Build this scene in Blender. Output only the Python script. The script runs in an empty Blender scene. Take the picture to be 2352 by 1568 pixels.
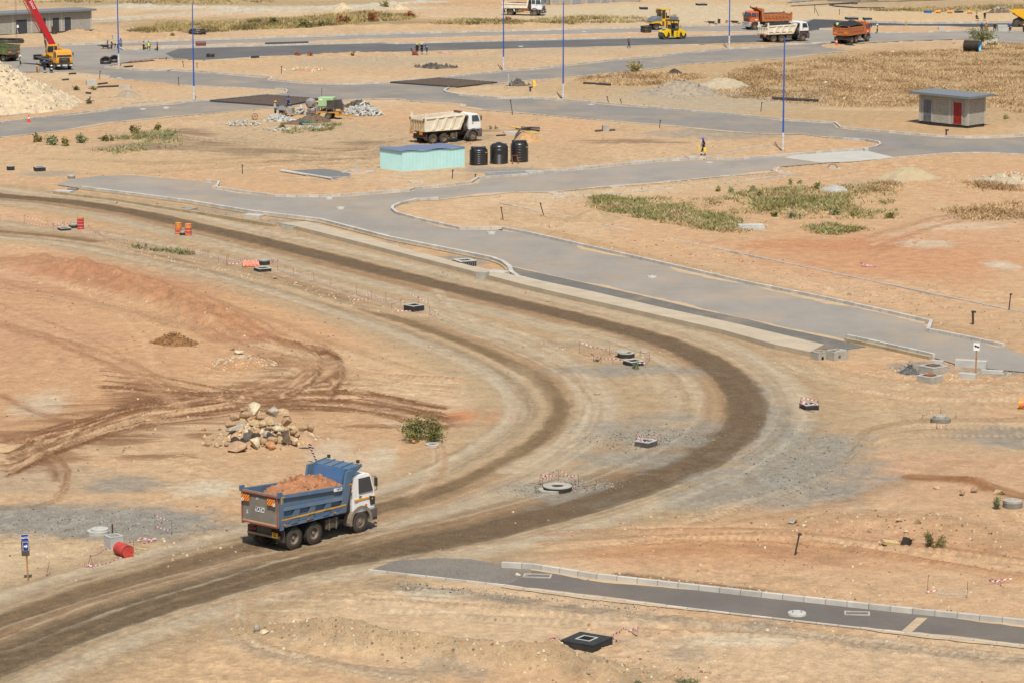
import bpy, bmesh, math, random
import numpy as np
from mathutils import Vector, Matrix
R = math.radians
SC = bpy.context.scene
COL = SC.collection
# ---------------------------------------------------------------- camera, sky, sun, exposure
CAM_H, PITCH, FPX, CX, CY = 35.5, R(10.0), 7149.0, 1176.0, 784.0
cam = bpy.data.cameras.new("camera"); cam.sensor_width = 36.0; cam.lens = 36.0 * FPX / 2352.0
cam.clip_start = 1.0; cam.clip_end = 20000.0
camo = bpy.data.objects.new("camera", cam); COL.objects.link(camo)
camo.location = (0, 0, CAM_H); camo.rotation_euler = (R(90) - PITCH, 0, 0)
SC.camera = camo
SUN_EL, SUN_AZ = R(59), R(4)      # sun stands behind the camera, a little to its right
world = bpy.data.worlds.new("World"); SC.world = world; world.use_nodes = True
_nt = world.node_tree; _nt.nodes.clear()
_sky = _nt.nodes.new("ShaderNodeTexSky"); _sky.sky_type = 'NISHITA'; _sky.sun_disc = False
_sky.sun_elevation = SUN_EL; _sky.sun_rotation = R(180) - SUN_AZ
_bg = _nt.nodes.new("ShaderNodeBackground"); _bg.inputs[1].default_value = 0.11
_out = _nt.nodes.new("ShaderNodeOutputWorld")
_nt.links.new(_sky.outputs[0], _bg.inputs[0]); _nt.links.new(_bg.outputs[0], _out.inputs[0])
sun = bpy.data.lights.new("sun", 'SUN'); sun.energy = 4.6; sun.angle = R(0.53); sun.color = (1.0, 0.95, 0.87)
suno = bpy.data.objects.new("sun", sun); COL.objects.link(suno)
_sd = Vector((math.sin(SUN_AZ) * math.cos(SUN_EL), -math.cos(SUN_AZ) * math.cos(SUN_EL), math.sin(SUN_EL)))
suno.rotation_euler = _sd.to_track_quat('Z', 'Y').to_euler()
suno.location = (0, 100, 200)
SC.view_settings.view_transform = 'Standard'; SC.view_settings.look = 'None'
SC.view_settings.exposure = 0.27; SC.view_settings.gamma = 1.0
EXPO = 1.62      # light falling on level ground: an observed sunlit colour / EXPO = its base colour
# ---------------------------------------------------------------- survey: picture point -> point on the land
_cp, _sp = math.cos(PITCH), math.sin(PITCH)
def G(px, py, z=0.0):
 dx, dy = px - CX, CY - py
 v = (dx, FPX * _cp + dy * _sp, -FPX * _sp + dy * _cp)
 t = (z - CAM_H) / v[2]
 return Vector((v[0] * t, v[1] * t, z))
def Gs(pts, z=0.0): return [G(a, b, z) for a, b in pts]
def PPM(py):                       # picture points per metre (across, and along the depth) at that row
 y = G(CX, py).y; d = math.hypot(y, CAM_H)
 zc = y * _cp + CAM_H * _sp
 s = FPX / zc
 return s, s * CAM_H / d
def HGT(py, dpx):                  # height in metres of something dpx tall standing at row py
 s, _ = PPM(py); y = G(CX, py).y
 return dpx / (s * math.cos(math.atan2(CAM_H, y)))
def crop(ox, oy, f):               # converter for survey sheets
 return lambda x, y: (ox + x * f, oy + y * f)
C1 = crop(0, 0, .26856); C2 = crop(574.2, 0, .26856); C3 = crop(1148.4, 0, .26856); C4 = crop(1720.3, 0, .26856)
C5 = crop(0, 218.2, .26856); C6 = crop(574.2, 218.2, .29296); C7 = crop(1205.8, 218.2, .26856); C8 = crop(1720.3, 172.3, .26856)
D1 = crop(0, 488.1, .26856); D2 = crop(574.2, 488.1, .26856); D3 = crop(1148.4, 488.1, .26856); D4 = crop(1720.3, 488.1, .26856)
E5 = crop(0, 832.6, .26856); E6 = crop(516.8, 832.6, .26856); E7 = crop(1091, 775.2, .26856); E8 = crop(1720.3, 775.2, .26856)
F1 = crop(0, 1148.5, .26856); F3 = crop(516.8, 1234.5, .29296); F4 = crop(1091, 1205.8, .26856); F5 = crop(1720.3, 1119.7, .28606)
Z1 = crop(0, 68.9, .08789); Z2 = crop(1470, 11.5, .05859); Z3 = crop(1688.1, 11.48, .08789); Z4 = crop(1883.4, 34.45, .06836)
Z5 = crop(608.7, 212.5, .12207); Z6 = crop(918.7, 229.7, .13671); Z7 = crop(2170.5, 11.5, .07715); Z8 = crop(1136.9, 0, .06347)
Y1 = crop(2078.6, 189.5, .09277); Y2 = crop(229.7, 74.6, .07324); Y3 = crop(936, 86.1, .03174); Y4 = crop(459.4, 918.7, .11719)
Y5 = crop(1205.8, 1062.3, .06348); Y6 = crop(1808.7, 786.7, .1001); Y7 = crop(2078.6, 781, .10742)
# ---------------------------------------------------------------- colours and materials
def lin1(c):
 c /= 255.0
 return c / 12.92 if c <= .04045 else ((c + .055) / 1.055) ** 2.4
def lin(rgb): return tuple(lin1(c) for c in rgb)
def alb(rgb, k=1.0): return tuple(min(.92, lin1(c) / EXPO * k) for c in rgb)
_M = {}
def M(name, rgb, rough=.75, metal=0.0, var=.18, scale=2.5, bump=0.0, dust=0.0, k=1.0, bscale=None, spec=.35):
 if name in _M: return _M[name]
 m = bpy.data.materials.new(name); m.use_nodes = True; nt = m.node_tree; b = nt.nodes["Principled BSDF"]
 b.inputs["Roughness"].default_value = rough; b.inputs["Metallic"].default_value = metal
 b.inputs["Specular IOR Level"].default_value = spec
 base = alb(rgb, k)
 tc = nt.nodes.new("ShaderNodeTexCoord")
 n = nt.nodes.new("ShaderNodeTexNoise"); n.inputs["Scale"].default_value = scale; n.inputs["Detail"].default_value = 6
 nt.links.new(tc.outputs["Object"], n.inputs["Vector"])
 mr = nt.nodes.new("ShaderNodeMapRange"); mr.inputs[1].default_value = .3; mr.inputs[2].default_value = .7
 mr.inputs[3].default_value = 1 - var; mr.inputs[4].default_value = 1 + var
 nt.links.new(n.outputs[0], mr.inputs[0])
 mx = nt.nodes.new("ShaderNodeMix"); mx.data_type = 'RGBA'; mx.blend_type = 'MULTIPLY'; mx.inputs[0].default_value = 1
 mx.inputs[6].default_value = (*base, 1); nt.links.new(mr.outputs[0], mx.inputs[7])
 col = mx.outputs[2]
 if dust:
  n2 = nt.nodes.new("ShaderNodeTexNoise"); n2.inputs["Scale"].default_value = .9; n2.inputs["Detail"].default_value = 8
  nt.links.new(tc.outputs["Object"], n2.inputs["Vector"])
  r2 = nt.nodes.new("ShaderNodeMapRange"); r2.inputs[1].default_value = .35; r2.inputs[2].default_value = .75
  r2.inputs[3].default_value = dust * .35; r2.inputs[4].default_value = min(1, dust * 1.5)
  nt.links.new(n2.outputs[0], r2.inputs[0])
  m2 = nt.nodes.new("ShaderNodeMix"); m2.data_type = 'RGBA'; m2.inputs[7].default_value = (*alb((190, 160, 122)), 1)
  nt.links.new(r2.outputs[0], m2.inputs[0]); nt.links.new(col, m2.inputs[6]); col = m2.outputs[2]
 nt.links.new(col, b.inputs["Base Color"])
 if bump:
  nb = nt.nodes.new("ShaderNodeTexNoise"); nb.inputs["Scale"].default_value = bscale or scale * 6; nb.inputs["Detail"].default_value = 5
  nt.links.new(tc.outputs["Object"], nb.inputs["Vector"])
  bp = nt.nodes.new("ShaderNodeBump"); bp.inputs["Strength"].default_value = bump; bp.inputs["Distance"].default_value = .1
  nt.links.new(nb.outputs[0], bp.inputs["Height"]); nt.links.new(bp.outputs[0], b.inputs["Normal"])
 _M[name] = m
 return m
# ---------------------------------------------------------------- mesh builder
class MB:
 def __init__(s): s.v = []; s.f = []; s.m = []
 def add(s, vs, fs, mi=0):
  o = len(s.v); s.v.extend([tuple(v) for v in vs]); s.f.extend([tuple(i + o for i in f) for f in fs]); s.m.extend([mi] * len(fs)); return s
 def hexa(s, p, mi=0):          # 4 bottom + 4 top points
  return s.add(p, [(3, 2, 1, 0), (4, 5, 6, 7), (0, 1, 5, 4), (1, 2, 6, 5), (2, 3, 7, 6), (3, 0, 4, 7)], mi)
 def box(s, x0, x1, y0, y1, z0, z1, mi=0):
  return s.hexa([(x0, y0, z0), (x1, y0, z0), (x1, y1, z0), (x0, y1, z0), (x0, y0, z1), (x1, y0, z1), (x1, y1, z1), (x0, y1, z1)], mi)
 def obox(s, c, size, rot=(0, 0, 0), mi=0):
  from mathutils import Euler
  m = Euler(rot).to_matrix(); c = Vector(c); a, b, d = size[0] / 2, size[1] / 2, size[2] / 2
  return s.hexa([c + m @ Vector(q) for q in ((-a, -b, -d), (a, -b, -d), (a, b, -d), (-a, b, -d), (-a, -b, d), (a, -b, d), (a, b, d), (-a, b, d))], mi)
 def prism(s, poly, axis, a, b, mi=0):   # polygon of 2-D points extruded along an axis from a to b
  def P(q, t):
   return (t, q[0], q[1]) if axis == 'x' else (q[0], t, q[1]) if axis == 'y' else (q[0], q[1], t)
  n = len(poly); vs = [P(q, a) for q in poly] + [P(q, b) for q in poly]
  fs = [tuple(range(n))[::-1], tuple(range(n, 2 * n))] + [(i, (i + 1) % n, n + (i + 1) % n, n + i) for i in range(n)]
  return s.add(vs, fs, mi)
 def cyl(s, p0, p1, r0, r1=None, n=12, mi=0, cap=True):
  p0, p1 = Vector(p0), Vector(p1); r1 = r0 if r1 is None else r1
  d = (p1 - p0).normalized(); a = d.orthogonal().normalized(); b = d.cross(a)
  vs = [p0 + (a * math.cos(2 * math.pi * i / n) + b * math.sin(2 * math.pi * i / n)) * r0 for i in range(n)]
  vs += [p1 + (a * math.cos(2 * math.pi * i / n) + b * math.sin(2 * math.pi * i / n)) * r1 for i in range(n)]
  fs = [(i, (i + 1) % n, n + (i + 1) % n, n + i) for i in range(n)]
  if cap: fs += [tuple(range(n))[::-1], tuple(range(n, 2 * n))]
  return s.add(vs, fs, mi)
 def tube(s, pts, r, n=6, mi=0):
  pts = [Vector(p) for p in pts]
  for a, b in zip(pts, pts[1:]):
   if (b - a).length > 1e-5: s.cyl(a, b, r, r, n, mi)
  return s
 def lathe(s, prof, n=24, mi=0, c=(0, 0, 0), axis='z', cap=True):   # prof: (radius, height)
  vs = []
  for r, h in prof:
   for i in range(n):
    t = 2 * math.pi * i / n; u, w = r * math.cos(t), r * math.sin(t)
    q = (u, w, h) if axis == 'z' else (w, h, u) if axis == 'y' else (h, u, w)
    vs.append((q[0] + c[0], q[1] + c[1], q[2] + c[2]))
  fs = []
  for k in range(len(prof) - 1):
   for i in range(n):
    j = (i + 1) % n; fs.append((k * n + i, k * n + j, k * n + n + j, k * n + n + i))
  if cap:
   fs.append(tuple(range(n))[::-1]); o = (len(prof) - 1) * n; fs.append(tuple(range(o, o + n)))
  return s.add(vs, fs, mi)
 def quad(s, a, b, c, d, mi=0): return s.add([a, b, c, d], [(0, 1, 2, 3)], mi)
 def build(s, name, mats, parent=None, smooth=False, bevel=0.0, loc=None):
  me = bpy.data.meshes.new(name); me.from_pydata(s.v, [], s.f)
  if not isinstance(mats, (list, tuple)): mats = [mats]
  for q in mats: me.materials.append(q)
  me.polygons.foreach_set("material_index", s.m)
  bm = bmesh.new(); bm.from_mesh(me); bmesh.ops.recalc_face_normals(bm, faces=bm.faces); bm.to_mesh(me); bm.free()
  if smooth: smooth_mesh(me)
  me.update()
  o = bpy.data.objects.new(name, me); COL.objects.link(o)
  if parent is not None: o.parent = parent
  if loc is not None: o.location = loc
  if bevel:
   b = o.modifiers.new("bevel", 'BEVEL'); b.width = bevel; b.segments = 2; b.limit_method = 'ANGLE'; b.angle_limit = R(40)
  return o
def parts(name, m, par, boxes):        # several alike pieces, each its own part
 for c in boxes: MB().box(*c).build(name, m, par)
def smooth_mesh(me, ang=38):
 me.polygons.foreach_set("use_smooth", [True] * len(me.polygons))
 try: me.set_sharp_from_angle(angle=R(ang))
 except Exception: pass
def tag(o, label, cat, group=None, kind=None):
 if label: o["label"] = label
 if cat: o["category"] = cat
 if group: o["group"] = group
 if kind: o["kind"] = kind
 return o
def struct(o): o["kind"] = "structure"; return o
def stuff(o, label, cat): return tag(o, label, cat, None, "stuff")
def thing(name, label, cat, loc, rz=0.0, group=None, rot=None):
 o = bpy.data.objects.new(name, None); COL.objects.link(o); o.empty_display_size = .3
 o.location = loc; o.rotation_euler = rot if rot else (0, 0, rz)
 return tag(o, label, cat, group)
def dup(o, loc=None, rz=None, label=None, group=None, scale=None, parent=None):
 c = o.copy(); COL.objects.link(c)
 if parent is not None: c.parent = parent
 if loc is not None: c.location = loc
 if rz is not None: c.rotation_euler = (0, 0, rz)
 if scale is not None: c.scale = scale if isinstance(scale, (tuple, list)) else (scale,) * 3
 if label: c["label"] = label
 if group: c["group"] = group
 for ch in o.children: dup(ch, parent=c)
 return c
def text(txt, size, mat, parent, loc, rot, name="lettering", thick=.004, bold=0.0, sx=1.0):
 cu = bpy.data.curves.new("txt", 'FONT'); cu.body = txt; cu.size = size; cu.align_x = 'CENTER'; cu.align_y = 'CENTER'
 cu.extrude = thick; cu.offset = bold; cu.resolution_u = 3
 t = bpy.data.objects.new("txt", cu); COL.objects.link(t)
 bpy.context.view_layer.update()
 me = bpy.data.meshes.new_from_object(t.evaluated_get(bpy.context.evaluated_depsgraph_get()))
 bpy.data.objects.remove(t); bpy.data.curves.remove(cu)
 me.materials.clear(); me.materials.append(mat)
 o = bpy.data.objects.new(name, me); COL.objects.link(o)
 if parent is not None: o.parent = parent
 o.location = loc; o.rotation_euler = rot; o.scale = (sx, 1, 1)
 return o
# ---------------------------------------------------------------- noise in numpy
def _hash(ix, iy, seed):
 h = (ix.astype(np.int64) * 374761393 + iy.astype(np.int64) * 668265263 + seed * 974634721) & 0x7fffffff
 h = ((h ^ (h >> 13)) * 1274126177) & 0x7fffffff
 return ((h ^ (h >> 16)) & 0xffff) / 65535.0
def vnoise(x, y, seed=0):
 ix, iy = np.floor(x), np.floor(y); fx, fy = x - ix, y - iy
 fx = fx * fx * (3 - 2 * fx); fy = fy * fy * (3 - 2 * fy)
 a, b = _hash(ix, iy, seed), _hash(ix + 1, iy, seed); c, d = _hash(ix, iy + 1, seed), _hash(ix + 1, iy + 1, seed)
 return (a * (1 - fx) + b * fx) * (1 - fy) + (c * (1 - fx) + d * fx) * fy
def fbm(x, y, seed=0, o=4):
 s = 0; a = .5; t = 0
 for i in range(o):
  s = s + a * vnoise(x * 2 ** i + 17.3 * i, y * 2 ** i - 9.1 * i, seed + i); t += a; a *= .55
 return s / t
def sst(a, b, x):
 t = np.clip((x - a) / (b - a), 0, 1); return t * t * (3 - 2 * t)
def catmull(pts, n=6):
 P = [np.array(p, float) for p in pts]; P = [2 * P[0] - P[1]] + P + [2 * P[-1] - P[-2]]
 out = []
 for i in range(1, len(P) - 2):
  for k in range(n):
   t = k / n
   out.append(.5 * ((2 * P[i]) + (-P[i - 1] + P[i + 1]) * t + (2 * P[i - 1] - 5 * P[i] + 4 * P[i + 1] - P[i + 2]) * t * t + (-P[i - 1] + 3 * P[i] - 3 * P[i + 1] + P[i + 2]) * t ** 3))
 out.append(P[-2]); return [tuple(q) for q in out]
def inpoly(X, Y, poly):
 r = np.zeros(X.shape, bool); n = len(poly); j = n - 1
 for i in range(n):
  xi, yi = poly[i][0], poly[i][1]; xj, yj = poly[j][0], poly[j][1]
  if yi != yj:
   c = ((yi > Y) != (yj > Y)) & (X < (xj - xi) * (Y - yi) / (yj - yi) + xi); r ^= c
  j = i
 return r
# ---------------------------------------------------------------- outlines of the made roads (survey points)
ROAD_MAIN = [(127, 425), (165, 412), (230, 405), (300, 403), (400, 412), (471, 418), (503, 421.5), (497, 434), (564, 444), (632, 453), (671, 454), (729, 453.5),
  (791, 451), (855, 446), (940, 440), (952, 436), (1028, 428.5), (1081, 422.5), (1098, 411.5), (1110, 411), (1206, 404), (1367, 387), (1501, 373.5), (1617, 366.5),
  (1686, 369.5), (1837, 356), (1895, 375.5), (1790, 384.5), (1783, 394), (1649, 407.5), (1420, 427.7), (1254, 442.4), (1183, 441.4), (1072, 451), (1008, 459),
  (958, 462), (920, 470.7), (903, 478), (901, 484), (911, 492.5), (955, 505), (1057, 528), (1154, 527.5), (1215, 539), (1471, 597), (1720, 654), (1908, 691.5),
  (2042, 721), (2139, 743), (2132, 762), (2230, 781), (2305, 797), (2352, 815), (2420, 830), (2420, 860), (2300, 850), (2200, 838), (2146, 822), (2016, 792), (1943, 785), (1780, 750), (1720, 734), (1605, 711), (1471, 679),
  (1283, 637), (1172, 613), (1152, 604), (1084, 586.5), (896, 549), (735, 507.5), (574, 488.5), (430, 464.5), (295, 447), (188, 433.5)]
ROAD_NORTH = [(0, 316), (134, 301.5), (268, 281), (403, 268), (574, 253), (662, 244.6), (715, 239), (791, 231.4), (855, 227.6), (920, 229.3), (940, 233), (1060, 239.3), (1061, 246),
  (1108, 253.8), (1206, 261), (1340, 273), (1517, 287.5), (1689, 303.6), (1772, 309.5), (1841, 308.7), (1903, 317.3), (1948, 321.9), (1989, 324), (2018, 329.4),
  (2022, 334.8), (2010, 340.5), (1986, 345), (1930, 349), (1837, 356.5), (1895, 375), (1960, 372), (2053, 363), (2110, 358), (2177, 352), (2257, 351), (2352, 355), (2420, 358), (2420, 309), (2352, 313), (2271, 318.3), (2217, 318.3), (2142, 314.3),
  (2083, 309), (2005, 302.2), (1931, 295.5), (1919, 284.8), (1811, 278), (1685, 265.5), (1524, 252), (1363, 237.3), (1293, 232), (1221, 226.6), (1148, 228), (1100, 223.4),
  (1057, 220.7), (1025, 214.5), (1021, 210), (1031, 204.5), (1058, 200), (1138, 193.4), (1293, 178.6), (1444, 165), (1578, 147.7), (1780, 136), (1881, 124), (1956, 118),
  (1895, 110), (1880, 103), (1915, 99), (1806, 104), (1720, 112), (1659, 114.5), (1524, 129), (1417, 139), (1293, 153), (1206, 161.5), (1154, 166), (1001, 181.5), (894, 191.5),
  (816, 195), (762, 195), (722, 193.5), (668, 190), (623, 185), (623, 179.5), (537, 173), (456, 166), (389, 162), (349, 163.5), (285, 159.5), (242, 155.4), (150, 150),
  (90, 150), (90, 168), (161, 166.5), (253, 174.6), (247, 180), (260, 180.5), (349, 189.3), (443, 197.4), (577, 202.8), (632, 206), (655, 207.5), (660, 211.5),
  (657, 216), (620, 220.5), (614, 218.5), (481, 233), (443, 235), (349, 244), (204, 259), (67, 276), (0, 284.5), (-60, 290), (-60, 324)]
APRON = [(-60, 109), (43, 110), (134, 105.7), (268, 100.4), (456, 93.6), (632, 88.3), (842, 80.8), (1206, 72), (1484, 65.4), (1701, 60), (1800, 58), (1850, 47), (1870, 44.3), (1910, 45.5),
  (1986, 52), (2096, 55.5), (2230, 54.7), (2420, 52), (2420, 104), (2352, 103.4), (2230, 90), (2083, 94.5), (1975, 100), (1870, 97.2), (1780, 98.5), (1605, 102.5), (1363, 108), (1148, 113.3), (762, 124), (574, 132),
  (470, 138.8), (362, 134.5), (300, 141.5), (242, 155), (90, 166), (-60, 166)]
NEW_TAR = [(470, 138), (400, 134), (380, 124), (410, 112.5), (574, 108.5), (869, 100.5), (910, 103), (1148, 96.5), (1484, 89), (1745, 81), (1800, 79), (1830, 82), (1815, 97), (1605, 102), (1363, 107.4), (1148, 112.8), (762, 123.5), (574, 131.5)]
NEW_TAR2 = [(1868, 45), (1910, 46.2), (1986, 52.5), (2096, 56), (2230, 55.4), (2420, 53), (2420, 63), (2185, 62), (2020, 61), (1884, 68), (1840, 75), (1800, 72), (1835, 60)]
MEDIAN = [(272, 110), (373, 108.7), (632, 100.7), (806, 94.5), (1148, 85.5), (1484, 77.5), (1745, 75.5), (1748, 79.5), (1484, 87.5), (1148, 95), (910, 101.5), (869, 99), (574, 107), (403, 111), (285, 117)]
MEDIAN2 = [(1884, 68.5), (2020, 62.4), (2185, 63.5), (2230, 67), (2420, 65), (2420, 73), (2230, 72), (2093, 76.5), (2034, 77.3), (1967, 75), (1884, 71)]
ROAD_SOUTH = [(1218, 1318), (1225, 1306), (1359, 1327.5), (1720, 1368), (2035, 1402.5), (2352, 1435), (2430, 1443), (2430, 1494), (2352, 1484.5), (2035, 1450), (1720, 1414.5), (1386, 1375), (1206, 1353), (1160, 1345)]
TAR_BASE = [(848, 1309.5), (905, 1288), (1000, 1281), (1080, 1283), (1151, 1297), (1226, 1305.5), (1220, 1318), (1162, 1345.5), (1131, 1341)]
FAR_ROAD = [(1806, 7.5), (1870, 2), (1962, 2.7), (2042, 0), (2130, -12), (1850, -12)]
GRAVEL_STRIP = [(1174, 614), (1283, 637.5), (1471, 679.5), (1605, 711.5), (1720, 734.5), (1780, 750.5), (1943, 785.5), (1990, 797), (1930, 806), (1887, 802), (1780, 776), (1697, 754), (1524, 716), (1363, 678.5), (1229, 650), (1186, 639.5), (1175, 628)]
SLAB_NEW = [(1801, 363.2), (1828, 357), (1938, 349), (1986, 346), (2053, 362.4), (1980, 371), (1951, 373), (1887, 375.2)]
FOOTWAY = [(640, 520), (675, 526.5), (843, 569), (1084, 631.5), (1200, 662), (1309, 688), (1470, 724), (1658, 767), (1780, 801), (1861, 818), (1892, 801), (1720, 760), (1695, 754), (1524, 717), (1363, 680), (1229, 652), (1186, 643), (1165, 637), (1084, 620), (923, 577), (843, 553), (740, 526), (705, 517)]
ROADS = [ROAD_MAIN, ROAD_NORTH, APRON, ROAD_SOUTH, TAR_BASE]
# haul tracks worn in the earth
TRACK_A = [(-60, 440), (0, 450), (150, 463), (300, 486), (450, 519), (600, 553), (750, 590), (900, 628), (1050, 664), (1200, 700), (1350, 736), (1500, 776), (1600, 815), (1680, 868), (1714, 920), (1710, 970), (1668, 1018),
  (1590, 1065), (1480, 1112), (1350, 1155), (1200, 1196), (1073, 1228), (868, 1266), (692, 1296), (510, 1342), (376, 1380), (242, 1422), (121, 1465), (0, 1516), (-80, 1552)]
TRACK_B = [(-60, 522), (0, 532), (200, 553), (400, 592), (600, 637), (800, 696), (1000, 762), (1150, 822), (1240, 872), (1283, 925), (1272, 975), (1205, 1032), (1100, 1088), (950, 1145), (850, 1172), (700, 1222), (510, 1269), (349, 1316), (242, 1345), (121, 1383), (0, 1428), (-80, 1460)]
# ---------------------------------------------------------------- the ground: one sheet, finer where it is nearer
rows = np.concatenate([np.arange(1640, 1575, -9.0), np.arange(1575, -3, -1.35), np.array([-14, -30, -60, -110, -180, -280, -390, -450, -470])])
cols = np.concatenate([np.array([-60000, -12000, -4000, -1500, -700, -350, -200]), np.arange(-120, 2475, 3.4), np.array([2560, 2700, 3100, 3900, 6500, 15000, 62000])])
_dy = CY - rows; _vy = FPX * _cp + _dy * _sp; _vz = -FPX * _sp + _dy * _cp; _t = -CAM_H / _vz
GX = (cols[None, :] - CX) * _t[:, None]; GY = np.repeat((_vy * _t)[:, None], len(cols), 1)
NR, NC = GX.shape
X, Y = GX.ravel(), GY.ravel(); N = X.size
BASE = np.zeros((N, 3)); HEI = np.zeros(N); PEB = np.full(N, .35); ROUGH = np.zeros(N)
def soilc(rgb):
 a = np.array(alb(rgb)); return (a * .91 + a.mean() * .09) * np.array((1.11, 1.095, 1.045))
def paint(rgb, m):
 c = soilc(rgb); m = np.clip(m, 0, 1)[:, None]; BASE[:] = BASE * (1 - m) + c * m
def sub(cx, cy, rx, ry): return np.nonzero((np.abs(X - cx) < rx) & (np.abs(Y - cy) < ry))[0]
def blob(px, py, rx, ry, rgb, a=1.0, soft=.5, ns=.5, seed=1, rot=0.0, nsc=None, peb=None, h=0.0, stretch=1.0):
 c = G(px, py); sx, sy = PPM(py); wx, wy = rx / sx, ry / sy
 i = sub(c.x, c.y, max(wx, wy) * 2, max(wx, wy) * 2) if rot else sub(c.x, c.y, wx * 2, wy * 2)
 if not len(i): return
 dx, dy = X[i] - c.x, Y[i] - c.y
 if rot: dx, dy = dx * math.cos(rot) + dy * math.sin(rot), -dx * math.sin(rot) + dy * math.cos(rot)
 r = np.sqrt((dx / wx) ** 2 + (dy / wy) ** 2)
 q = nsc or 3.0 / max(min(wx, wy), .4)
 n = fbm(X[i] * q / stretch + seed * 7, Y[i] * q, seed, 4) - .5
 m = sst(1 + soft * .6, 1 - soft * .6, r + n * 2 * ns) * a
 c3 = soilc(rgb); BASE[i] = BASE[i] * (1 - m[:, None]) + c3 * m[:, None]
 if peb is not None: PEB[i] = PEB[i] * (1 - m) + peb * m
 if h: HEI[i] += h * np.clip(1.1 - r, 0, 1) ** .8 * (1 + n * .8)
def pdist(pts, margin, k=5):
 W = [(p.x, p.y) for p in Gs(catmull(pts, k))]
 xs, ys = [p[0] for p in W], [p[1] for p in W]
 i = np.nonzero((X > min(xs) - margin) & (X < max(xs) + margin) & (Y > min(ys) - margin) & (Y < max(ys) + margin))[0]
 x, y = X[i], Y[i]; best = np.full(i.size, 1e9); sg = np.zeros(i.size); ss = np.zeros(i.size); acc = 0
 for (ax, ay), (bx, by) in zip(W, W[1:]):
  L = math.hypot(bx - ax, by - ay)
  if L < 1e-6: continue
  j = np.nonzero((x > min(ax, bx) - margin) & (x < max(ax, bx) + margin) & (y > min(ay, by) - margin) & (y < max(ay, by) + margin))[0]
  ux, uy = (bx - ax) / L, (by - ay) / L
  dx, dy = x[j] - ax, y[j] - ay; t = np.clip(dx * ux + dy * uy, 0, L)
  d = np.hypot(dx - t * ux, dy - t * uy); u = d < best[j]; jj = j[u]
  best[jj] = d[u]; sg[jj] = np.sign(ux * dy - uy * dx)[u]; ss[jj] = (acc + t)[u]; acc += L
 k = best < margin
 return i[k], best[k] * np.where(sg[k] == 0, 1, sg[k]), ss[k]
def band(P, off, w, rgb, a=1.0, soft=.5, streak=.6, seed=3, ls=.12, ds=2.2, peb=None, h=0.0):
 i, d, s = P; e = d - off
 n = fbm(s * ls + seed * 3, d * ds + seed, seed, 4) - .5; n2 = fbm(s * .9, d * 3.1, seed + 5, 3) - .5
 m = sst(w + soft, w - soft, np.abs(e) + n2 * .5 + n * .3) * a
 m = m * np.clip(1 + streak * 3.2 * n, 0, 1.25)
 m = np.clip(m, 0, 1); c3 = soilc(rgb); BASE[i] = BASE[i] * (1 - m[:, None]) + c3 * m[:, None]
 if peb is not None: PEB[i] = PEB[i] * (1 - m) + peb * m
 if h: HEI[i] += h * np.exp(-(e / w) ** 2) * (1 + n)
SAND, PALE, BUFF, RED, RUST, WET, TAN, GREY = (208, 175, 134), (217, 189, 150), (196, 162, 120), (207, 158, 112), (198, 142, 96), (136, 93, 60), (188, 160, 122), (158, 151, 138)
BASE[:] = soilc(SAND)
n1 = fbm(X * .035, Y * .022, 11, 5); n2 = fbm(X * .16 + 5, Y * .09, 12, 4); n3 = fbm(X * .02 + 40, Y * .012, 13, 4)
paint(PALE, sst(.48, .68, n1) * .8); paint(BUFF, sst(.5, .68, n2) * .55); paint((212, 164, 118), sst(.52, .7, n3) * .6)
HEI += (fbm(X * .12, Y * .1, 21, 4) - .5) * .35
# --- broad zones
blob(250, 760, 560, 250, RED, .85, .6, .35, 31); blob(60, 700, 300, 120, (200, 152, 116), .6, .6, .5, 32); blob(420, 700, 420, 70, (214, 168, 120), .6, .7, .4, 33, rot=0)
blob(300, 650, 330, 30, (196, 142, 104), .7, .8, .6, 34); blob(560, 760, 180, 60, (212, 166, 120), .7, .8, .5, 36)
blob(900, 850, 330, 50, (212, 178, 134), .8, .7, .4, 35); blob(1050, 900, 180, 40, (222, 190, 150), .6, .8, .5, 37)
blob(150, 1120, 420, 60, (208, 172, 130), .9, .6, .4, 38); blob(700, 1030, 330, 80, (203, 163, 120), .7, .7, .4, 39)
blob(1500, 960, 400, 170, (187, 162, 124), .9, .6, .3, 40); blob(1750, 760, 500, 50, (192, 162, 122), .7, .7, .4, 41)
blob(2050, 1010, 330, 110, (196, 168, 130), .8, .6, .4, 42); blob(2150, 1090, 330, 60, (208, 165, 126), .85, .6, .4, 43); blob(1750, 1250, 640, 60, (212, 164, 120), .85, .5, .3, 44)
blob(1500, 1255, 420, 28, (205, 150, 102), .6, .8, .5, 45); blob(2000, 1265, 450, 16, (184, 138, 96), .5, .8, .8, 46, stretch=3)
blob(1000, 1400, 500, 120, (216, 184, 144), .9, .5, .3, 47); blob(2000, 1510, 600, 60, (217, 184, 144), .9, .5, .3, 48); blob(400, 1500, 420, 90, (214, 178, 134), .8, .5, .3, 49)
blob(60, 1290, 330, 55, (214, 186, 146), .8, .6, .4, 50)
blob(2080, 590, 330, 60, (208, 152, 108), .85, .7, .5, 51); blob(2250, 540, 200, 40, (212, 166, 124), .6, .8, .5, 52); blob(1950, 560, 260, 14, (200, 140, 96), .7, .8, .6, 53)
blob(1600, 660, 400, 50, (214, 178, 138), .6, .7, .4, 54); blob(700, 330, 500, 50, (196, 168, 130), .8, .7, .5, 55); blob(250, 370, 330, 30, (207, 174, 130), .7, .7, .5, 56)
blob(1900, 200, 620, 90, (192, 160, 116), .9, .5, .35, 57); blob(2150, 170, 330, 60, (182, 150, 106), .7, .6, .5, 58); blob(1650, 225, 240, 30, (186, 170, 144), .7, .7, .5, 59)
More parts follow.
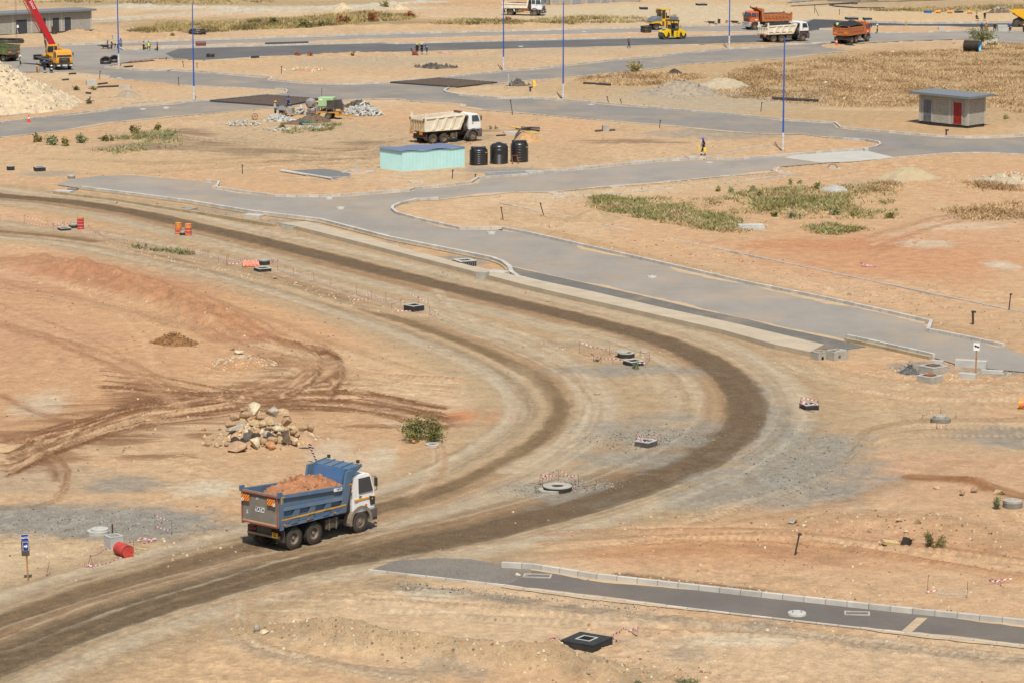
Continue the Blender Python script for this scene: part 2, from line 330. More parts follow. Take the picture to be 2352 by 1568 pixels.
blob(1560, 30, 500, 20, (208, 188, 152), .9, .7, .4, 60); blob(900, 150, 420, 28, (205, 170, 128), .7, .7, .5, 61); blob(900, 140, 300, 12, (186, 168, 140), .7, .8, .7, 62, stretch=3)
blob(1250, 110, 360, 14, (190, 168, 138), .6, .8, .7, 63, stretch=3); blob(700, 52, 420, 10, (160, 138, 96), .8, .7, .6, 64); blob(500, 8, 500, 10, (176, 152, 110), .8, .7, .5, 65)
blob(620, 18, 420, 5, (204, 190, 162), .9, .5, .3, 66); blob(2150, 8, 300, 9, (178, 152, 112), .7, .7, .5, 67)
blob(2080, 30, 380, 10, (210, 180, 138), .8, .7, .4, 68); blob(2150, 44, 240, 8, (214, 180, 132), .9, .6, .3, 69); blob(470, 190, 300, 10, (206, 162, 114), .8, .8, .4, 70)
# --- gravel and dark spills
for (a, b, c, d, e, sd) in ((1500, 1010, 190, 52, .85, 71), (1330, 1120, 150, 32, .75, 72), (1830, 1060, 170, 85, .85, 73), (1700, 1120, 170, 40, .7, 74), (1790, 930, 34, 90, .55, 75),
 (130, 1195, 330, 34, .9, 76), (330, 1210, 130, 36, .9, 77), (100, 1100, 200, 34, .35, 78), (290, 1110, 90, 18, .7, 79), (2330, 1000, 130, 24, .8, 80), (1420, 790, 180, 12, .8, 81), (1500, 850, 220, 18, .6, 82),
 (1010, 640, 60, 16, .6, 83), (1060, 598, 70, 12, .8, 84), (950, 555, 60, 9, .7, 85), (500, 485, 130, 9, .7, 86), (650, 510, 90, 8, .7, 87), (1030, 1290, 160, 14, .9, 88), (900, 1345, 90, 14, .5, 89),
 (1640, 307, 160, 12, .6, 90), (2010, 420, 60, 10, .4, 91), (700, 600, 40, 10, .5, 92), (410, 542, 40, 7, .7, 93), (2110, 845, 70, 14, .8, 94), (2290, 850, 90, 14, .7, 95), (1440, 1470, 40, 8, .35, 96), (1750, 1440, 60, 16, .6, 97),
 (1150, 392, 90, 8, .8, 98), (1680, 300, 70, 6, .6, 99), (110, 398, 60, 6, .6, 100), (2260, 500, 110, 10, .4, 190)):
 blob(a, b, c, d, GREY if e > .5 else (176, 160, 138), e, .7, .55, sd, peb=.95)
for k in range(26):                                            # dark fringe of tar chips below the south road
 t = k / 25; px = 900 + 1450 * t; py = 1336 + (px - 845) * .1165 + 6
 blob(px, py, 60, 7, (132, 124, 112), .62 if k % 3 else .25, .8, .9, 101 + k, stretch=3, peb=.8)
# --- water-darkened and churned ground
for (a, b, c, d, sd) in ((560, 915, 260, 16, 130), (330, 950, 200, 22, 131), (200, 985, 140, 20, 132), (330, 905, 60, 26, 133), (680, 875, 120, 20, 134), (760, 930, 160, 12, 135), (970, 975, 150, 9, 136), (60, 1000, 120, 12, 137), (110, 1040, 70, 14, 138),
 (480, 1000, 50, 10, 139), (640, 830, 50, 16, 140), (430, 930, 160, 10, 141), (260, 1010, 80, 12, 142), (740, 830, 30, 14, 143), (60, 1055, 50, 22, 144), (30, 1165, 70, 6, 145), (360, 1045, 90, 6, 146)):
 blob(a, b, c, d, WET, .68, .9, 1.2, sd, stretch=4)
blob(1110, 958, 70, 16, (222, 122, 58), .9, .9, .7, 150, stretch=3); blob(1060, 952, 60, 8, (214, 140, 84), .6, .9, .7, 151); blob(985, 965, 60, 9, (168, 104, 66), .6, .8, .8, 152)
for (a, b, c, d, sd) in ((620, 350, 120, 7, 160), (500, 330, 90, 10, 161), (330, 340, 110, 8, 162), (960, 355, 70, 6, 163), (850, 330, 60, 5, 164), (820, 345, 90, 5, 165), (420, 310, 60, 12, 166), (1440, 325, 110, 5, 167), (1080, 300, 60, 4, 168)):
 blob(a, b, c, d, (124, 104, 82), .65, .8, .9, sd, stretch=5)
for (a, b, c, d, e, sd) in ((470, 1120, 70, 18, .7, 170), (90, 925, 60, 30, .5, 171), (980, 1370, 70, 14, .6, 172), (1700, 1470, 160, 14, .6, 173), (2130, 560, 60, 10, .6, 174), (2300, 610, 40, 10, .7, 175), (2200, 520, 90, 8, .5, 176), (760, 1040, 60, 30, .5, 177), (870, 1060, 40, 40, .6, 178), (1150, 860, 160, 14, .6, 179)):
 blob(a, b, c, d, (216, 202, 174), e, .8, .7, sd)
for k, (a, b) in enumerate(((910, 1550), (1000, 1530), (1080, 1540), (1330, 1535), (1580, 1500), (800, 1480), (700, 1470), (1450, 1560), (900, 1470))):
 blob(a, b, 50, 16, (150, 140, 122), .5, .8, .9, 180 + k)
# --- haul tracks
PA, PB = pdist(TRACK_A, 9, 5), pdist(TRACK_B, 8, 5)
band(PB, 0, 5.2, (190, 162, 124), .85, 1.2, .25, 3, .05, 1.0); band(PA, 0, 6.2, (187, 158, 120), .9, 1.4, .25, 4, .05, 1.0)
band(PA, -3.6, 1.1, (192, 174, 144), .7, .6, .6, 5); band(PA, 3.0, .9, (196, 176, 146), .75, .5, .6, 6); band(PB, 2.7, .8, (192, 172, 144), .6, .5, .6, 7); band(PB, -2.4, .9, (194, 176, 148), .7, .5, .6, 8)
band(PA, -1.9, 1.0, (160, 122, 84), .6, .8, .9, 9); band(PB, 1.1, .8, (162, 126, 88), .5, .6, .9, 10)
band(PA, 0, 1.15, (122, 100, 74), .95, .3, .22, 11, .15, 2.0, peb=.15); band(PA, -.4, .5, (112, 93, 70), .6, .3, .3, 12)
band(PB, 0, .55, (138, 112, 80), .8, .35, .6, 13, .15, 2.0, peb=.2); band(PB, -1.7, .3, (150, 126, 94), .6, .3, .8, 14)
_i, _d, _s = PA; _k = (Y[_i] < 172) & (X[_i] < 12)        # both lanes run together, wet and dark, at the near end
band((_i[_k], _d[_k], _s[_k]), 0, 1.75, (112, 95, 72), .85, .4, .15, 15, .1, 1.6, peb=.15)
band((_i[_k], _d[_k], _s[_k]), -2.6, .9, (140, 110, 80), .6, .5, .5, 19)
_i, _d, _s = PB; _k = (Y[_i] < 158) & (X[_i] < -2)
band((_i[_k], _d[_k], _s[_k]), 0, .9, (112, 92, 68), .85, .5, .45, 16, .1, 1.8, peb=.15)
for kk, (pts, w, c, a) in enumerate((
 ([(1300, 780), (1450, 800), (1560, 860), (1590, 930), (1540, 990), (1420, 1060)], .9, (202, 178, 142), .5), ([(1250, 745), (1400, 775), (1480, 850), (1500, 900)], .7, (206, 182, 146), .5),
 ([(1000, 690), (1060, 740), (1200, 780), (1320, 850), (1360, 940), (1300, 1020), (1180, 1080)], 1.1, (200, 178, 146), .7),
 ([(2352, 960), (2150, 985), (2050, 980), (1985, 1000), (1960, 1060), (1850, 1110), (1700, 1150)], .8, (186, 156, 116), .6), ([(2352, 890), (2100, 890), (1900, 860), (1800, 830)], 1.2, (200, 174, 138), .6),
 ([(1700, 1190), (1900, 1160), (2050, 1110), (2200, 1060)], .6, (190, 150, 108), .7), ([(1450, 1215), (1700, 1210), (2000, 1250), (2352, 1300)], .9, (216, 176, 132), .6), ([(1500, 1240), (1750, 1230), (2000, 1262), (2352, 1330)], .5, (184, 136, 94), .6),
 ([(1400, 1275), (1700, 1262), (1960, 1300)], .6, (186, 138, 96), .5), ([(540, 1440), (545, 1400), (620, 1360), (760, 1340)], .4, (196, 156, 112), .8), ([(530, 1420), (545, 1470), (640, 1510), (900, 1545)], .5, (176, 160, 138), .7),
 ([(900, 1400), (1200, 1420), (1700, 1440), (2352, 1530)], .5, (196, 176, 146), .5), ([(1160, 1500), (1300, 1530), (1350, 1560)], .3, (180, 150, 112), .7),
 ([(0, 740), (200, 800), (330, 860), (420, 915)], .35, (172, 122, 82), .6), ([(100, 640), (300, 720), (420, 790), (520, 850), (640, 880)], .45, (216, 172, 128), .6), ([(250, 700), (330, 780), (350, 840)], .3, (220, 178, 134), .6),
 ([(560, 770), (680, 790), (720, 830), (690, 870)], .3, (150, 106, 70), .9), ([(600, 770), (740, 800), (780, 840), (740, 880)], .3, (148, 104, 70), .9), ([(640, 900), (690, 870), (710, 830), (670, 800)], .35, (222, 182, 138), .6),
 ([(30, 1010), (160, 990), (330, 940), (560, 912), (820, 905), (1020, 960)], .9, (150, 104, 70), .7), ([(0, 905), (130, 960), (220, 990)], .4, (160, 112, 76), .7), ([(60, 1030), (120, 1060), (130, 1100)], .35, (150, 108, 74), .8),
 ([(0, 625), (300, 690), (600, 770), (900, 850), (1060, 870)], .6, (216, 172, 128), .5), ([(300, 650), (600, 730), (800, 800), (1000, 860)], .5, (186, 142, 100), .6),
 ([(250, 300), (560, 330), (800, 350), (1000, 320)], .7, (180, 150, 110), .5), ([(100, 365), (400, 372), (700, 352), (880, 330)], .9, (186, 154, 114), .6),
 ([(300, 398), (620, 380), (860, 372)], .6, (186, 152, 112), .4), ([(2352, 500), (2200, 520), (2050, 540)], .6, (214, 184, 148), .6), ([(2180, 480), (2080, 430), (2000, 415)], .8, (212, 178, 136), .5),
 ([(1900, 250), (2150, 252), (2230, 240), (2260, 215), (2150, 190)], 1.6, (212, 182, 138), .6), ([(1000, 38), (1300, 45), (1600, 52)], 1.2, (212, 192, 158), .7), ([(1870, 40), (2100, 48), (2300, 45)], 1.0, (220, 188, 142), .7),
 ([(220, 45), (500, 28), (800, 16), (1000, 5)], 2.6, (204, 192, 168), .95))):
 band(pdist(pts, 5, 4), 0, w, c, a, .4, .9, 200 + kk, .2, 3.5)
def bundle(pts, n, spread, w, dark, pale, seed, a=.75):
 r = random.Random(seed)
 for k in range(n):
  o1, o2 = r.uniform(-spread, spread), r.uniform(-spread, spread); m = len(pts) - 1; P = pdist([(x + r.uniform(-6, 6), y + o1 * (1 - i / m) + o2 * i / m) for i, (x, y) in enumerate(pts)], 3, 4); ww = w * r.uniform(.5, 1.6)
  band(P, 0, ww, dark if k % 3 else pale, a * r.uniform(.5, 1), .12, 1.1, seed + k, .25, 4.0); i, d, s = P; HEI[i] += .018 * np.cos(d / ww * 2.4) * np.exp(-(d / ww / 1.6) ** 2)
  j = np.abs(d) < ww; q = i[j]; tr = (np.sin(s[j] * 15) > .2) * vnoise(s[j] * .5, d[j] * 2, seed + k); BASE[q] *= (1 - .16 * tr)[:, None]; HEI[q] += .035 * tr
DK, LT = (150, 106, 72), (222, 182, 138)
bundle([(60, 1025), (200, 985), (330, 945), (560, 914), (800, 912), (1020, 955)], 34, 32, .17, WET, LT, 601, .9); bundle([(20, 1060), (160, 1000), (330, 955), (560, 925)], 20, 34, .16, WET, LT, 621, .85); bundle([(240, 870), (420, 890), (560, 905), (800, 900)], 18, 26, .16, WET, LT, 631, .8); bundle([(560, 775), (690, 792), (735, 832), (700, 885), (640, 910)], 10, 14, .14, WET, LT, 641, .9); bundle([(590, 765), (745, 797), (785, 840), (760, 900)], 8, 12, .14, WET, LT, 651, .9); bundle([(480, 740), (640, 780), (700, 840), (560, 900)], 5, 18, .25, (176, 128, 90), LT, 661, .6)
bundle([(0, 720), (200, 790), (330, 850), (420, 915)], 6, 30, .25, (182, 132, 94), LT, 671, .55); bundle([(0, 640), (250, 690), (520, 770), (800, 850), (1050, 880)], 9, 34, .3, (190, 144, 104), (224, 186, 142), 681, .5); bundle([(60, 1010), (150, 1060), (140, 1130), (80, 1170)], 5, 22, .16, DK, LT, 691, .4); bundle([(900, 960), (1000, 1000), (1010, 1080), (940, 1140)], 5, 16, .3, (196, 158, 116), (226, 200, 164), 701, .6)
bundle([(1000, 690), (1060, 745), (1220, 795), (1330, 870), (1350, 950), (1290, 1030)], 7, 26, .4, (186, 156, 118), (216, 196, 164), 711, .55); bundle([(1300, 770), (1480, 815), (1580, 900), (1560, 980), (1430, 1060)], 7, 30, .35, (190, 160, 120), (216, 194, 158), 721, .5); bundle([(2352, 900), (2100, 900), (1930, 870), (1800, 830)], 7, 30, .4, (190, 160, 122), (220, 194, 158), 731, .5); bundle([(2352, 985), (2100, 985), (1985, 1010), (1950, 1070), (1800, 1130), (1600, 1180)], 8, 26, .35, (184, 150, 112), (222, 192, 152), 741, .6)
bundle([(1250, 1240), (1600, 1225), (1900, 1235), (2352, 1300)], 9, 24, .28, (190, 142, 100), (228, 188, 144), 751, .6); bundle([(540, 1400), (560, 1470), (700, 1520), (1000, 1555)], 7, 26, .25, (186, 158, 124), (228, 200, 160), 761, .6); bundle([(600, 1380), (1100, 1400), (1700, 1445), (2352, 1520)], 8, 24, .25, (196, 166, 130), (230, 202, 164), 771, .5); bundle([(250, 305), (560, 335), (800, 350), (1000, 318)], 8, 20, .45, (168, 138, 102), (220, 190, 150), 781, .6); bundle([(300, 395), (620, 378), (900, 368)], 6, 22, .5, (184, 150, 110), (222, 192, 150), 791, .5); bundle([(2352, 500), (2150, 520), (2000, 560)], 6, 30, .4, (190, 140, 100), (222, 192, 154), 801, .5); bundle([(620, 365), (900, 358), (1130, 318)], 5, 10, .5, (150, 122, 92), (214, 184, 146), 811, .6)
for a, b, c, d, sd in ((1840, 1055, 150, 62, 901), (1785, 965, 34, 85, 902), (1735, 1110, 130, 30, 903), (1520, 1005, 130, 40, 904), (1470, 1060, 110, 26, 905), (1290, 1128, 120, 24, 906), (140, 1192, 300, 26, 907), (340, 1212, 110, 28, 908), (1640, 1150, 140, 20, 909), (1480, 850, 190, 12, 910)):
 blob(a, b, c, d, (164, 157, 142), .75, 1.0, 1.1, sd, nsc=.55, peb=1.0, stretch=1.6)
band(PA, 0, 1.15, (120, 98, 73), .9, .3, .22, 11, .15, 2.0, peb=.15); band(PB, 0, .55, (136, 110, 78), .7, .35, .6, 13, .15, 2.0)
for P in (PA, PB):
 for k, o in enumerate((-3.4, -2.7, -2.1, -1.5, 1.5, 2.0, 2.6, 3.3, 4.1)): band(P, o + .2 * math.sin(k * 5), .13, ((150, 124, 92), (214, 194, 162), (164, 138, 104))[k % 3], .36, .14, 1.3, 950 + k, .1, 5.0)
_c = fbm(X * 3.6, Y * 2.2, 901, 4); _m = sst(.42, .7, fbm(X * .11, Y * .08, 902, 4)); BASE *= (1 + (_c - .5) * (.1 + .42 * _m))[:, None]; HEI += (_c - .5) * .14 * _m
# --- lie of the land: berms, trench edge, tyre ruts; flat under everything built
def ridge(pts, w, h, peb=None, rgb=None, off=0, a=.5, seed=300):
 P = pdist(pts, w * 3 + 2, 4); i, d, s = P
 n = fbm(s * .5 + seed, d * .8, seed, 4)
 HEI[i] += h * np.exp(-((d - off) / w) ** 2) * (.3 + 1.4 * n) * sst(0, 4, s) * sst(0, 4, s.max() - s)
 if peb is not None:
  m = np.exp(-((d - off) / (w * 1.3)) ** 2); PEB[i] = PEB[i] * (1 - m) + peb * m
 if rgb is not None: band(P, off, w * 1.1, rgb, a, w * .5, .5, seed)
ridge([(560, 1445), (720, 1465), (900, 1490), (1100, 1510), (1300, 1530), (1500, 1552)], 1.0, .8, .9, (194, 164, 124), 0, .7, 301)
ridge([(1230, 530), (1400, 575), (1600, 622), (1800, 668), (2050, 725), (2250, 775)], 1.1, .3, .9, (198, 160, 116), 0, .75, 302)
ridge([(1230, 440), (1420, 430), (1650, 410), (1800, 400)], 1.2, .25, .9, (194, 164, 128), 0, .5, 303)
ridge([(0, 600), (150, 622), (300, 660), (440, 710), (560, 770)], 2.2, .9, .7, (186, 130, 90), 0, .6, 304)
ridge([(1450, 1250), (1700, 1262), (1900, 1285)], .8, .2, .5, None, 0, .5, 305)
ridge([(2100, 1095), (2200, 1105), (2352, 1140)], .6, .35, .7, (160, 112, 72), 0, .9, 306)
ridge([(1830, 1195), (2000, 1190), (2150, 1200), (2300, 1235)], 1.3, .4, .9, (198, 158, 116), 0, .6, 307)
ridge([(240, 560), (420, 590), (600, 640), (760, 690), (960, 725)], .9, .15, .9, (208, 178, 138), 0, .6, 308)
ridge([(140, 78), (260, 86), (450, 80)], 2.2, .7, .6, (204, 162, 116), 0, .6, 309); ridge([(574, 84), (760, 66), (1000, 62), (1300, 56)], 1.5, .4, .6, (210, 172, 126), 0, .6, 310)
ridge([(360, 140), (500, 148), (760, 128), (1000, 118), (1200, 116)], 1.3, .35, .7, (206, 164, 114), 0, .5, 311)
ridge([(1420, 1320), (1600, 1342), (1750, 1358)], .35, .14, .9, (150, 116, 84), 0, .8, 312)
ridge([(250, 14), (600, 24), (900, 12), (1000, 4)], 1.3, .5, 1.0, (206, 196, 176), 0, .8, 313); ridge([(220, 52), (450, 36), (700, 28), (900, 22)], 1.0, .4, 1.0, (206, 196, 176), 0, .7, 314)
for q, pts in enumerate(([(560, 770), (680, 790), (720, 830), (690, 870)], [(600, 770), (740, 800), (780, 840), (740, 880)], [(30, 1010), (160, 990), (330, 940), (560, 912), (820, 905)], [(0, 1030), (160, 1000), (330, 960), (600, 925)], [(900, 1400), (1200, 1420), (1700, 1440)], [(1160, 1500), (1300, 1530), (1350, 1560)], [(1500, 1240), (1750, 1230), (2000, 1262), (2352, 1330)])):
 i, d, s = pdist(pts, 3, 4); HEI[i] += .09 * np.cos(d * 5.0) * np.exp(-(d / 1.1) ** 2) * (.5 + fbm(s * 1.5, d * 3, 320 + q, 3))
ROUGH = fbm(X * .9, Y * .7, 350, 4) - .5
HEI += ROUGH * .10 * (.4 + PEB)
HOLES = [(1347.5, 1474, 2), (1067, 605, 2)]
flat = np.zeros(N)
for pl in ROADS + [FOOTWAY, FAR_ROAD]:
 W = [(p.x, p.y) for p in Gs(pl)]
 xs, ys = [p[0] for p in W], [p[1] for p in W]
 i = np.nonzero((X > min(xs) - 3) & (X < max(xs) + 3) & (Y > min(ys) - 3) & (Y < max(ys) + 3))[0]
 ins = inpoly(X[i], Y[i], W); best = np.full(i.size, 9.0)
 for a, b in zip(W, W[1:] + W[:1]):
  L = math.hypot(b[0] - a[0], b[1] - a[1])
  if L < 1e-6: continue
  j = np.nonzero((X[i] > min(a[0], b[0]) - 2.5) & (X[i] < max(a[0], b[0]) + 2.5) & (Y[i] > min(a[1], b[1]) - 2.5) & (Y[i] < max(a[1], b[1]) + 2.5))[0]
  ux, uy = (b[0] - a[0]) / L, (b[1] - a[1]) / L; dx, dy = X[i[j]] - a[0], Y[i[j]] - a[1]; t = np.clip(dx * ux + dy * uy, 0, L)
  best[j] = np.minimum(best[j], np.hypot(dx - t * ux, dy - t * uy))
 f = np.where(ins, 1.6 - 0 * best, sst(2.2, .5, best))
 flat[i] = np.maximum(flat[i], f)
for (i, d, s), w in ((PA, 3.2), (PB, 2.8)):
 flat[i] = np.maximum(flat[i], .75 * sst(w + 2, w, np.abs(d)))
Z = np.clip(HEI, -.3, 1.5) * (1 - np.clip(flat, 0, 1)) - .13 * np.clip((flat - 1) / .6, 0, 1)
far = np.nonzero((Y > 620) | (np.abs(X) > 170 + 0 * Y)); Z[far] *= .2
def ground_z(x, y):                       # height of the land under a point
 zc = y * _cp + CAM_H * _sp
 py = CY - FPX * ((y * _sp - CAM_H * _cp) / zc); px = CX + FPX * x / zc
 r = np.interp(-py, -rows, np.arange(NR)); c = np.interp(px, cols, np.arange(NC))
 r0, c0 = int(r), int(c); r1, c1 = min(r0 + 1, NR - 1), min(c0 + 1, NC - 1); fr, fc = r - r0, c - c0
 Zg = Z.reshape(NR, NC)
 return float((Zg[r0, c0] * (1 - fc) + Zg[r0, c1] * fc) * (1 - fr) + (Zg[r1, c0] * (1 - fc) + Zg[r1, c1] * fc) * fr)
def at(px, py, dz=0.0):                   # point on the land itself
 p = G(px, py); p.z = ground_z(p.x, p.y) + dz; return p
def earth_material():
 m = bpy.data.materials.new("earth"); m.use_nodes = True; nt = m.node_tree; b = nt.nodes["Principled BSDF"]
 b.inputs["Roughness"].default_value = .95; b.inputs["Specular IOR Level"].default_value = .08
 L = nt.links.new; nn = nt.nodes.new
 at_ = nn("ShaderNodeAttribute"); at_.attribute_name = "soil"; ap = nn("ShaderNodeAttribute"); ap.attribute_name = "stones"
 tc = nn("ShaderNodeTexCoord")
 def noise(sc, det, rough=.6, vec=None):
  n = nn("ShaderNodeTexNoise"); n.inputs["Scale"].default_value = sc; n.inputs["Detail"].default_value = det; n.inputs["Roughness"].default_value = rough
  L(vec or tc.outputs["Object"], n.inputs["Vector"]); return n.outputs[0]
 def mrange(x, a, c, d, e):
  r = nn("ShaderNodeMapRange"); r.inputs[1].default_value = a; r.inputs[2].default_value = c; r.inputs[3].default_value = d; r.inputs[4].default_value = e; L(x, r.inputs[0]); return r.outputs[0]
 def mul(x, y, op='MULTIPLY'):
  q = nn("ShaderNodeMath"); q.operation = op; L(x, q.inputs[0])
  if isinstance(y, (int, float)): q.inputs[1].default_value = y
  else: L(y, q.inputs[1])
  return q.outputs[0]
 v = mrange(noise(.9, 8, .72), .3, .7, .8, 1.2); v2 = mrange(noise(11, 6, .8), .3, .7, .8, 1.2)
 vv = mul(mul(v, v2), mrange(noise(3.1, 8, .78), .3, .7, .84, 1.16))
 mx = nn("ShaderNodeMix"); mx.data_type = 'RGBA'; mx.blend_type = 'MULTIPLY'; mx.inputs[0].default_value = 1; L(at_.outputs["Color"], mx.inputs[6]); L(vv, mx.inputs[7])
 col = mx.outputs[2]
 for sc, thr, rgb, amt in ((5.5, .16, (232, 214, 186), .75), (3.2, .13, (120, 98, 76), .7), (11, .2, (226, 206, 178), .6), (9, .2, (110, 92, 74), .55)):
  vo = nn("ShaderNodeTexVoronoi"); vo.inputs["Scale"].default_value = sc; L(tc.outputs["Object"], vo.inputs["Vector"])
  near = mrange(vo.outputs["Distance"], thr, thr * .6, 0, 1)
  sp = nn("ShaderNodeSeparateColor"); L(vo.outputs["Color"], sp.inputs[0])
  gate = mrange(mul(sp.outputs[0], mul(ap.outputs["Fac"], -.55), 'ADD'), .22, .16, 0, amt)
  g = mul(near, gate)
  m2 = nn("ShaderNodeMix"); m2.data_type = 'RGBA'; L(g, m2.inputs[0]); L(col, m2.inputs[6]); m2.inputs[7].default_value = (*alb(rgb), 1); col = m2.outputs[2]
 L(col, b.inputs["Base Color"])
 h = mul(noise(2.2, 9, .7), 1.0); h2 = mul(noise(14, 6, .7), mrange(ap.outputs["Fac"], 0, 1, .25, .7)); hh = mul(h, h2, 'ADD')
 bp = nn("ShaderNodeBump"); bp.inputs["Strength"].default_value = .8; bp.inputs["Distance"].default_value = .18; L(hh, bp.inputs["Height"]); L(bp.outputs[0], b.inputs["Normal"])
 return m
EARTH = earth_material()
def ground_mesh(name, sel):
 r, c = np.nonzero(sel); q = np.stack([r * NC + c, r * NC + c + 1, (r + 1) * NC + c + 1, (r + 1) * NC + c], 1)
 used = np.unique(q); mp = np.full(N, -1); mp[used] = np.arange(used.size); q = mp[q]
 me = bpy.data.meshes.new(name); me.vertices.add(used.size)
 co = np.stack([X, Y, Z], 1)[used]; me.vertices.foreach_set("co", co.ravel())
 nf = q.shape[0]; me.loops.add(nf * 4); me.loops.foreach_set("vertex_index", q.ravel().astype(np.int32))
 me.polygons.add(nf); me.polygons.foreach_set("loop_start", np.arange(0, nf * 4, 4, dtype=np.int32)); me.polygons.foreach_set("use_smooth", np.ones(nf, bool))
 me.update(calc_edges=True)
 a = me.attributes.new("soil", 'FLOAT_COLOR', 'POINT'); a.data.foreach_set("color", np.concatenate([BASE[used], np.ones((used.size, 1))], 1).ravel().astype(np.float32))
 a = me.attributes.new("stones", 'FLOAT', 'POINT'); a.data.foreach_set("value", PEB[used].astype(np.float32))
 me.materials.append(EARTH)
 o = bpy.data.objects.new(name, me); COL.objects.link(o); return struct(o)
_haul = np.zeros(N, bool)
for (i, d, s), w in ((PA, 3.4), (PB, 2.8)): _haul[i[np.abs(d) < w]] = True
_h = _haul.reshape(NR, NC); _sel = _h[:-1, :-1] & _h[1:, :-1] & _h[:-1, 1:] & _h[1:, 1:]
ground_mesh("ground", ~_sel); ground_mesh("dirt_road", _sel)
# ---------------------------------------------------------------- made surfaces
def tar_material(name, rgb, dusty, rough=.9, chip=.1):
 m = bpy.data.materials.new(name); m.use_nodes = True; nt = m.node_tree; b = nt.nodes["Principled BSDF"]
 b.inputs["Roughness"].default_value = rough; b.inputs["Specular IOR Level"].default_value = .15
 L = nt.links.new; nn = nt.nodes.new; tc = nn("ShaderNodeTexCoord")
 def noise(sc, det, rough=.6, stretch=None):
  n = nn("ShaderNodeTexNoise"); n.inputs["Scale"].default_value = sc; n.inputs["Detail"].default_value = det; n.inputs["Roughness"].default_value = rough
  if stretch:
   mp = nn("ShaderNodeMapping"); mp.inputs["Scale"].default_value = stretch; L(tc.outputs["Object"], mp.inputs[0]); L(mp.outputs[0], n.inputs["Vector"])
  else: L(tc.outputs["Object"], n.inputs["Vector"])
  return n.outputs[0]
 def mrange(x, a, c, d, e):
  r = nn("ShaderNodeMapRange"); r.inputs[1].default_value = a; r.inputs[2].default_value = c; r.inputs[3].default_value = d; r.inputs[4].default_value = e; L(x, r.inputs[0]); return r.outputs[0]
 c1 = alb(rgb)
 col = None
 mx = nn("ShaderNodeMix"); mx.data_type = 'RGBA'; mx.blend_type = 'MULTIPLY'; mx.inputs[0].default_value = 1; mx.inputs[6].default_value = (*c1, 1)
 L(mrange(noise(.25, 6, .65, (1, .6, 1)), .3, .7, .88, 1.1), mx.inputs[7]); col = mx.outputs[2]
 mx = nn("ShaderNodeMix"); mx.data_type = 'RGBA'; mx.blend_type = 'MULTIPLY'; mx.inputs[0].default_value = 1; L(col, mx.inputs[6]); L(mrange(noise(16, 4, .7), .3, .7, 1 - chip, 1 + chip), mx.inputs[7]); col = mx.outputs[2]
 for sc, a, c, amt, rg in ((.12, .46, .74, dusty, (200, 172, 136)), (.6, .62, .72, dusty * .9, (206, 188, 158)), (.4, .63, .74, .35, (96, 92, 88))):
  m2 = nn("ShaderNodeMix"); m2.data_type = 'RGBA'; L(mrange(noise(sc, 8, .7, (.55, 1.3, 1) if sc > .3 else None), a, c, 0, amt), m2.inputs[0]); L(col, m2.inputs[6]); m2.inputs[7].default_value = (*alb(rg), 1); col = m2.outputs[2]
 L(col, b.inputs["Base Color"])
 bp = nn("ShaderNodeBump"); bp.inputs["Strength"].default_value = .3; bp.inputs["Distance"].default_value = .03; L(noise(25, 4, .7), bp.inputs["Height"]); L(bp.outputs[0], b.inputs["Normal"])
 return m
def sheet(name, pts, z, m, h=0.0):
 W = Gs(pts, 0); bm = bmesh.new()
 vs = [bm.verts.new((p.x, p.y, z)) for p in W]; f = bm.faces.new(vs)
 if f.normal.z < 0: f.normal_flip()
 bm.normal_update()
 if f.normal.z < 0: f.normal_flip()
 if h:
  r = bmesh.ops.extrude_face_region(bm, geom=[f]); bmesh.ops.translate(bm, vec=(0, 0, -h), verts=[v for v in r["geom"] if isinstance(v, bmesh.types.BMVert)])
  bmesh.ops.recalc_face_normals(bm, faces=bm.faces)
 bmesh.ops.triangulate(bm, faces=bm.faces)
 me = bpy.data.meshes.new(name); bm.to_mesh(me); bm.free(); me.materials.append(m)
 o = bpy.data.objects.new(name, me); COL.objects.link(o); return struct(o)
T_MAIN = tar_material("tar_main", (168, 159, 146), .7); T_N = tar_material("tar_north", (150, 144, 134), .65); T_AP = tar_material("tar_apron", (162, 155, 144), .65)
T_NEW = tar_material("tar_fresh", (112, 110, 107), .18); T_S = tar_material("tar_south", (124, 116, 107), .2); T_BASE = tar_material("tar_base", (138, 129, 117), .6, chip=.5)
CONC = M("concrete_paving", (204, 186, 156), .9, var=.1, scale=.8, bump=.15); GRAVEL = tar_material("crushed_stone", (126, 121, 112), .7, chip=.4)
sheet("asphalt_road", APRON, .006, T_AP); sheet("asphalt_road", ROAD_NORTH, .014, T_N); sheet("asphalt_road", ROAD_MAIN, .022, T_MAIN); sheet("asphalt_road", ROAD_SOUTH, .03, T_S)
sheet("road_base", TAR_BASE, .018, T_BASE); sheet("asphalt_road", NEW_TAR, .02, T_NEW); sheet("asphalt_road", NEW_TAR2, .012, tar_material("tar_black", (88, 87, 86), .1)); sheet("asphalt_road", FAR_ROAD, .03, T_AP)
EARTH2 = M("verge_earth", (212, 170, 124), .95, var=.14, scale=.7, bump=.4)
sheet("median_strip", MEDIAN, .13, EARTH2, .14); sheet("median_strip", MEDIAN2, .13, EARTH2, .14)
sheet("gravel_strip", GRAVEL_STRIP, .03, GRAVEL); sheet("concrete_paving", SLAB_NEW, .034, M("fresh_concrete", (206, 200, 184), .9, var=.1, scale=.5)); sheet("footpath", FOOTWAY, .30, CONC, .5)
sheet("sand_strip", [(2070, 1450.5), (2106, 1418.6), (2131, 1419.5), (2095, 1451.8)], .036, M("sand_fill", (206, 180, 144), .95, var=.1, bump=.3))
sheet("road_base", [(1122, 422), (1240, 408), (1206, 391), (1110, 391)], .02, M("stone_dust", (150, 146, 138), .95, var=.12, scale=3, bump=.3))
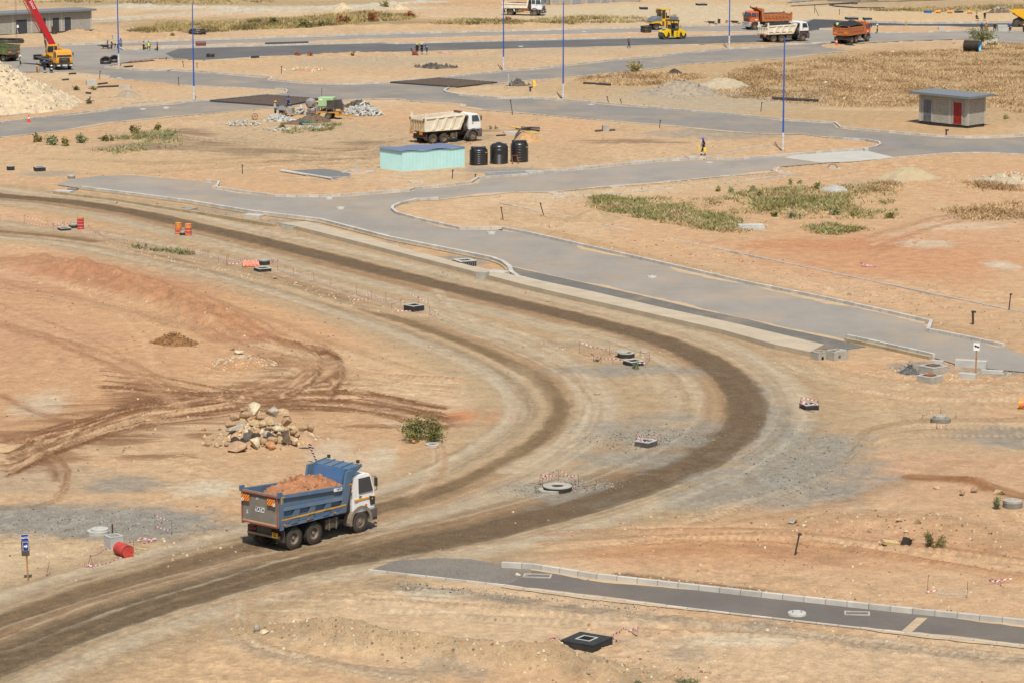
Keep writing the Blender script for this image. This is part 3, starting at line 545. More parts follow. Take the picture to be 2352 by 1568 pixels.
def kerb_material(name, rgb, dark=.55):
 m = M(name, rgb, .9, var=.12, scale=1.3, bump=.1); nt = m.node_tree; b = nt.nodes["Principled BSDF"]; L = nt.links.new
 src = b.inputs["Base Color"].links[0].from_socket
 a = nt.nodes.new("ShaderNodeAttribute"); a.attribute_name = "run"
 fr = nt.nodes.new("ShaderNodeMath"); fr.operation = 'FRACT'; L(a.outputs["Fac"], fr.inputs[0])
 r = nt.nodes.new("ShaderNodeMath"); r.operation = 'LESS_THAN'; L(fr.outputs[0], r.inputs[0]); r.inputs[1].default_value = .045
 mx = nt.nodes.new("ShaderNodeMix"); mx.data_type = 'RGBA'; mx.blend_type = 'MULTIPLY'; L(r.outputs[0], mx.inputs[0]); L(src, mx.inputs[6]); mx.inputs[7].default_value = (dark, dark, dark, 1)
 fl = nt.nodes.new("ShaderNodeMath"); fl.operation = 'FLOOR'; L(a.outputs["Fac"], fl.inputs[0]); wn = nt.nodes.new("ShaderNodeTexWhiteNoise"); wn.noise_dimensions = '1D'; L(fl.outputs[0], wn.inputs["W"])
 mr = nt.nodes.new("ShaderNodeMapRange"); mr.inputs[3].default_value = .86; mr.inputs[4].default_value = 1.1; L(wn.outputs[0], mr.inputs[0])
 m2 = nt.nodes.new("ShaderNodeMix"); m2.data_type = 'RGBA'; m2.blend_type = 'MULTIPLY'; m2.inputs[0].default_value = 1; L(mx.outputs[2], m2.inputs[6]); L(mr.outputs[0], m2.inputs[7]); L(m2.outputs[2], b.inputs["Base Color"])
 return m
K_GREY, K_PALE, K_SAND = kerb_material("kerb_grey", (214, 206, 192)), kerb_material("kerb_pale", (216, 208, 192)), kerb_material("kerb_sandy", (190, 168, 130), .8)
def kerb(pts, w=.16, h=.16, m=None, name="kerb", z=0.0, curve=0, close=False):
 if curve: pts = catmull(pts, curve)
 W = Gs(pts); n = len(W); vs = []; run = []; acc = 0
 if not close:
  P2 = [W[0]]                                            # dense points so that each stone can be told apart
  for a, b in zip(W, W[1:]): P2.append(b)
  W = P2; n = len(W)
 for i in range(n):
  a = W[i - 1] if (i or close) else W[i]; b = W[(i + 1) % n] if (i < n - 1 or close) else W[i]
  d1 = (W[i] - a); d2 = (b - W[i]); d1 = d1.normalized() if d1.length > 1e-6 else d2.normalized(); d2 = d2.normalized() if d2.length > 1e-6 else d1
  t = (d1 + d2); t = t.normalized() if t.length > 1e-3 else d1; nr = Vector((-t.y, t.x, 0)); k = w / 2 / max(.5, abs(nr.dot(Vector((-d1.y, d1.x, 0)))))
  if i: acc += (W[i] - W[i - 1]).length
  for sgn, zz in ((-1, -.15), (-1, h), (1, h), (1, -.15)):
   q = W[i] + nr * k * sgn; vs.append((q.x, q.y, z + zz)); run.append(acc)
 fs = []
 for i in range(n - (0 if close else 1)):
  j = (i + 1) % n
  for e in range(3): fs.append((i * 4 + e, i * 4 + e + 1, j * 4 + e + 1, j * 4 + e))
 if not close: fs += [(0, 1, 2, 3), tuple((n - 1) * 4 + e for e in (3, 2, 1, 0))]
 me = bpy.data.meshes.new(name); me.from_pydata(vs, [], fs); me.materials.append(m or K_GREY)
 at_ = me.attributes.new("run", 'FLOAT', 'POINT'); at_.data.foreach_set("value", run)
 bm = bmesh.new(); bm.from_mesh(me); bmesh.ops.recalc_face_normals(bm, faces=bm.faces); bm.to_mesh(me); bm.free()
 o = bpy.data.objects.new(name, me); COL.objects.link(o); return struct(o)
DRIFT = M("drifted_sand", (210, 180, 142), .95, var=.14, scale=1.2, bump=.3)
def drift(pts, z, w=.9, seed=1):
 W = Gs(pts); q = MB(); acc = 0
 for a, b in zip(W, W[1:]):
  d = b - a; L = d.length; n = max(1, int(L / .45)); nr = Vector((-d.y, d.x, 0)).normalized(); prev = None
  for i in range(n + 1):
   p = a + d * (i / n); s = acc + L * i / n; e = max(0.0, w * 2.2 * (float(fbm(np.array([s * .16]), np.array([seed * 3.1]), seed, 4)[0]) - .36)) + .12 * random.random(); cur = (p - nr * .1, p + nr * e)
   if prev: q.add([(v.x, v.y, z) for v in (prev[0], prev[1], cur[1], cur[0])], [(0, 1, 2, 3)])
   prev = cur
  acc += L
 return struct(q.build("sand_drift", DRIFT))
def sl(L, a, b):
 i = [k for k, p in enumerate(L) if p == a][0]; j = [k for k, p in enumerate(L) if p == b][0]
 return L[i:j + 1] if i <= j else L[j:i + 1]
RM, RN, RS = ROAD_MAIN, ROAD_NORTH, ROAD_SOUTH
kerb(sl(RM, (471, 418), (1837, 356)), .22, .22); kerb(sl(RM, (1790, 384.5), (1008, 459)), .12, .05, K_PALE); kerb(sl(RM, (1008, 459), (2305, 797)), .25, .24)
kerb([(188, 433.5), (295, 447), (430, 464.5), (574, 488.5), (735, 507.5), (896, 549), (1084, 586.5), (1130, 596), (1154, 605), (1170, 617), (1174, 629), (1190, 640), (1229, 650), (1363, 678.5), (1524, 716), (1696, 753.5)], .34, .22, K_PALE)
kerb([(188, 436), (295, 449.5), (430, 467.5), (574, 492), (735, 512), (896, 553), (1084, 591), (1128, 600), (1150, 608.5), (1164, 619), (1168, 631)], .3, .08, K_SAND)
kerb([(125, 445), (268, 462), (403, 484), (520, 502), (632, 521)], .3, .22, K_SAND); kerb([(1946, 778.5), (2015, 793), (2145, 822)], .22, .3, K_PALE); kerb([(1943, 783), (2013, 797.5), (2138, 825)], .3, .2, K_SAND)
kerb(sl(RN, (67, 276), (481, 233)), .2, .2); kerb(sl(RN, (481, 233), (632, 206)), .18, .18); kerb([(0, 284.5), (67, 276)], .2, .2); kerb(sl(RN, (242, 155.4), (1915, 99)), .24, .22)
kerb(sl(RN, (1031, 204.5), (1025, 214.5)), .24, .22, curve=4); kerb(sl(RN, (1025, 214.5), (2420, 309)), .24, .22); kerb(sl(RN, (1903, 317.3), (1837, 356.5)), .2, .22)
kerb(sl(RN, (0, 316), (1903, 317.3)), .1, .04, K_PALE); kerb(sl(RN, (1956, 118), (1031, 204.5)), .12, .05, K_PALE); kerb(sl(RN, (1960, 372), (2420, 358)), .12, .06, K_PALE); kerb(sl(RN, (90, 168), (632, 206)), .1, .04, K_PALE)
kerb(sl(APRON, (134, 105.7), (1800, 58)), .26, .26, K_PALE); kerb(sl(APRON, (1986, 52), (2420, 52)), .3, .3, K_GREY); kerb(MEDIAN, .26, .2, K_PALE, close=True); kerb(MEDIAN2, .24, .2, K_PALE, close=True)
kerb([(470, 139.5), (574, 132.5), (762, 124.5), (1148, 113.8), (1363, 108.5), (1605, 103)], .15, .04, K_PALE)
kerb([(1151, 1302)] + sl(RS, (1225, 1306), (2430, 1443)), .22, .26, K_PALE); kerb([(845, 1309.5), (1131, 1342)] + sl(RS, (2430, 1494), (1160, 1345))[::-1], .13, .07, K_PALE)
# edging strips between the footways and the lots
for p in ([(1148, 466), (1230, 484), (1320, 500)], [(1385, 516.5), (1720, 586), (2000, 645), (2317, 711), (2400, 727)], [(1206, 396), (1500, 368), (1620, 356), (1790, 330)], [(0, 268), (204, 244), (320, 236), (460, 222)], [(1206, 460), (1420, 444), (1650, 424), (1830, 400)], [(640, 411), (900, 404), (1210, 393)]):
 kerb(p, .14, .04, K_GREY, name="edging_strip")
for k, (p, z, w) in enumerate(((sl(RM, (1008, 459), (2305, 797)), .026, 1.1), (sl(RM, (1790, 384.5), (1008, 459)), .026, .7), (sl(RM, (471, 418), (1837, 356)), .026, .8), ([(1943, 785), (1780, 750), (1605, 711), (1283, 637), (1172, 613)], .026, .8), ([(1084, 586.5), (896, 549), (735, 507.5), (430, 464.5), (188, 433.5)][::-1], .026, .9), (sl(RN, (0, 316), (1903, 317.3)), .018, .9), (sl(RN, (1025, 214.5), (2420, 309)), .018, 1.0), (sl(RN, (1031, 204.5), (1956, 118)), .018, .9), (sl(RN, (242, 155.4), (1915, 99)), .018, 1.0), (sl(RN, (67, 276), (481, 233)), .018, .9), (sl(RS, (1225, 1306), (2430, 1443)), .034, .5), (sl(RS, (2430, 1494), (1160, 1345)), .034, .4), ([(1800, 58), (1206, 72), (456, 93.6), (43, 110)], .026, 1.2), ([(574, 132), (1148, 113.3), (1780, 98.5)], .026, .8))):
 for sd in (1, -1): drift(p[::sd], z + .002 * (sd > 0), w, 20 + k)
# ---------------------------------------------------------------- shared materials
RUBBER = M("rubber", (58, 57, 56), .9, var=.2, dust=.13, scale=4); BLACKP = M("black_plastic", (44, 44, 46), .45, var=.2, dust=.12, spec=.5)
BLACKM = M("black_metal", (48, 46, 45), .6, var=.25, dust=.25); STEEL = M("steel", (150, 146, 138), .5, .3, dust=.2); GLASS = M("window_glass", (58, 66, 72), .12, var=.1, spec=.8)
WHITEP = M("white_paint", (236, 234, 228), .35, var=.05, dust=.06, k=1.25); YEL = M("machine_yellow", (244, 184, 36), .4, var=.08, dust=.08, k=1.15); ORG = M("truck_orange", (232, 104, 40), .45, var=.1, dust=.08, k=1.15)
RUSTO = M("rusty_orange", (196, 112, 58), .65, var=.2, dust=.15, k=1.1); CREAM = M("cream_paint", (234, 222, 196), .6, var=.12, dust=.12, k=1.3, scale=1.2); RUSTY = M("rust", (150, 88, 50), .85, var=.35, scale=4)
REDP = M("red_paint", (200, 52, 46), .45, var=.15, dust=.1, k=1.1); DKGREY = M("dark_grey_metal", (92, 94, 96), .55, var=.12, dust=.12); GREYP = M("grey_paint", (128, 132, 132), .5, var=.1, dust=.1)
CONB = M("cast_concrete", (192, 184, 166), .9, var=.16, scale=2, bump=.2); CONL = M("pale_concrete", (208, 204, 192), .9, var=.12, scale=2, bump=.15); TARC = M("tarred_concrete", (58, 57, 55), .8, var=.3, scale=3)
WOOD = M("timber", (186, 138, 88), .8, var=.25, scale=6); TIMB = M("pale_timber", (214, 186, 138), .85, var=.2, scale=5); SKIN = M("skin", (98, 66, 48), .6, var=.1)
REFL = M("reflective_tape", (226, 232, 206), .5, var=.05, k=1.2); AMBER = M("amber_lens", (240, 140, 30), .3); REDL = M("red_lens", (150, 34, 28), .3); LEAD = M("lamp_lens", (226, 226, 220), .15, k=1.2)
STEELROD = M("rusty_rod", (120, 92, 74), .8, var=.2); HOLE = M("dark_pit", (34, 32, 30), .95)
def stripes(name, c1, c2, freq, axis=(0, 1, 1), thr=.5, attr=None):
 if name in _M: return _M[name]
 m = M(name, c1, .6, var=.06); nt = m.node_tree; b = nt.nodes["Principled BSDF"]; L = nt.links.new
 if attr:
  a = nt.nodes.new("ShaderNodeAttribute"); a.attribute_name = attr; src = a.outputs["Fac"]
  k = nt.nodes.new("ShaderNodeMath"); k.operation = 'MULTIPLY'; L(src, k.inputs[0]); k.inputs[1].default_value = freq
 else:
  tc = nt.nodes.new("ShaderNodeTexCoord"); d = nt.nodes.new("ShaderNodeVectorMath"); d.operation = 'DOT_PRODUCT'; L(tc.outputs["Object"], d.inputs[0]); d.inputs[1].default_value = axis
  k = nt.nodes.new("ShaderNodeMath"); k.operation = 'MULTIPLY'; L(d.outputs["Value"], k.inputs[0]); k.inputs[1].default_value = freq
 f = nt.nodes.new("ShaderNodeMath"); f.operation = 'FRACT'; L(k.outputs[0], f.inputs[0])
 g = nt.nodes.new("ShaderNodeMath"); g.operation = 'GREATER_THAN'; L(f.outputs[0], g.inputs[0]); g.inputs[1].default_value = thr
 mx = nt.nodes.new("ShaderNodeMix"); mx.data_type = 'RGBA'; L(g.outputs[0], mx.inputs[0]); mx.inputs[6].default_value = (*alb(c1, 1.15), 1); mx.inputs[7].default_value = (*alb(c2, 1.15), 1)
 L(mx.outputs[2], b.inputs["Base Color"]); return m
HAZ = stripes("hazard_stripes", (226, 62, 38), (244, 176, 50), 7.0, (0, 1, .8)); TAPEM = stripes("barrier_stripes", (212, 74, 92), (240, 230, 226), 3.4, attr="run")
HAZW = stripes("hazard_white", (232, 96, 44), (232, 226, 214), 6.0, (0, 1, .9))
rng = random.Random(7); nrg = np.random.RandomState(11)
# ---------------------------------------------------------------- stones and heaps
def rock_mesh(name, m, seed, n=16, flat=.75, sharp=True):
 r = random.Random(seed); bm = bmesh.new()
 for i in range(n):
  v = Vector((r.gauss(0, 1), r.gauss(0, 1), r.gauss(0, 1))).normalized() * r.uniform(.8, 1.0); bm.verts.new((v.x, v.y, v.z * flat))
 h = bmesh.ops.convex_hull(bm, input=bm.verts)
 bmesh.ops.delete(bm, geom=[g for g in h["geom_interior"] if isinstance(g, bmesh.types.BMVert)], context='VERTS')
 bmesh.ops.bevel(bm, geom=list(bm.edges), offset=.07, segments=1, affect='EDGES', clamp_overlap=True)
 me = bpy.data.meshes.new(name); bm.to_mesh(me); bm.free(); me.materials.append(m); smooth_mesh(me, 28); return me
ROCKC = [M("stone_tan", (222, 190, 144), .9, var=.3, scale=2.2, bump=.5), M("stone_brown", (196, 160, 124), .9, var=.3, scale=2.2, bump=.5), M("stone_grey", (188, 176, 154), .9, var=.28, scale=2.2, bump=.5), M("stone_cream", (236, 216, 178), .9, var=.25, scale=2.2, bump=.5), M("stone_rust", (204, 146, 98), .9, var=.3, scale=2.2, bump=.4)]
ROCKS = [[rock_mesh("boulder", m, 40 + 7 * k + j, 13 + j * 2, .8) for j in range(4)] for k, m in enumerate(ROCKC)]
def boulder(px, py, w, h, kind, label, name="boulder", group=None, dz=0.0, rz=None, tilt=0.0, cat="boulder", ytop=True):
 """w, h: size in metres; py is the row where it touches the land"""
 w *= .6; h *= .6; p = at(px, py); o = bpy.data.objects.new(name, ROCKS[kind][rng.randrange(4)]); COL.objects.link(o)
 o.location = (p.x, p.y + w * .25, p.z + h * .36 + dz); o.scale = (w / 1.7, w / 1.9, h / 1.35); o.rotation_euler = (rng.uniform(-.2, .2), tilt, rng.uniform(0, 6.28) if rz is None else rz)
 return tag(o, label, cat, group)
def heap(name, label, cat, px, py, r, h, m, seed=1, ry=None, rough=.25, n=56, k=34, rz=0.0, shape=1.2, peb=0, pm=None, pr=.08, group=None):
 """a tipped heap of loose material: polar sheet on the land"""
 c = at(px, py); ry = ry or r; vs = []; fs = []
 for i in range(k + 1):
  u = i / k
  for j in range(n):
   t = 2 * math.pi * j / n
   e = 1 + .28 * (fbm(np.array([math.cos(t) * 1.7 + seed]), np.array([math.sin(t) * 1.7]), seed, 3)[0] - .5) * 2
   x, y = math.cos(t) * r * u * e, math.sin(t) * ry * u * e
   z = h * (max(0, 1 - u) ** shape if shape >= 1 else (1 - u ** 2) ** 1.5)
   if shape < 1: z = h * (.5 + .5 * math.cos(math.pi * u))
   z += rough * h * (float(fbm(np.array([x * 1.6 + seed]), np.array([y * 1.6]), seed, 4)[0]) - .5) * min(1, (1 - u) * 3)
   vs.append((x, y, z - .06 * (u > .98)))
 for i in range(k):
  for j in range(n):
   q = (j + 1) % n; fs.append((i * n + j, i * n + q, (i + 1) * n + q, (i + 1) * n + j))
 b = MB(); b.add(vs, fs); o = b.build(name, m, smooth=True); o.location = (c.x, c.y, c.z - .03); o.rotation_euler = (0, 0, rz)
 tag(o, label, cat, group)
 if peb:                                                   # clods and chips lying in the skin of the heap
  q = MB(); r_ = random.Random(seed)
  for _ in range(peb):
   a = r_.randrange(len(vs)); x, y, z = vs[a]; s = pr * r_.uniform(.4, 1.5) ** 1.6; g = r_.uniform(0, 6)
   x += r_.uniform(-.2, .2); y += r_.uniform(-.2, .2)
   P = [(x + s * math.cos(g + t), y + s * math.sin(g + t), z - .3 * s) for t in (0, 1.9, 4)] + [(x + s * .3 * math.cos(g), y + s * .3 * math.sin(g), z + s * .8)]
   q.add(P, [(0, 1, 3), (1, 2, 3), (2, 0, 3)], r_.randrange(len(pm)) if isinstance(pm, list) else 0)
  oo = q.build("loose_stones", pm if isinstance(pm, list) else [pm or m], o); oo["kind"] = "stuff"
 return o
# ---------------------------------------------------------------- plants
def leaf_cloud(pts, size, mats, name, parent=None, seed=1, up=.3, elong=1.6):
 r = np.random.RandomState(seed); n = len(pts); P = np.array(pts)
 d = r.normal(size=(n, 3)); d[:, 2] += up; d /= np.linalg.norm(d, axis=1)[:, None]
 e = np.cross(d, r.normal(size=(n, 3))); e /= np.linalg.norm(e, axis=1)[:, None]
 s = size * r.uniform(.55, 1.3, n)[:, None]
 V = np.stack([P - e * s * .35, P + d * s * elong * .5 - e * s * .1, P + d * s * elong, P + d * s * elong * .5 + e * s * .5], 1).reshape(-1, 3)
 me = bpy.data.meshes.new(name); me.vertices.add(4 * n); me.vertices.foreach_set("co", V.ravel()); me.loops.add(4 * n); me.loops.foreach_set("vertex_index", np.arange(4 * n, dtype=np.int32))
 me.polygons.add(n); me.polygons.foreach_set("loop_start", np.arange(0, 4 * n, 4, dtype=np.int32))
 cl = (fbm(P[:, 0] * 1.5 + seed, P[:, 1] * 1.5 + P[:, 2], seed, 3) + r.uniform(-.25, .25, n)); mi = np.clip(((cl - .25) / .5 * len(mats)).astype(int), 0, len(mats) - 1)
 for m in mats: me.materials.append(m)
 me.polygons.foreach_set("material_index", mi.astype(np.int32)); me.update(calc_edges=True)
 o = bpy.data.objects.new(name, me); COL.objects.link(o)
 if parent is not None: o.parent = parent
 return o
def leafm(name, rgb): return M(name, rgb, .8, var=.25, scale=1.5, spec=.15, k=1.4)
GREEN = [leafm("leaf_dark", (78, 84, 44)), leafm("leaf_mid", (112, 116, 60)), leafm("leaf_light", (146, 144, 84))]
OLIVE = [leafm("olive_dark", (98, 92, 54)), leafm("olive_mid", (136, 126, 74)), leafm("olive_light", (168, 154, 96))]
DRY = [leafm("straw_dark", (146, 118, 82)), leafm("straw_mid", (172, 142, 102)), leafm("straw_light", (196, 166, 124))]
SAGE = [leafm("sage_dark", (92, 100, 70)), leafm("sage_mid", (124, 130, 92)), leafm("sage_light", (158, 158, 112))]
REDB = [leafm("rusty_leaf", (136, 76, 48)), leafm("olive_dark", (98, 92, 54)), leafm("rust_leaf_light", (168, 102, 62))]
def bush(px, py, w, h, pal, label, n=260, leaf=.11, name="bush", cat="bush", seed=None, group=None, grassy=False):
 """w, h in picture points"""
 s, _ = PPM(py); W, H = w / s / 2, HGT(py, h); p = at(px, py); seed = seed or int(px * 7 + py)
 t = thing(name, label, cat, p, 0, group); r = np.random.RandomState(seed); pts = []
 st = MB(); nb = max(7, int(W * 9)); kk = max(1, n // nb)
 for i in range(nb):
  a = r.uniform(0, 6.283); rad = math.sqrt(r.uniform(0, 1)) ; tip = np.array([math.cos(a) * W * rad, math.sin(a) * W * rad * .9, H * (1 - .55 * rad ** 2) * r.uniform(.6, 1.05)])
  root = np.array([tip[0] * .25, tip[1] * .25, 0.0]); mid = (root + tip) / 2 + np.array([0, 0, H * .1])
  st.tube([root, mid, tip], max(.006, .012 * H), 3)
  for _ in range(kk):
   u = r.uniform(.25, 1.05) if not grassy else r.uniform(.05, 1.0); q = root * (1 - u) + tip * u + r.normal(size=3) * np.array([W, W, H]) * .11
   q[2] = abs(q[2]); pts.append(q)
 st.build("stem", WOOD, t); leaf_cloud(pts, leaf, pal, "foliage", t, seed, .8 if grassy else .3, 2.6 if grassy else 1.6); return t
def grass_field(name, label, cat, polys, count, hgt, pal, seed, blades=9, clump=.16, green=None, dens=None):
 """tufts of thin blades over one or more outlines (picture points)"""
 r = np.random.RandomState(seed); B = [];
 for pl, share in polys:
  W = [(p.x, p.y) for p in Gs(pl)]; xs, ys = [q[0] for q in W], [q[1] for q in W]; n = int(count * share); got = 0
  while got < n:
   x, y = r.uniform(min(xs), max(xs), n * 2), r.uniform(min(ys), max(ys), n * 2)
   nn_ = fbm(x * .22 + seed, y * .14, seed, 4); k = inpoly(x, y, W) & (nn_ > r.uniform(.2, .72, x.size)); x, y = x[k][:n - got], y[k][:n - got]
   got += max(len(x), 1); B.append(np.stack([x, y], 1))
 C = np.concatenate(B); n = len(C); zz = np.array([ground_z(a, b) for a, b in C])
 K = n * blades; base = np.repeat(np.column_stack([C, zz]), blades, 0); sc = np.repeat(r.uniform(.5, 1.35, n), blades)
 base[:, :2] += r.normal(size=(K, 2)) * clump * sc[:, None]
 lean = r.normal(size=(K, 2)) * .85; H = hgt * sc * r.uniform(.3, 1.25, K); tip = base + np.column_stack([lean * H[:, None], H])
 a = r.uniform(0, 6.283, K); wd = np.column_stack([np.cos(a), np.sin(a), np.zeros(K)]) * (.028 + .02 * sc)[:, None]
 V = np.stack([base - wd, base + wd, tip], 1).reshape(-1, 3)
 me = bpy.data.meshes.new(name); me.vertices.add(3 * K); me.vertices.foreach_set("co", V.ravel()); me.loops.add(3 * K); me.loops.foreach_set("vertex_index", np.arange(3 * K, dtype=np.int32))
 me.polygons.add(K); me.polygons.foreach_set("loop_start", np.arange(0, 3 * K, 3, dtype=np.int32))
 for m in pal: me.materials.append(m)
 cl = np.repeat(fbm(C[:, 0] * .35 + seed, C[:, 1] * .25, seed + 3, 3), blades) + r.uniform(-.2, .2, K); me.polygons.foreach_set("material_index", np.clip(((cl - .3) / .4 * len(pal)).astype(int), 0, len(pal) - 1).astype(np.int32))
 me.update(calc_edges=True); o = bpy.data.objects.new(name, me); COL.objects.link(o); return stuff(o, label, cat)
# ---------------------------------------------------------------- people
def person(p, yaw, label, pose="stand", top=(40, 40, 48), legs=None, hat=None, vest=False, h=1.74, bands=True, dz=0.0, group=None, shirt2=None):
 J = dict(pel=(0, 0, .95), spi=(0, 0, 1.18), che=(.01, 0, 1.36), nek=(.02, 0, 1.49), hed=(.04, 0, 1.6), top=(.04, 0, 1.69), nose=(.13, 0, 1.585),
     hiL=(0, .1, .9), knL=(.03, .11, .5), anL=(-.01, .11, .1), toL=(.15, .13, .05), hiR=(0, -.1, .9), knR=(.03, -.11, .5), anR=(-.01, -.11, .1), toR=(.15, -.13, .05),
     shL=(0, .18, 1.42), elL=(-.03, .25, 1.14), wrL=(.06, .26, .91), haL=(.09, .26, .82), shR=(0, -.18, 1.42), elR=(-.03, -.25, 1.14), wrR=(.06, -.26, .91), haR=(.09, -.26, .82))
 def S(**k): J.update(k)
 if pose == "walk": S(knL=(.16, .1, .52), anL=(.2, .1, .12), toL=(.36, .11, .06), knR=(-.02, -.1, .5), anR=(-.26, -.1, .14), toR=(-.12, -.11, .05), elL=(-.1, .24, 1.15), wrL=(-.08, .26, .93), haL=(-.05, .26, .84), elR=(.05, -.24, 1.15), wrR=(.16, -.25, .95), haR=(.2, -.25, .87))
 if pose == "wide": S(knL=(.02, .2, .5), anL=(0, .28, .1), toL=(.14, .34, .05), knR=(.02, -.2, .5), anR=(0, -.28, .1), toR=(.14, -.34, .05))
 if pose == "crossed": S(elL=(.06, .27, 1.16), wrL=(.22, .04, 1.2), haL=(.23, -.06, 1.22), elR=(.06, -.27, 1.14), wrR=(.24, -.02, 1.15), haR=(.24, .08, 1.17))
 if pose == "hip": S(elL=(-.12, .4, 1.18), wrL=(.03, .22, 1.02), haL=(.06, .15, 1.0))
 if pose == "bend": S(pel=(-.12, 0, .93), spi=(.06, 0, 1.08), che=(.26, 0, 1.1), nek=(.42, 0, 1.08), hed=(.53, 0, 1.05), top=(.62, 0, 1.06), nose=(.56, 0, .96), shL=(.3, .18, 1.12), elL=(.36, .2, .84), wrL=(.42, .17, .6), haL=(.43, .15, .5), shR=(.3, -.18, 1.12), elR=(.36, -.2, .84), wrR=(.42, -.17, .6), haR=(.43, -.15, .5), hiL=(-.1, .1, .88), hiR=(-.1, -.1, .88), knL=(-.02, .12, .48), knR=(-.02, -.12, .48), anL=(-.06, .12, .1), anR=(-.06, -.12, .1), toL=(.1, .13, .05), toR=(.1, -.13, .05))
 if pose == "stoop": S(spi=(.05, 0, 1.16), che=(.15, 0, 1.32), nek=(.25, 0, 1.41), hed=(.33, 0, 1.47), top=(.4, 0, 1.54), nose=(.41, 0, 1.41), shL=(.16, .18, 1.36), elL=(.16, .22, 1.08), wrL=(.3, .15, .9), haL=(.36, .12, .84), shR=(.16, -.18, 1.36), elR=(.16, -.22, 1.08), wrR=(.3, -.15, .9), haR=(.36, -.12, .84))
 if pose in ("sit", "squat"):
  q = -.47 if pose == "sit" else -.6
  for k in list(J):
   if k[:2] not in ("kn", "an", "to"): J[k] = (J[k][0] - .05, J[k][1], J[k][2] + q)
  S(hiL=(.02, .11, .92 + q), hiR=(.02, -.11, .92 + q), knL=(.42, .14, .5 if pose == "sit" else .55), knR=(.42, -.14, .5 if pose == "sit" else .55), anL=(.4 if pose == "sit" else .16, .14, .1), anR=(.4 if pose == "sit" else .16, -.14, .1), toL=(.55 if pose == "sit" else .32, .15, .05), toR=(.55 if pose == "sit" else .32, -.15, .05), elL=(.12, .25, 1.14 + q), wrL=(.34, .18, 1.08 + q), haL=(.43, .15, 1.06 + q), elR=(.12, -.25, 1.14 + q), wrR=(.34, -.18, 1.08 + q), haR=(.43, -.15, 1.06 + q))
 RD = dict(pel=.15, spi=.135, che=.15, nek=.058, hed=.092, top=.066, nose=.02, hi=.1, kn=.068, an=.05, to=.042, sh=.072, el=.047, wr=.034, ha=.036)
 E = [("pel", "spi"), ("spi", "che"), ("che", "nek"), ("nek", "hed"), ("hed", "top"), ("hed", "nose")]
 for s_ in "LR": E += [("pel", "hi" + s_), ("hi" + s_, "kn" + s_), ("kn" + s_, "an" + s_), ("an" + s_, "to" + s_), ("che", "sh" + s_), ("sh" + s_, "el" + s_), ("el" + s_, "wr" + s_), ("wr" + s_, "ha" + s_)]
 names = list(J); me = bpy.data.meshes.new("person"); k_ = h / 1.74
 me.from_pydata([tuple(c * k_ for c in J[n]) for n in names], [(names.index(a), names.index(b)) for a, b in E], [])
 o = bpy.data.objects.new("tmp", me); COL.objects.link(o); o.modifiers.new("s", 'SKIN'); sd = o.modifiers.new("u", 'SUBSURF'); sd.levels = 1
 for i, n in enumerate(names):
  r = RD.get(n, RD.get(n[:2])) * k_ * 1.12; me.skin_vertices[0].data[i].radius = (r * (.8 if n in ("spi", "che", "pel") else 1), r * (1.12 if n in ("spi", "che", "pel") else 1)); me.skin_vertices[0].data[i].use_root = (n == "pel")
 bpy.context.view_layer.update(); body = bpy.data.meshes.new_from_object(o.evaluated_get(bpy.context.evaluated_depsgraph_get())); bpy.data.objects.remove(o); bpy.data.meshes.remove(me)
 tm = M("cloth_%d_%d_%d" % top, top, .9, var=.2, scale=8); lm = M("cloth_%d_%d_%d" % (legs or top), legs or top, .9, var=.2, scale=8); bo = M("boots", (40, 36, 34), .8)
 body.materials.clear()
 vm = M("hi_vis", (206, 236, 96), .7, var=.08, k=1.2) if vest else tm
 for m in (SKIN, vm, lm, bo, REFL, tm): body.materials.append(m)
 segs = [(Vector(J[a]) * k_, Vector(J[b]) * k_, a, b) for a, b in E]
 for f in body.polygons:
  c = f.center; best = 9; key = None; tt = 0
  for a, b, na, nb in segs:
   d = b - a; t = max(0, min(1, (c - a).dot(d) / d.length_squared)); q = (c - a - d * t).length / max(.03, RD.get(nb, RD.get(nb[:2])))
   if q < best: best, key, tt = q, (na, nb), t
  na, nb = key; mi = 1
  if nb in ("hed", "top", "nose") or (nb == "nek" and tt > .75) or nb[:2] == "ha": mi = 0
  elif nb[:2] == "to": mi = 3
  elif nb[:2] in ("hi", "kn", "an"): mi = 4 if (bands and nb[:2] == "an" and .45 < tt < .75) else 2
  elif nb[:2] in ("sh", "el", "wr"): mi = 4 if (bands and nb[:2] == "wr" and .3 < tt < .6) else 5
  elif bands and nb == "che" and .1 < tt < .4: mi = 4
  f.material_index = mi; f.use_smooth = True
 body.name = "person"; t = bpy.data.objects.new("person", body); COL.objects.link(t); t.location = (p[0], p[1], p[2] + dz); t.rotation_euler = (0, 0, yaw); tag(t, label, "person", group)
 fb = MB()
 for s_ in "LR":                                            # five separate fingers on each hand
  a = Vector(J["ha" + s_]) * k_; d = (a - Vector(J["wr" + s_]) * k_).normalized(); sd_ = d.cross(Vector((1, .2, .3))).normalized()
  for q, ln in ((-.03, .075), (-.01, .09), (.01, .085), (.03, .065)):
   b_ = a + d * .02 + sd_ * q; fb.tube([b_, b_ + d * ln * .6, b_ + d * ln + Vector((.015, 0, 0))], .009, 4)
  fb.tube([a + sd_ * .03, a + sd_ * .06 + d * .03], .01, 4)
 fb.build("fingers", SKIN, t)
 ax = (Vector(J["top"]) - Vector(J["hed"])).normalized(); c = Vector(J["hed"]) * k_ + ax * .035
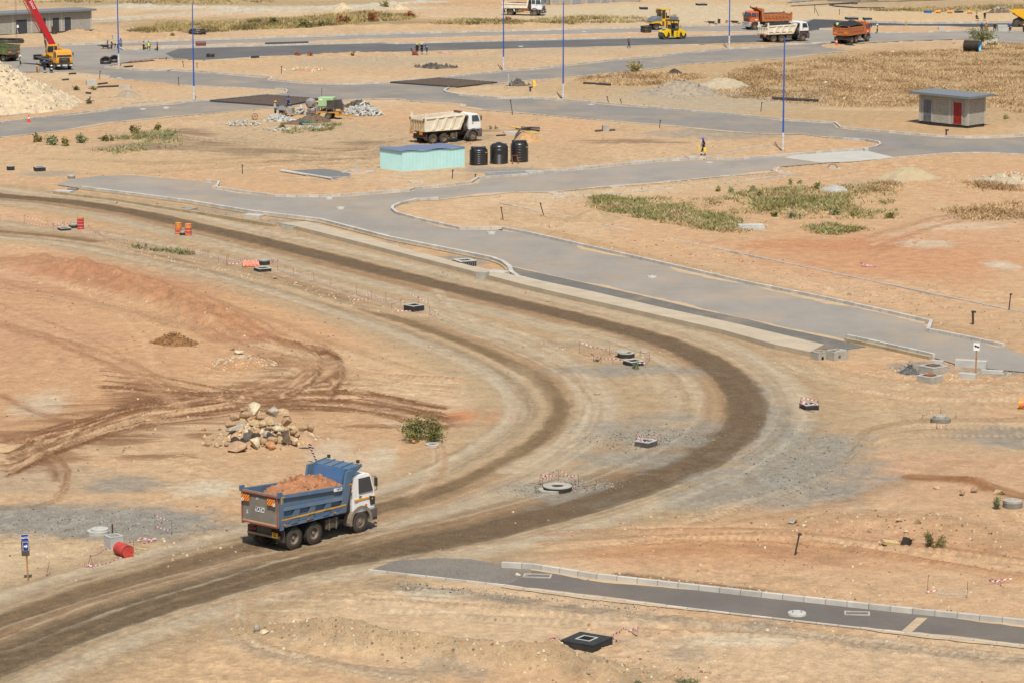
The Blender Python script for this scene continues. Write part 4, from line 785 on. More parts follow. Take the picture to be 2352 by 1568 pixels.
 if hat:
  b = MB(); b.lathe([(.135, 0), (.13, .05), (.105, .1), (.06, .135), (.012, .145)], 14); b.lathe([(.175, -.004), (.175, .008), (.128, .02)], 14, cap=False); b.obox((.15, 0, .004), (.09, .16, .014))
  ho = b.build("hard_hat", M("hat_%d_%d_%d" % hat, hat, .35, var=.04, k=1.2), t, smooth=True); ho.location = c; ho.rotation_euler = ax.to_track_quat('Z', 'Y').to_euler()
 else:
  b = MB(); b.lathe([(.1, 0), (.1, .05), (.07, .09), (.01, .105)], 12); ho = b.build("hair", M("hair", (30, 26, 24), .9), t, smooth=True); ho.location = c; ho.rotation_euler = ax.to_track_quat('Z', 'Y').to_euler()
 return t
# ---------------------------------------------------------------- tape, stakes, pipes
def ribbon(b, runs, pts, w=.045, sag=.12, n=6):
 acc = 0; prev = None
 for a, c in zip(pts, pts[1:]):
  a, c = Vector(a), Vector(c)
  for i in range(n + 1):
   u = i / n; q = a.lerp(c, u); q.z -= sag * 4 * u * (1 - u) * min(1, (c - a).length / 3)
   if prev is not None: acc += (q - prev).length
   prev = q; tw = .4 * math.sin(acc * 3.0); o = len(b.v)
   b.v += [(q.x, q.y + tw * w / 2, q.z + w / 2), (q.x, q.y - tw * w / 2, q.z - w / 2)]; runs += [acc, acc]
   if i: b.f.append((o - 2, o - 1, o + 1, o)); b.m.append(0)
def tape_barrier(label, stakes, links, name="tape_barrier", loops=(), group=None, sag=.12):
 """stakes: (px, py, height in picture points, lean points); links: chains of (stake number, height share)"""
 p0 = at(stakes[0][0], stakes[0][1]); t = thing(name, label, "barrier tape", p0, 0, group); tops = []
 for px, py, hp, ln in stakes:
  p = at(px, py); h = HGT(py, hp); s, _ = PPM(py); q = p + Vector((ln / s, 0, h)); tops.append((p, q)); b = MB(); b.cyl(p - p0, q - p0, .011, .011, 5); b.build("stake", STEELROD, t)
 for ch in links:
  b = MB(); runs = []; pts = []
  for e in ch:
   if len(e) == 3: pts.append(at(e[0], e[1], e[2]) - p0)
   else: a, c = tops[e[0]]; pts.append(a.lerp(c, e[1]) - p0)
  ribbon(b, runs, pts, sag=sag)
  o = b.build("tape", TAPEM, t); at_ = o.data.attributes.new("run", 'FLOAT', 'POINT'); at_.data.foreach_set("value", runs)
 return t
def heaped_tape(b, runs, c, r, n, seed):
 rr = random.Random(seed); pts = [Vector(c) + Vector((rr.uniform(-r, r), rr.uniform(-r, r), rr.uniform(.03, .25))) for _ in range(n)]; ribbon(b, runs, pts, sag=.05)
def tape_heap(px, py, r, label, n=9, seed=1):
 p = at(px, py); b = MB(); runs = []; heaped_tape(b, runs, (0, 0, 0), r, n, seed); o = b.build("barrier_tape", TAPEM); o.location = p; a = o.data.attributes.new("run", 'FLOAT', 'POINT'); a.data.foreach_set("value", runs); return tag(o, label, "barrier tape")
def post(base, top, label, r=.035, m=None, name="marker_post", cat="post", cap=True, group=None):
 p = at(*base); h = HGT(base[1], base[1] - top[1]); s, _ = PPM(base[1]); q = Vector(((top[0] - base[0]) / s, 0, h))
 t = thing(name, label, cat, p, 0, group); b = MB(); b.cyl((0, 0, -.2), q, r, r, 8); b.build("shaft", m or BLACKP, t)
 if cap:
  b = MB(); b.cyl(q - q.normalized() * .12, q + q.normalized() * .02, r * 1.5, r * 1.5, 8); b.obox(q + Vector((r * 1.8, 0, -.06)), (r * 2, r * 1.6, r * 1.6)); b.build("valve_head", m or BLACKP, t)
 return t
def pipe(px0, py0, px1, py1, r, label, m=None, name="pipe", cat="pipe", hollow=None, lift0=0, lift1=0, group=None):
 a, c = at(px0, py0), at(px1, py1); a.z += r + lift0; c.z += r + lift1; b = MB(); b.cyl((0, 0, 0), c - a, r, r, 12)
 o = b.build(name, m or BLACKP, smooth=True); o.location = a; tag(o, label, cat, group)
 if hollow is not None:
  d = (c - a).normalized(); q = MB(); q.cyl((c - a) + d * .003, (c - a) + d * .008, r * .8, r * .8, 12); q.cyl(-d * .008, -d * .003, r * .8, r * .8, 12); q.build("pipe_mouth", hollow, o)
 return o
# ---------------------------------------------------------------- chambers, rings, covers
def chamber(px, py, w, label, h=.45, rz=.6, wall=.16, m=None, topm=None, name="manhole_chamber", lid=None, d=None, rim=None, drop=.3):
 """open square concrete chamber, w metres; (px, py) is the middle of its top"""
 w *= .58; h *= .5; drop *= .6; wall *= .7; d = d * .58 if d else w; z = h; p = G(px, py, z); t = thing(name, label, "manhole", (p.x, p.y, 0), rz); b = MB(); m = m or TARC
 a, c = w / 2, d / 2
 for x0, x1, y0, y1 in ((-a, a, -c, -c + wall), (-a, a, c - wall, c), (-a, -a + wall, -c + wall, c - wall), (a - wall, a, -c + wall, c - wall)): b.box(x0, x1, y0, y1, -.3, h)
 b.build("wall", m, t)
 q = MB()
 for x0, x1, y0, y1 in ((-a - .01, a + .01, -c - .01, -c + wall), (-a - .01, a + .01, c - wall, c + .01), (-a - .01, -a + wall, -c + wall, c - wall), (a - wall, a + .01, -c + wall, c - wall)): q.box(x0, x1, y0, y1, h + .003, h + .05)
 q.build("rim", rim or CONL, t)
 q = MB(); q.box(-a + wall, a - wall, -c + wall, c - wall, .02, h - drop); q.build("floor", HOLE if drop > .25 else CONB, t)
 if lid:
  q = MB(); q.box(-a * .5, a * .5, -c * .5, c * .5, h + .053, h + .12); q.build("lid", lid, t)
 return t
def ring(px, py, r, label, h=.4, m=None, topm=None, lid=None, lidoff=(0, 0), lidr=.8, name="manhole_ring", hole=.62, lidh=.1, tilt=0):
 r *= .5; h *= .55; lidh *= .7; lidoff = (lidoff[0] * .5, lidoff[1] * .5); z = h; p = G(px, py, z); t = thing(name, label, "manhole", (p.x, p.y, 0), 0); b = MB()
 b.lathe([(r * hole, -.2), (r, -.2), (r, h - .002), (r * hole, h - .002)], 28, cap=False); b.lathe([(r * hole, h - .002), (r * hole, -.2)], 28, cap=False); b.build("ring_wall", m or TARC, t, smooth=True)
 q = MB(); q.lathe([(r * hole, h), (r + .005, h), (r + .005, h + .04), (r * hole, h + .04), (r * hole, h)], 28, cap=False); q.build("rim", topm or CONB, t, smooth=True)
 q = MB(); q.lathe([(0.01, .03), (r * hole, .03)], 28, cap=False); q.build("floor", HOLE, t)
 if lid:
  q = MB(); q.lathe([(.01, 0), (r * lidr, 0), (r * lidr, lidh), (.01, lidh)], 28);
  for s in (-1, 1): q.tube([(s * r * .3, -.05, lidh), (s * r * .3, -.05, lidh + .05), (s * r * .3, .05, lidh + .05), (s * r * .3, .05, lidh)], .012, 4)
  o = q.build("lid", lid, t, smooth=True); o.location = (lidoff[0], lidoff[1], h + .045); o.rotation_euler = (0, tilt, 0)
 return t
def cover(px, py, r, label, h=.1, m=None):
 r = .26 + r * .2; p = at(px, py); t = thing("manhole_cover", label, "manhole cover", (p.x, p.y, max(0, p.z))); q = MB(); q.lathe([(.01, -.05), (r, -.05), (r, h - .02), (r * .97, h), (.01, h)], 28); q.build("disc", m or CONL, t, smooth=True)
 q = MB()
 for s in (-1, 1): q.tube([(s * r * .45, -.06, h), (s * r * .45, -.06, h + .06), (s * r * .45, .06, h + .06), (s * r * .45, .06, h)], .014, 4)
 q.build("lifting_eye", BLACKM, t); return t
def frame(px, py, w, label, rz, m=None, name="planting_frame", h=.07, d=None):
 p = at(px, py); a = w * .36; c = (d or w) * .36; b = MB(); t = .12
 for x0, x1, y0, y1 in ((-a, a, -c, -c + t), (-a, a, c - t, c), (-a, -a + t, -c + t, c - t), (a - t, a, -c + t, c - t)): b.box(x0, x1, y0, y1, -.2, h)
 o = b.build(name, m or K_GREY_PLAIN); o.location = p; o.rotation_euler = (0, 0, rz); return tag(o, label, "kerb frame", "kerb frames set in the verges")
K_GREY_PLAIN = M("kerb_frame_grey", (222, 214, 200), .9, var=.12)
def drum(px, py, label, mats, r=.29, h=.88, lying=None, dents=True, name="oil_drum", dz=0.0):
 p = at(px, py); t = thing(name, label, "drum", p); prof = []
 for i in range(17):
  z = h * i / 16; prof.append((r * (1.03 if i in (0, 5, 11, 16) else .985), z))
 b = MB(); b.lathe(prof, 22, 0, cap=False)
 if len(mats) > 1:
  n = 22
  for k in range(16):
   for i in range(n): b.m[k * n + i] = mats[1][min(15, k)] if isinstance(mats[1], (list, tuple)) else 0
 ml = mats[0] if isinstance(mats[0], list) else [mats[0]]
 body = b.build("drum_body", ml, t, smooth=True); q = MB(); q.lathe([(.01, h - .02), (r * .95, h - .02), (r, h)], 22, cap=False); q.lathe([(.01, .02), (r * .95, .02), (r, 0)], 22, cap=False); q.cyl((r * .6, 0, h - .02), (r * .6, 0, h + .01), .03, .03, 8); q.build("drum_lid", mats[2] if len(mats) > 2 else ml[0], t)
 if lying is not None: t.rotation_euler = (R(90), 0, lying); t.location.z += r * .97
 return t
# ---------------------------------------------------------------- vehicles
def place(px, py, ref, yaw):
 p = G(px, py); c, s = math.cos(yaw), math.sin(yaw); return (p.x - (ref[0] * c - ref[1] * s), p.y - (ref[0] * s + ref[1] * c), .03)
def wheel(par, x, y, r, w, side, rimm, dual=False, front=False, lugs=True, name="wheel"):
 b = MB(); offs = [0] if not dual else [0, -side * (w + .05)]
 for o_ in offs:
  b.lathe([(r * .58, o_ - w / 2), (r * .84, o_ - w / 2 - .012), (r * .97, o_ - w / 2 + .03), (r, o_ - w / 2 + .06), (r, o_ + w / 2 - .06), (r * .97, o_ + w / 2 - .03), (r * .84, o_ + w / 2 + .012), (r * .58, o_ + w / 2)], 30, axis='y', cap=False)
  if lugs:
   for i in range(30):
    t = 2 * math.pi * i / 30
    for sd in (-1, 1): b.obox((math.sin(t) * r, o_ + sd * w * .3, math.cos(t) * r), (.065, w * .34, .05), (0, t, 0))
 wo = b.build(name, RUBBER, par, smooth=True); wo.location = (x, y, r)
 q = MB(); e = side * w / 2
 if front: prof = [(.012, e * 1.05), (r * .16, e * 1.05), (r * .2, e * .75), (r * .36, e * .75), (r * .4, e * .6), (r * .5, e * .6), (r * .53, e * .95), (r * .6, e * .95)]
 else: prof = [(.012, e * .62), (r * .15, e * .6), (r * .2, e * .1), (r * .44, e * .05), (r * .5, e * .3), (r * .52, e * .95), (r * .6, e * .97)]
 q.lathe(prof, 22, axis='y', cap=False)
 for i in range(10):
  t = 2 * math.pi * i / 10; q.cyl((math.sin(t) * r * .34, prof[3][1], math.cos(t) * r * .34), (math.sin(t) * r * .34, prof[3][1] + side * .035, math.cos(t) * r * .34), .018, .018, 6)
 q.build("rim", rimm, wo, smooth=True); return wo
def cab(par, x0, x1, zb, zt, W, col, style, lower=None, sleeper=False, stripe=None, roofm=None, name="cab"):
 h = zt - zb; zw = zb + h * .5          # waist
 if style == "round": prof = [(x0, zb), (x1 - .02, zb), (x1 + .06, zb + h * .18), (x1 + .04, zw), (x1 - .17, zt - .2), (x1 - .3, zt - .06), (x1 - .52, zt), (x0 + .25, zt), (x0 + .06, zt - .08), (x0, zt - .25)]
 elif style == "old": prof = [(x0, zb), (x1, zb), (x1 + .04, zw), (x1 - .2, zt - .1), (x1 - .32, zt), (x0 + .08, zt), (x0, zt - .1)]
 else: prof = [(x0, zb), (x1, zb), (x1 + .05, zb + h * .2), (x1 + .02, zw + .05), (x1 - .16, zt - .25), (x1 - .34, zt - .05), (x1 - .6, zt), (x0 + .15, zt + .02), (x0 + .02, zt - .06), (x0, zt - .3)]
 b = MB(); b.prism(prof, 'y', -W / 2, W / 2); k = lambda z: 1 - .07 * max(0, (z - zw) / (zt - zw))
 b.v = [(x, y * k(z), z) for x, y, z in b.v]; co = b.build(name, col, par, bevel=.05); co.data.name = name
 def xf(z):
  P = sorted([(q[1], q[0]) for q in prof[1:6]]); return np.interp(z, [a for a, _ in P], [c for _, c in P])
 wz0, wz1 = zw + .02, zt - .2
 for s in (-1, 1):
  Y_ = lambda z, e=.006: s * (W / 2 * k(z) + e)
  xa, xb = x0 + (.78 if sleeper else .42), x1 - .1
  def pane(a0, a1, c0, c1, z0, z1, nm, mt, par_, e=.02):
   q = MB(); q.hexa([(a0, Y_(z0, -.03), z0), (a1, Y_(z0, -.03), z0), (a1, Y_(z0, e), z0), (a0, Y_(z0, e), z0), (c0, Y_(z1, -.03), z1), (c1, Y_(z1, -.03), z1), (c1, Y_(z1, e), z1), (c0, Y_(z1, e), z1)]); return q.build(nm, mt, par_)
  d = pane(xa - .05, xf(zb + .2) - .12, xa - .05, xf(wz1) - .1, zb + .12, wz1 + .07, "door", col, par, .022)
  pane(xa, xf(wz0) - .17, xa + .02, xf(wz1) - .13, wz0, wz1, "window", GLASS, d, .034)
  q = MB(); q.obox((xa + .07, Y_(zw - .14, .035), zw - .14), (.16, .03, .05)); q.build("door_handle", BLACKM, d)
  pane(x0 + .08, xa - .12, x0 + .1, xa - .12, wz0 + .04, wz1 - .02, "rear_side_window", GLASS, co, .02) if (sleeper or style == "old") else None
  if stripe: pane(x0 + .12, xf(zw - .3) - .02, x0 + .12, xf(zw - .22) - .02, zw - .34, zw - .25, "stripe", stripe, co, .034)
  if lower: pane(x0, xf(zb + .1), x0, xf(zb + h * .22), zb + .02, zb + h * .22, "lower_band", lower, co, .026)
  m_ = MB(); m_.tube([(x1 - .1, Y_(zt - .3, .0), zt - .25), (x1 + .02, Y_(zt - .3, .13), zt - .22), (x1 + .02, Y_(zw, .13), zw + .05), (x1 - .02, Y_(zw, 0), zw)], .018, 5); m_.obox((x1 + .0, Y_(zt - .4, .14), zt - .5), (.08, .16, .42)); m_.build("mirror", BLACKP, par)
 q = MB(); a, c = wz0 - .02, zt - .2; ya, yc = W / 2 * k(a) - .12, W / 2 * k(c) - .16; e = .02
 q.hexa([(xf(a) - .03, -ya, a), (xf(a) + e, -ya, a), (xf(a) + e, ya, a), (xf(a) - .03, ya, a), (xf(c) - .03, -yc, c), (xf(c) + e, -yc, c), (xf(c) + e, yc, c), (xf(c) - .03, yc, c)]); ws = q.build("windscreen", GLASS, par)
 q = MB(); q.obox((xf(a) + .05, -.4, a + .1), (.02, .7, .02), (.35, 0, 0)); q.obox((xf(a) + .05, .35, a + .1), (.02, .7, .02), (.35, 0, 0)); q.build("wiper", BLACKP, ws)
 q = MB(); q.box(x0 + .05, x0 + .02 - .05, -W * .36, W * .36, zw + .1, zt - .35); q.build("rear_window", GLASS, co)
 q = MB(); zg = zb + h * .2
 for i in range(4): q.box(xf(zg) - .02, xf(zg) + .05, -W * .33, W * .33, zb + .1 + i * .13, zb + .18 + i * .13)
 q.build("grille", BLACKP, co); return co
def tipper(loc, yaw, label, S, group=None):
 t = thing("tipper_truck", label, "dump truck", loc, yaw, group); W = S.get("w", 2.45); xb, xt, z0, zr, zf, zh = S["bed"]; bm_, dk = S["bedm"], S.get("inner", S["bedm"]); ax = S["axles"]; fx = ax[-1]; r = S.get("r", .51); CX0, CX1, CZB, CZT = S["cab"]
 b = MB()
 for s in (-1, 1): b.box(.25, CX1 - .25, s * .42 - .05, s * .42 + .05, .72, 1.0)
 for x in list(np.linspace(.4, CX1 - .5, 7)): b.box(x, x + .12, -.36, .36, .75, .97)
 for x in ax[:-1]: b.cyl((x, -.95, r), (x, .95, r), .1, .1, 8); b.lathe([(.05, -.25), (.24, -.1), (.24, .1), (.05, .25)], 12, axis='y', c=(x, 0, r))
 b.cyl((fx, -.9, r), (fx, .9, r), .07, .07, 8); b.box(fx - .8, fx + .7, -.4, .4, .6, 1.05); b.box(.1, .3, -1.05, 1.05, .62, .74); b.box(.2, .5, -.5, .5, .6, z0 - .03)
 b.box(.3, xb - .1, -.55, -.42, 1.0, z0 - .01); b.box(.3, xb - .1, .42, .55, 1.0, z0 - .01); b.build("chassis", BLACKM, t)
 for s in (-1, 1):
  for x in ax[:-1]: wheel(t, x, s * 1.03, r, .27, s, S["rim"], dual=True, name="dual_wheel")
  wheel(t, fx, s * 1.05, r, .29, s, S["rim"], front=True)
  q = MB(); q.box(ax[-2] + .85, ax[-2] + 1.75, s * .62, s * 1.12, .5, 1.02); tk = q.build("fuel_tank", S.get("tank", BLACKM), t, bevel=.06)
  q = MB()
  for k in (.2, .68): q.box(ax[-2] + .85 + k, ax[-2] + .91 + k, s * .6, s * 1.135, .47, 1.035)
  q.build("tank_strap", STEEL, tk)
  q = MB(); q.box(.3, .36, s * .72, s * 1.22, .42, 1.0); q.build("mud_flap", BLACKP, t)
  q = MB(); q.box(.2, .26, s * .55, s * .95, .8, .93); q.build("tail_lamp", REDL, t)
  # front mudguard: an arch over the wheel
  q = MB(); n = 12; rr = r * 1.24
  for i in range(n):
   a0, a1 = math.pi * (-.08 + 1.16 * i / n), math.pi * (-.08 + 1.16 * (i + 1) / n)
   P = [(fx + math.cos(a) * R_, z) for a, R_ in ((a0, rr), (a0, rr + .16), (a1, rr + .16), (a1, rr)) for z in [max(.42, r + math.sin(a) * R_)]]
   q.hexa([(x_, s * .82, z_) for x_, z_ in P] + [(x_, s * (W / 2 + .03), z_) for x_, z_ in P])
  q.build("mudguard", S.get("guard", DKGREY), t)
  q = MB(); q.box(fx - .72, fx - .66, s * .82, s * 1.2, .3, .8); q.build("front_mud_flap", BLACKP, t)
  parts("step", DKGREY, t, ((fx + .66, fx + .9, s * .9, s * 1.2, .45, .52), (fx + .7, fx + .88, s * .95, s * 1.2, .75, .8)))
 q = MB(); q.box(CX1 - .25, CX1 + .2, -W / 2, W / 2, .55, CZB + .06); q.box(CX1 - .1, CX1 + .24, -W / 2 + .05, W / 2 - .05, .42, .6); bp = q.build("bumper", S.get("bump", DKGREY), t, bevel=.04)
 for s in (-1, 1):
  q = MB(); q.box(CX1 + .19, CX1 + .225, s * .72, s * 1.06, .66, .86); q.build("headlight", LEAD, bp)
  q = MB(); q.box(CX1 + .18, CX1 + .22, s * 1.08, s * 1.2, .68, .8); q.build("indicator", AMBER, bp)
 # gear between cab and bed
 q = MB(); q.box(CX0 - .5, CX0 - .08, -.95, .1, 1.02, 1.9); q.box(CX0 - .42, CX0 - .1, -.5, .5, 1.0, 1.5); q.build("air_cleaner_housing", BLACKM, t)
 q = MB(); q.cyl((CX0 - .3, -1.1, 1.35), (CX0 - .3, -.85, 1.35), .24, .24, 14); q.cyl((CX0 - .3, -1.14, 1.35), (CX0 - .3, -1.1, 1.35), .12, .12, 12); q.build("air_filter", BLACKP, t)
 q = MB(); q.cyl((CX0 - .2, -.85, 1.4), (CX0 - .2, -.85, CZT - .35), .08, .08, 10); q.box(CX0 - .34, CX0 + .02, -1.16, -.72, CZT - .45, CZT - .2); q.build("air_intake", BLACKP, t)
 cb = cab(t, CX0, CX1, CZB, CZT, W - .02, S["cabm"], S["style"], S.get("lower"), S.get("sleeper", False), S.get("stripe"))
 # ---- tipping bed
 b = MB(); b.box(0, xb, -W / 2 + .04, W / 2 - .04, z0, z0 + .1); b.box(.15, xb, -W / 2 + .3, W / 2 - .3, z0 - .14, z0); bed = b.build("dump_bed", dk, t)
 for s in (-1, 1):
  y0 = s * W / 2; yi = s * (W / 2 - .06); q = MB(); q.prism([(0, z0), (xb, z0), (xt - (xt - xb) * max(0, (zh - zf)) / max(.01, zh - z0), zf), (0, zr)], 'y', yi, y0)
  top = lambda x: zr + (zf - zr) * x / xt
  def rib(xa, xc, za, zc, wd, pr=.09, wt=None): q.hexa([(xa, y0, za), (xa + wd, y0, za), (xa + wd, y0 + s * pr, za), (xa, y0 + s * pr, za), (xc, y0, zc), (xc + (wt or wd), y0, zc), (xc + (wt or wd), y0 + s * pr, zc), (xc, y0 + s * pr, zc)])
  def rail(xa, xc, za, zc, hh, pr=.09): q.hexa([(xa, y0, za), (xc, y0, zc), (xc, y0 + s * pr, zc), (xa, y0 + s * pr, za), (xa, y0, za + hh), (xc, y0, zc + hh), (xc, y0 + s * pr * .8, zc + hh), (xa, y0 + s * pr * .8, za + hh)])
  xr = lambda z: xb + (xt - xb) * (z - z0) / (zh - z0)
  rail(0, xb, z0, z0, .14, .07); rail(.15, xr(zf) - .1, zr - .15, zf - .15, .16, .1)
  if S["ribs"] == "low_slant":
   rail(.15, xr(1.9) - .3, z0 + (zr - z0) * .52, z0 + (zf - z0) * .5, .13, .12)
   for xa in (.72, 1.8, 2.88): rib(xa, xa + .22, z0 + .1, z0 + (zr - z0) * .52 - .01 - .03 * xa, .42, .1, .38)
   rib(xb - .36, xr(zh) - .5, z0 + .02, zh, .38, .13, .48); rib(0, 0, z0 - .1, zr + .02, .2, .1)
  elif S["ribs"] == "slant":
   for i in range(3): xa = .95 + i * 1.08; rib(xa, xa + .5, z0 + .14, top(xa) - .16, .34, .1, .34)
   rib(xb - .3, xr(zf) - .3, z0 + .14, zf - .05, .3, .1); rib(0, 0, z0, zr + .42, .24, .1)
  elif S["ribs"] == "grid":
   n = 7; X0, X1 = .42, xr(z0 + .4) - .45
   for i in range(n + 1): x = X0 + (X1 - X0) * i / n; rib(x, x, z0 + .14, top(x) - .15, .2, .08)
   rail(X0, X1 + .2, z0 + (zr - z0) * .48, z0 + (zf - z0) * .48, .12, .08); rail(X0, X1 + .2, zr - .4, zf - .4, .26, .08)
   rib(xb - .45, xr(zh) - .45, z0, zh, .45, .11, .45); rib(0, -.05, z0, zr + .18, .4, .09, .24)
  else:
   n = 7
   for i in range(n + 1): x = .25 + (xb - .6) * i / n; rib(x, x + .12, z0 + .1, top(x) - .16, .12, .08)
   rib(xb - .25, xr(zh) - .25, z0, zh, .25, .1); rib(0, 0, z0 - .05, zr, .14, .1)
  sw = q.build("side_panel", bm_, bed)
  if S.get("reflect"):
   q = MB(); q.hexa([(.03, y0 + s * .11, z0 + .36), (xb - .02, y0 + s * .14, z0 + .36), (xb - .02, y0 + s * .146, z0 + .36), (.03, y0 + s * .116, z0 + .36), (.03, y0 + s * .11, z0 + .43), (xb, y0 + s * .14, z0 + .43), (xb, y0 + s * .146, z0 + .43), (.03, y0 + s * .116, z0 + .43)])
   q.box(.03, .09, y0 + s * .106, y0 + s * .112, zr - .42, zr - .12); q.box(.03, .25, y0 + s * .106, y0 + s * .112, zr - .12, zr - .06); q.box(xr(zf) - .12, xr(zf) + .1, y0 + s * .135, y0 + s * .142, zf + .02, zf + .08); q.box(xr(zf) + .02, xr(zf) + .08, y0 + s * .135, y0 + s * .142, zf - .25, zf + .08)
   q.build("reflective_stripe", M("stripe_yellow", (236, 168, 40), .5, k=1.1), bed)
   parts("side_marker", AMBER, bed, [(x, x + .12, y0 + s * .11, y0 + s * .15, z0 + .12, z0 + .18) for x in (.15, 1.75, 3.6)])
 q = MB(); th = .08; q.hexa([(xb - th, -W / 2, z0), (xb, -W / 2, z0), (xb, W / 2, z0), (xb - th, W / 2, z0), (xt - th, -W / 2, zh), (xt, -W / 2, zh), (xt, W / 2, zh), (xt - th, W / 2, zh)])
 if S.get("lip"): q.hexa([(xt - .45, -W / 2 + .3, zh - .75), (xt - .3, -W / 2 + .3, zh - .75), (xt - .3, W / 2 - .3, zh - .75), (xt - .45, W / 2 - .3, zh - .75), (xt - .22, -W / 2 + .3, zh - .02), (xt - .1, -W / 2 + .3, zh - .02), (xt - .1, W / 2 - .3, zh - .02), (xt - .22, W / 2 - .3, zh - .02)])
 q.build("headboard", S.get("headm", bm_), bed)
 if S.get("canopy"):
  L = S["canopy"]; q = MB(); q.hexa([(xt - .1, -W / 2, zh - .05), (xt + L, -W / 2, zh + .06), (xt + L, W / 2, zh + .06), (xt - .1, W / 2, zh - .05), (xt - .1, -W / 2, zh + .02), (xt + L, -W / 2, zh + .12), (xt + L, W / 2, zh + .12), (xt - .1, W / 2, zh + .02)])
  for y in np.linspace(-W / 2 + .05, W / 2 - .05, 5): q.hexa([(xt - .08, y - .03, zh + .025), (xt + L, y - .03, zh + .125), (xt + L, y + .03, zh + .125), (xt - .08, y + .03, zh + .025), (xt - .08, y - .03, zh + .09), (xt + L, y - .03, zh + .18), (xt + L, y + .03, zh + .18), (xt - .08, y + .03, zh + .09)])
  for s in (-1, 1): q.add([(xt - .1, s * (W / 2 - .01), zh - .05), (xt + L, s * (W / 2 - .01), zh + .06), (xt - .25, s * (W / 2 - .01), zh - .5)], [(0, 1, 2)])
  q.build("canopy", bm_, bed)
  parts("roof_lamp", BLACKP, bed, [(xt + L - .1, xt + L + .02, y - .06, y + .06, zh + .18, zh + .34) for y in (-W / 2 + .25, W / 2 - .25)])
 # ---- tailgate
 ztg = zr - S.get("tgdrop", .06); q = MB(); q.box(-.07, -.005, -W / 2 + .03, W / 2 - .03, z0 + .02, ztg); tgm = S.get("tgm", bm_)
 st = S["ribs"]
 if st == "slant":
  for i in range(5): y = -W / 2 + .3 + i * (W - .6) / 4; q.hexa([(-.16, y - .05, z0 + .12), (-.07, y - .09, z0 + .12), (-.07, y + .09, z0 + .12), (-.16, y + .05, z0 + .12), (-.16, y - .05, ztg - .12), (-.07, y - .09, ztg - .12), (-.07, y + .09, ztg - .12), (-.16, y + .05, ztg - .12)])
  q.box(-.16, -.07, -W / 2 + .03, W / 2 - .03, ztg - .12, ztg); q.box(-.16, -.07, -W / 2 + .03, W / 2 - .03, z0, z0 + .12)
 if st in ("grid", "upright"):
  for i in range(5): y = -W / 2 + .14 + i * (W - .28) / 4; q.box(-.14, -.07, y - .1, y + .1, z0 + .1, ztg - .1)
  q.box(-.14, -.07, -W / 2 + .03, W / 2 - .03, ztg - .14, ztg); q.box(-.14, -.07, -W / 2 + .03, W / 2 - .03, z0, z0 + .12); q.box(-.14, -.07, -W / 2 + .03, W / 2 - .03, z0 + (ztg - z0) * .46, z0 + (ztg - z0) * .56)
 tg = q.build("tailgate", tgm, t)
 for s in (-1, 1):
  q = MB(); q.box(-.19, -.165, s * (W / 2 - .62), s * (W / 2 - .1), *((ztg - .5, ztg - .2) if st == "low_slant" else (z0 - .32, z0 - .04) if st == "slant" else (z0 + .2, z0 + .5))); q.build("hazard_panel", HAZ, tg)
  q = MB(); q.box(-.14, .12, s * (W / 2 - .02), s * (W / 2 + .09), ztg - .1, ztg + .16); q.build("hinge", S.get("hinge", bm_), tg)
 return t, bed, tg, cb
def load(t, S, label, m, z0, zp, seed, name="soil_load", clods=0, cm=None, x0=.15, px=.55, cs=.12):
 xb, xt, _z, zr, zf, zh = S["bed"]; W = S.get("w", 2.45) - .2; nx, ny = 40, 24; vs = []; fs = []
 X1 = xb + (xt - xb) * .45
 for i in range(nx + 1):
  for j in range(ny + 1):
   u, v = i / nx, j / ny; x, y = x0 + (X1 - x0) * u, (v - .5) * W
   d = max(0, 1 - ((u - px) / .62) ** 2) * max(0, 1 - ((v - .5) * 1.75) ** 2); z = z0 + (zp - z0) * d ** .8 + (.5 * (float(fbm(np.array([x * 2.2 + seed]), np.array([y * 2.2]), seed, 5)[0]) - .5)) * min(1, (zp - z0) * 1.3)
   vs.append((x, y, z))
 for i in range(nx):
  for j in range(ny): a = i * (ny + 1) + j; fs.append((a, a + ny + 1, a + ny + 2, a + 1))
 b = MB(); b.add(vs, fs); o = b.build(name, m, smooth=True); o.location = t.location; o.rotation_euler = t.rotation_euler; tag(o, label, "load")
 if clods:
  q = MB(); r_ = random.Random(seed)
  for _ in range(clods):
   x, y, z = vs[r_.randrange(len(vs))]
   if abs(y) > W / 2 - .16: continue
   s = cs * r_.uniform(.35, 1.5) ** 1.7; g = r_.uniform(0, 6); P = [(x + s * math.cos(g + a) * r_.uniform(.7, 1.2), y + s * math.sin(g + a) * r_.uniform(.7, 1.2), z - .2 * s) for a in (0, 1.6, 3.1, 4.7)] + [(x + s * .5 * math.cos(g + a), y + s * .5 * math.sin(g + a), z + s * r_.uniform(.5, .9)) for a in (.3, 1.8, 3.3, 4.9)]
   q.hexa(P)
  c = q.build("clods", cm or m, o); c["kind"] = "stuff"
 return o
TATAG = M("tailgate_grey", (142, 136, 124), .5, var=.22, scale=1.2, dust=.2); BLUE = M("tipper_blue", (76, 110, 136), .4, var=.1, dust=.16, k=1.2); BLUEH = M("headboard_blue", (50, 98, 142), .4, var=.1, dust=.12, k=1.3); BLUED = M("tipper_blue_inner", (70, 74, 82), .6, var=.2, dust=.2)
RIMD = M("dusty_rim", (120, 112, 100), .7, var=.25, dust=.3); RIMR = M("rusty_rim", (136, 112, 90), .8, var=.3, dust=.25); PLATE = M("number_plate", (240, 186, 40), .4, k=1.1); INK = M("black_ink", (30, 30, 32), .6); WHT = M("white_ink", (240, 240, 238), .5, k=1.2)
SOILR = M("red_soil", (190, 132, 92), .95, var=.22, scale=3, bump=.6); TARL = M("hot_asphalt", (50, 50, 52), .85, var=.25, scale=5, bump=.6)
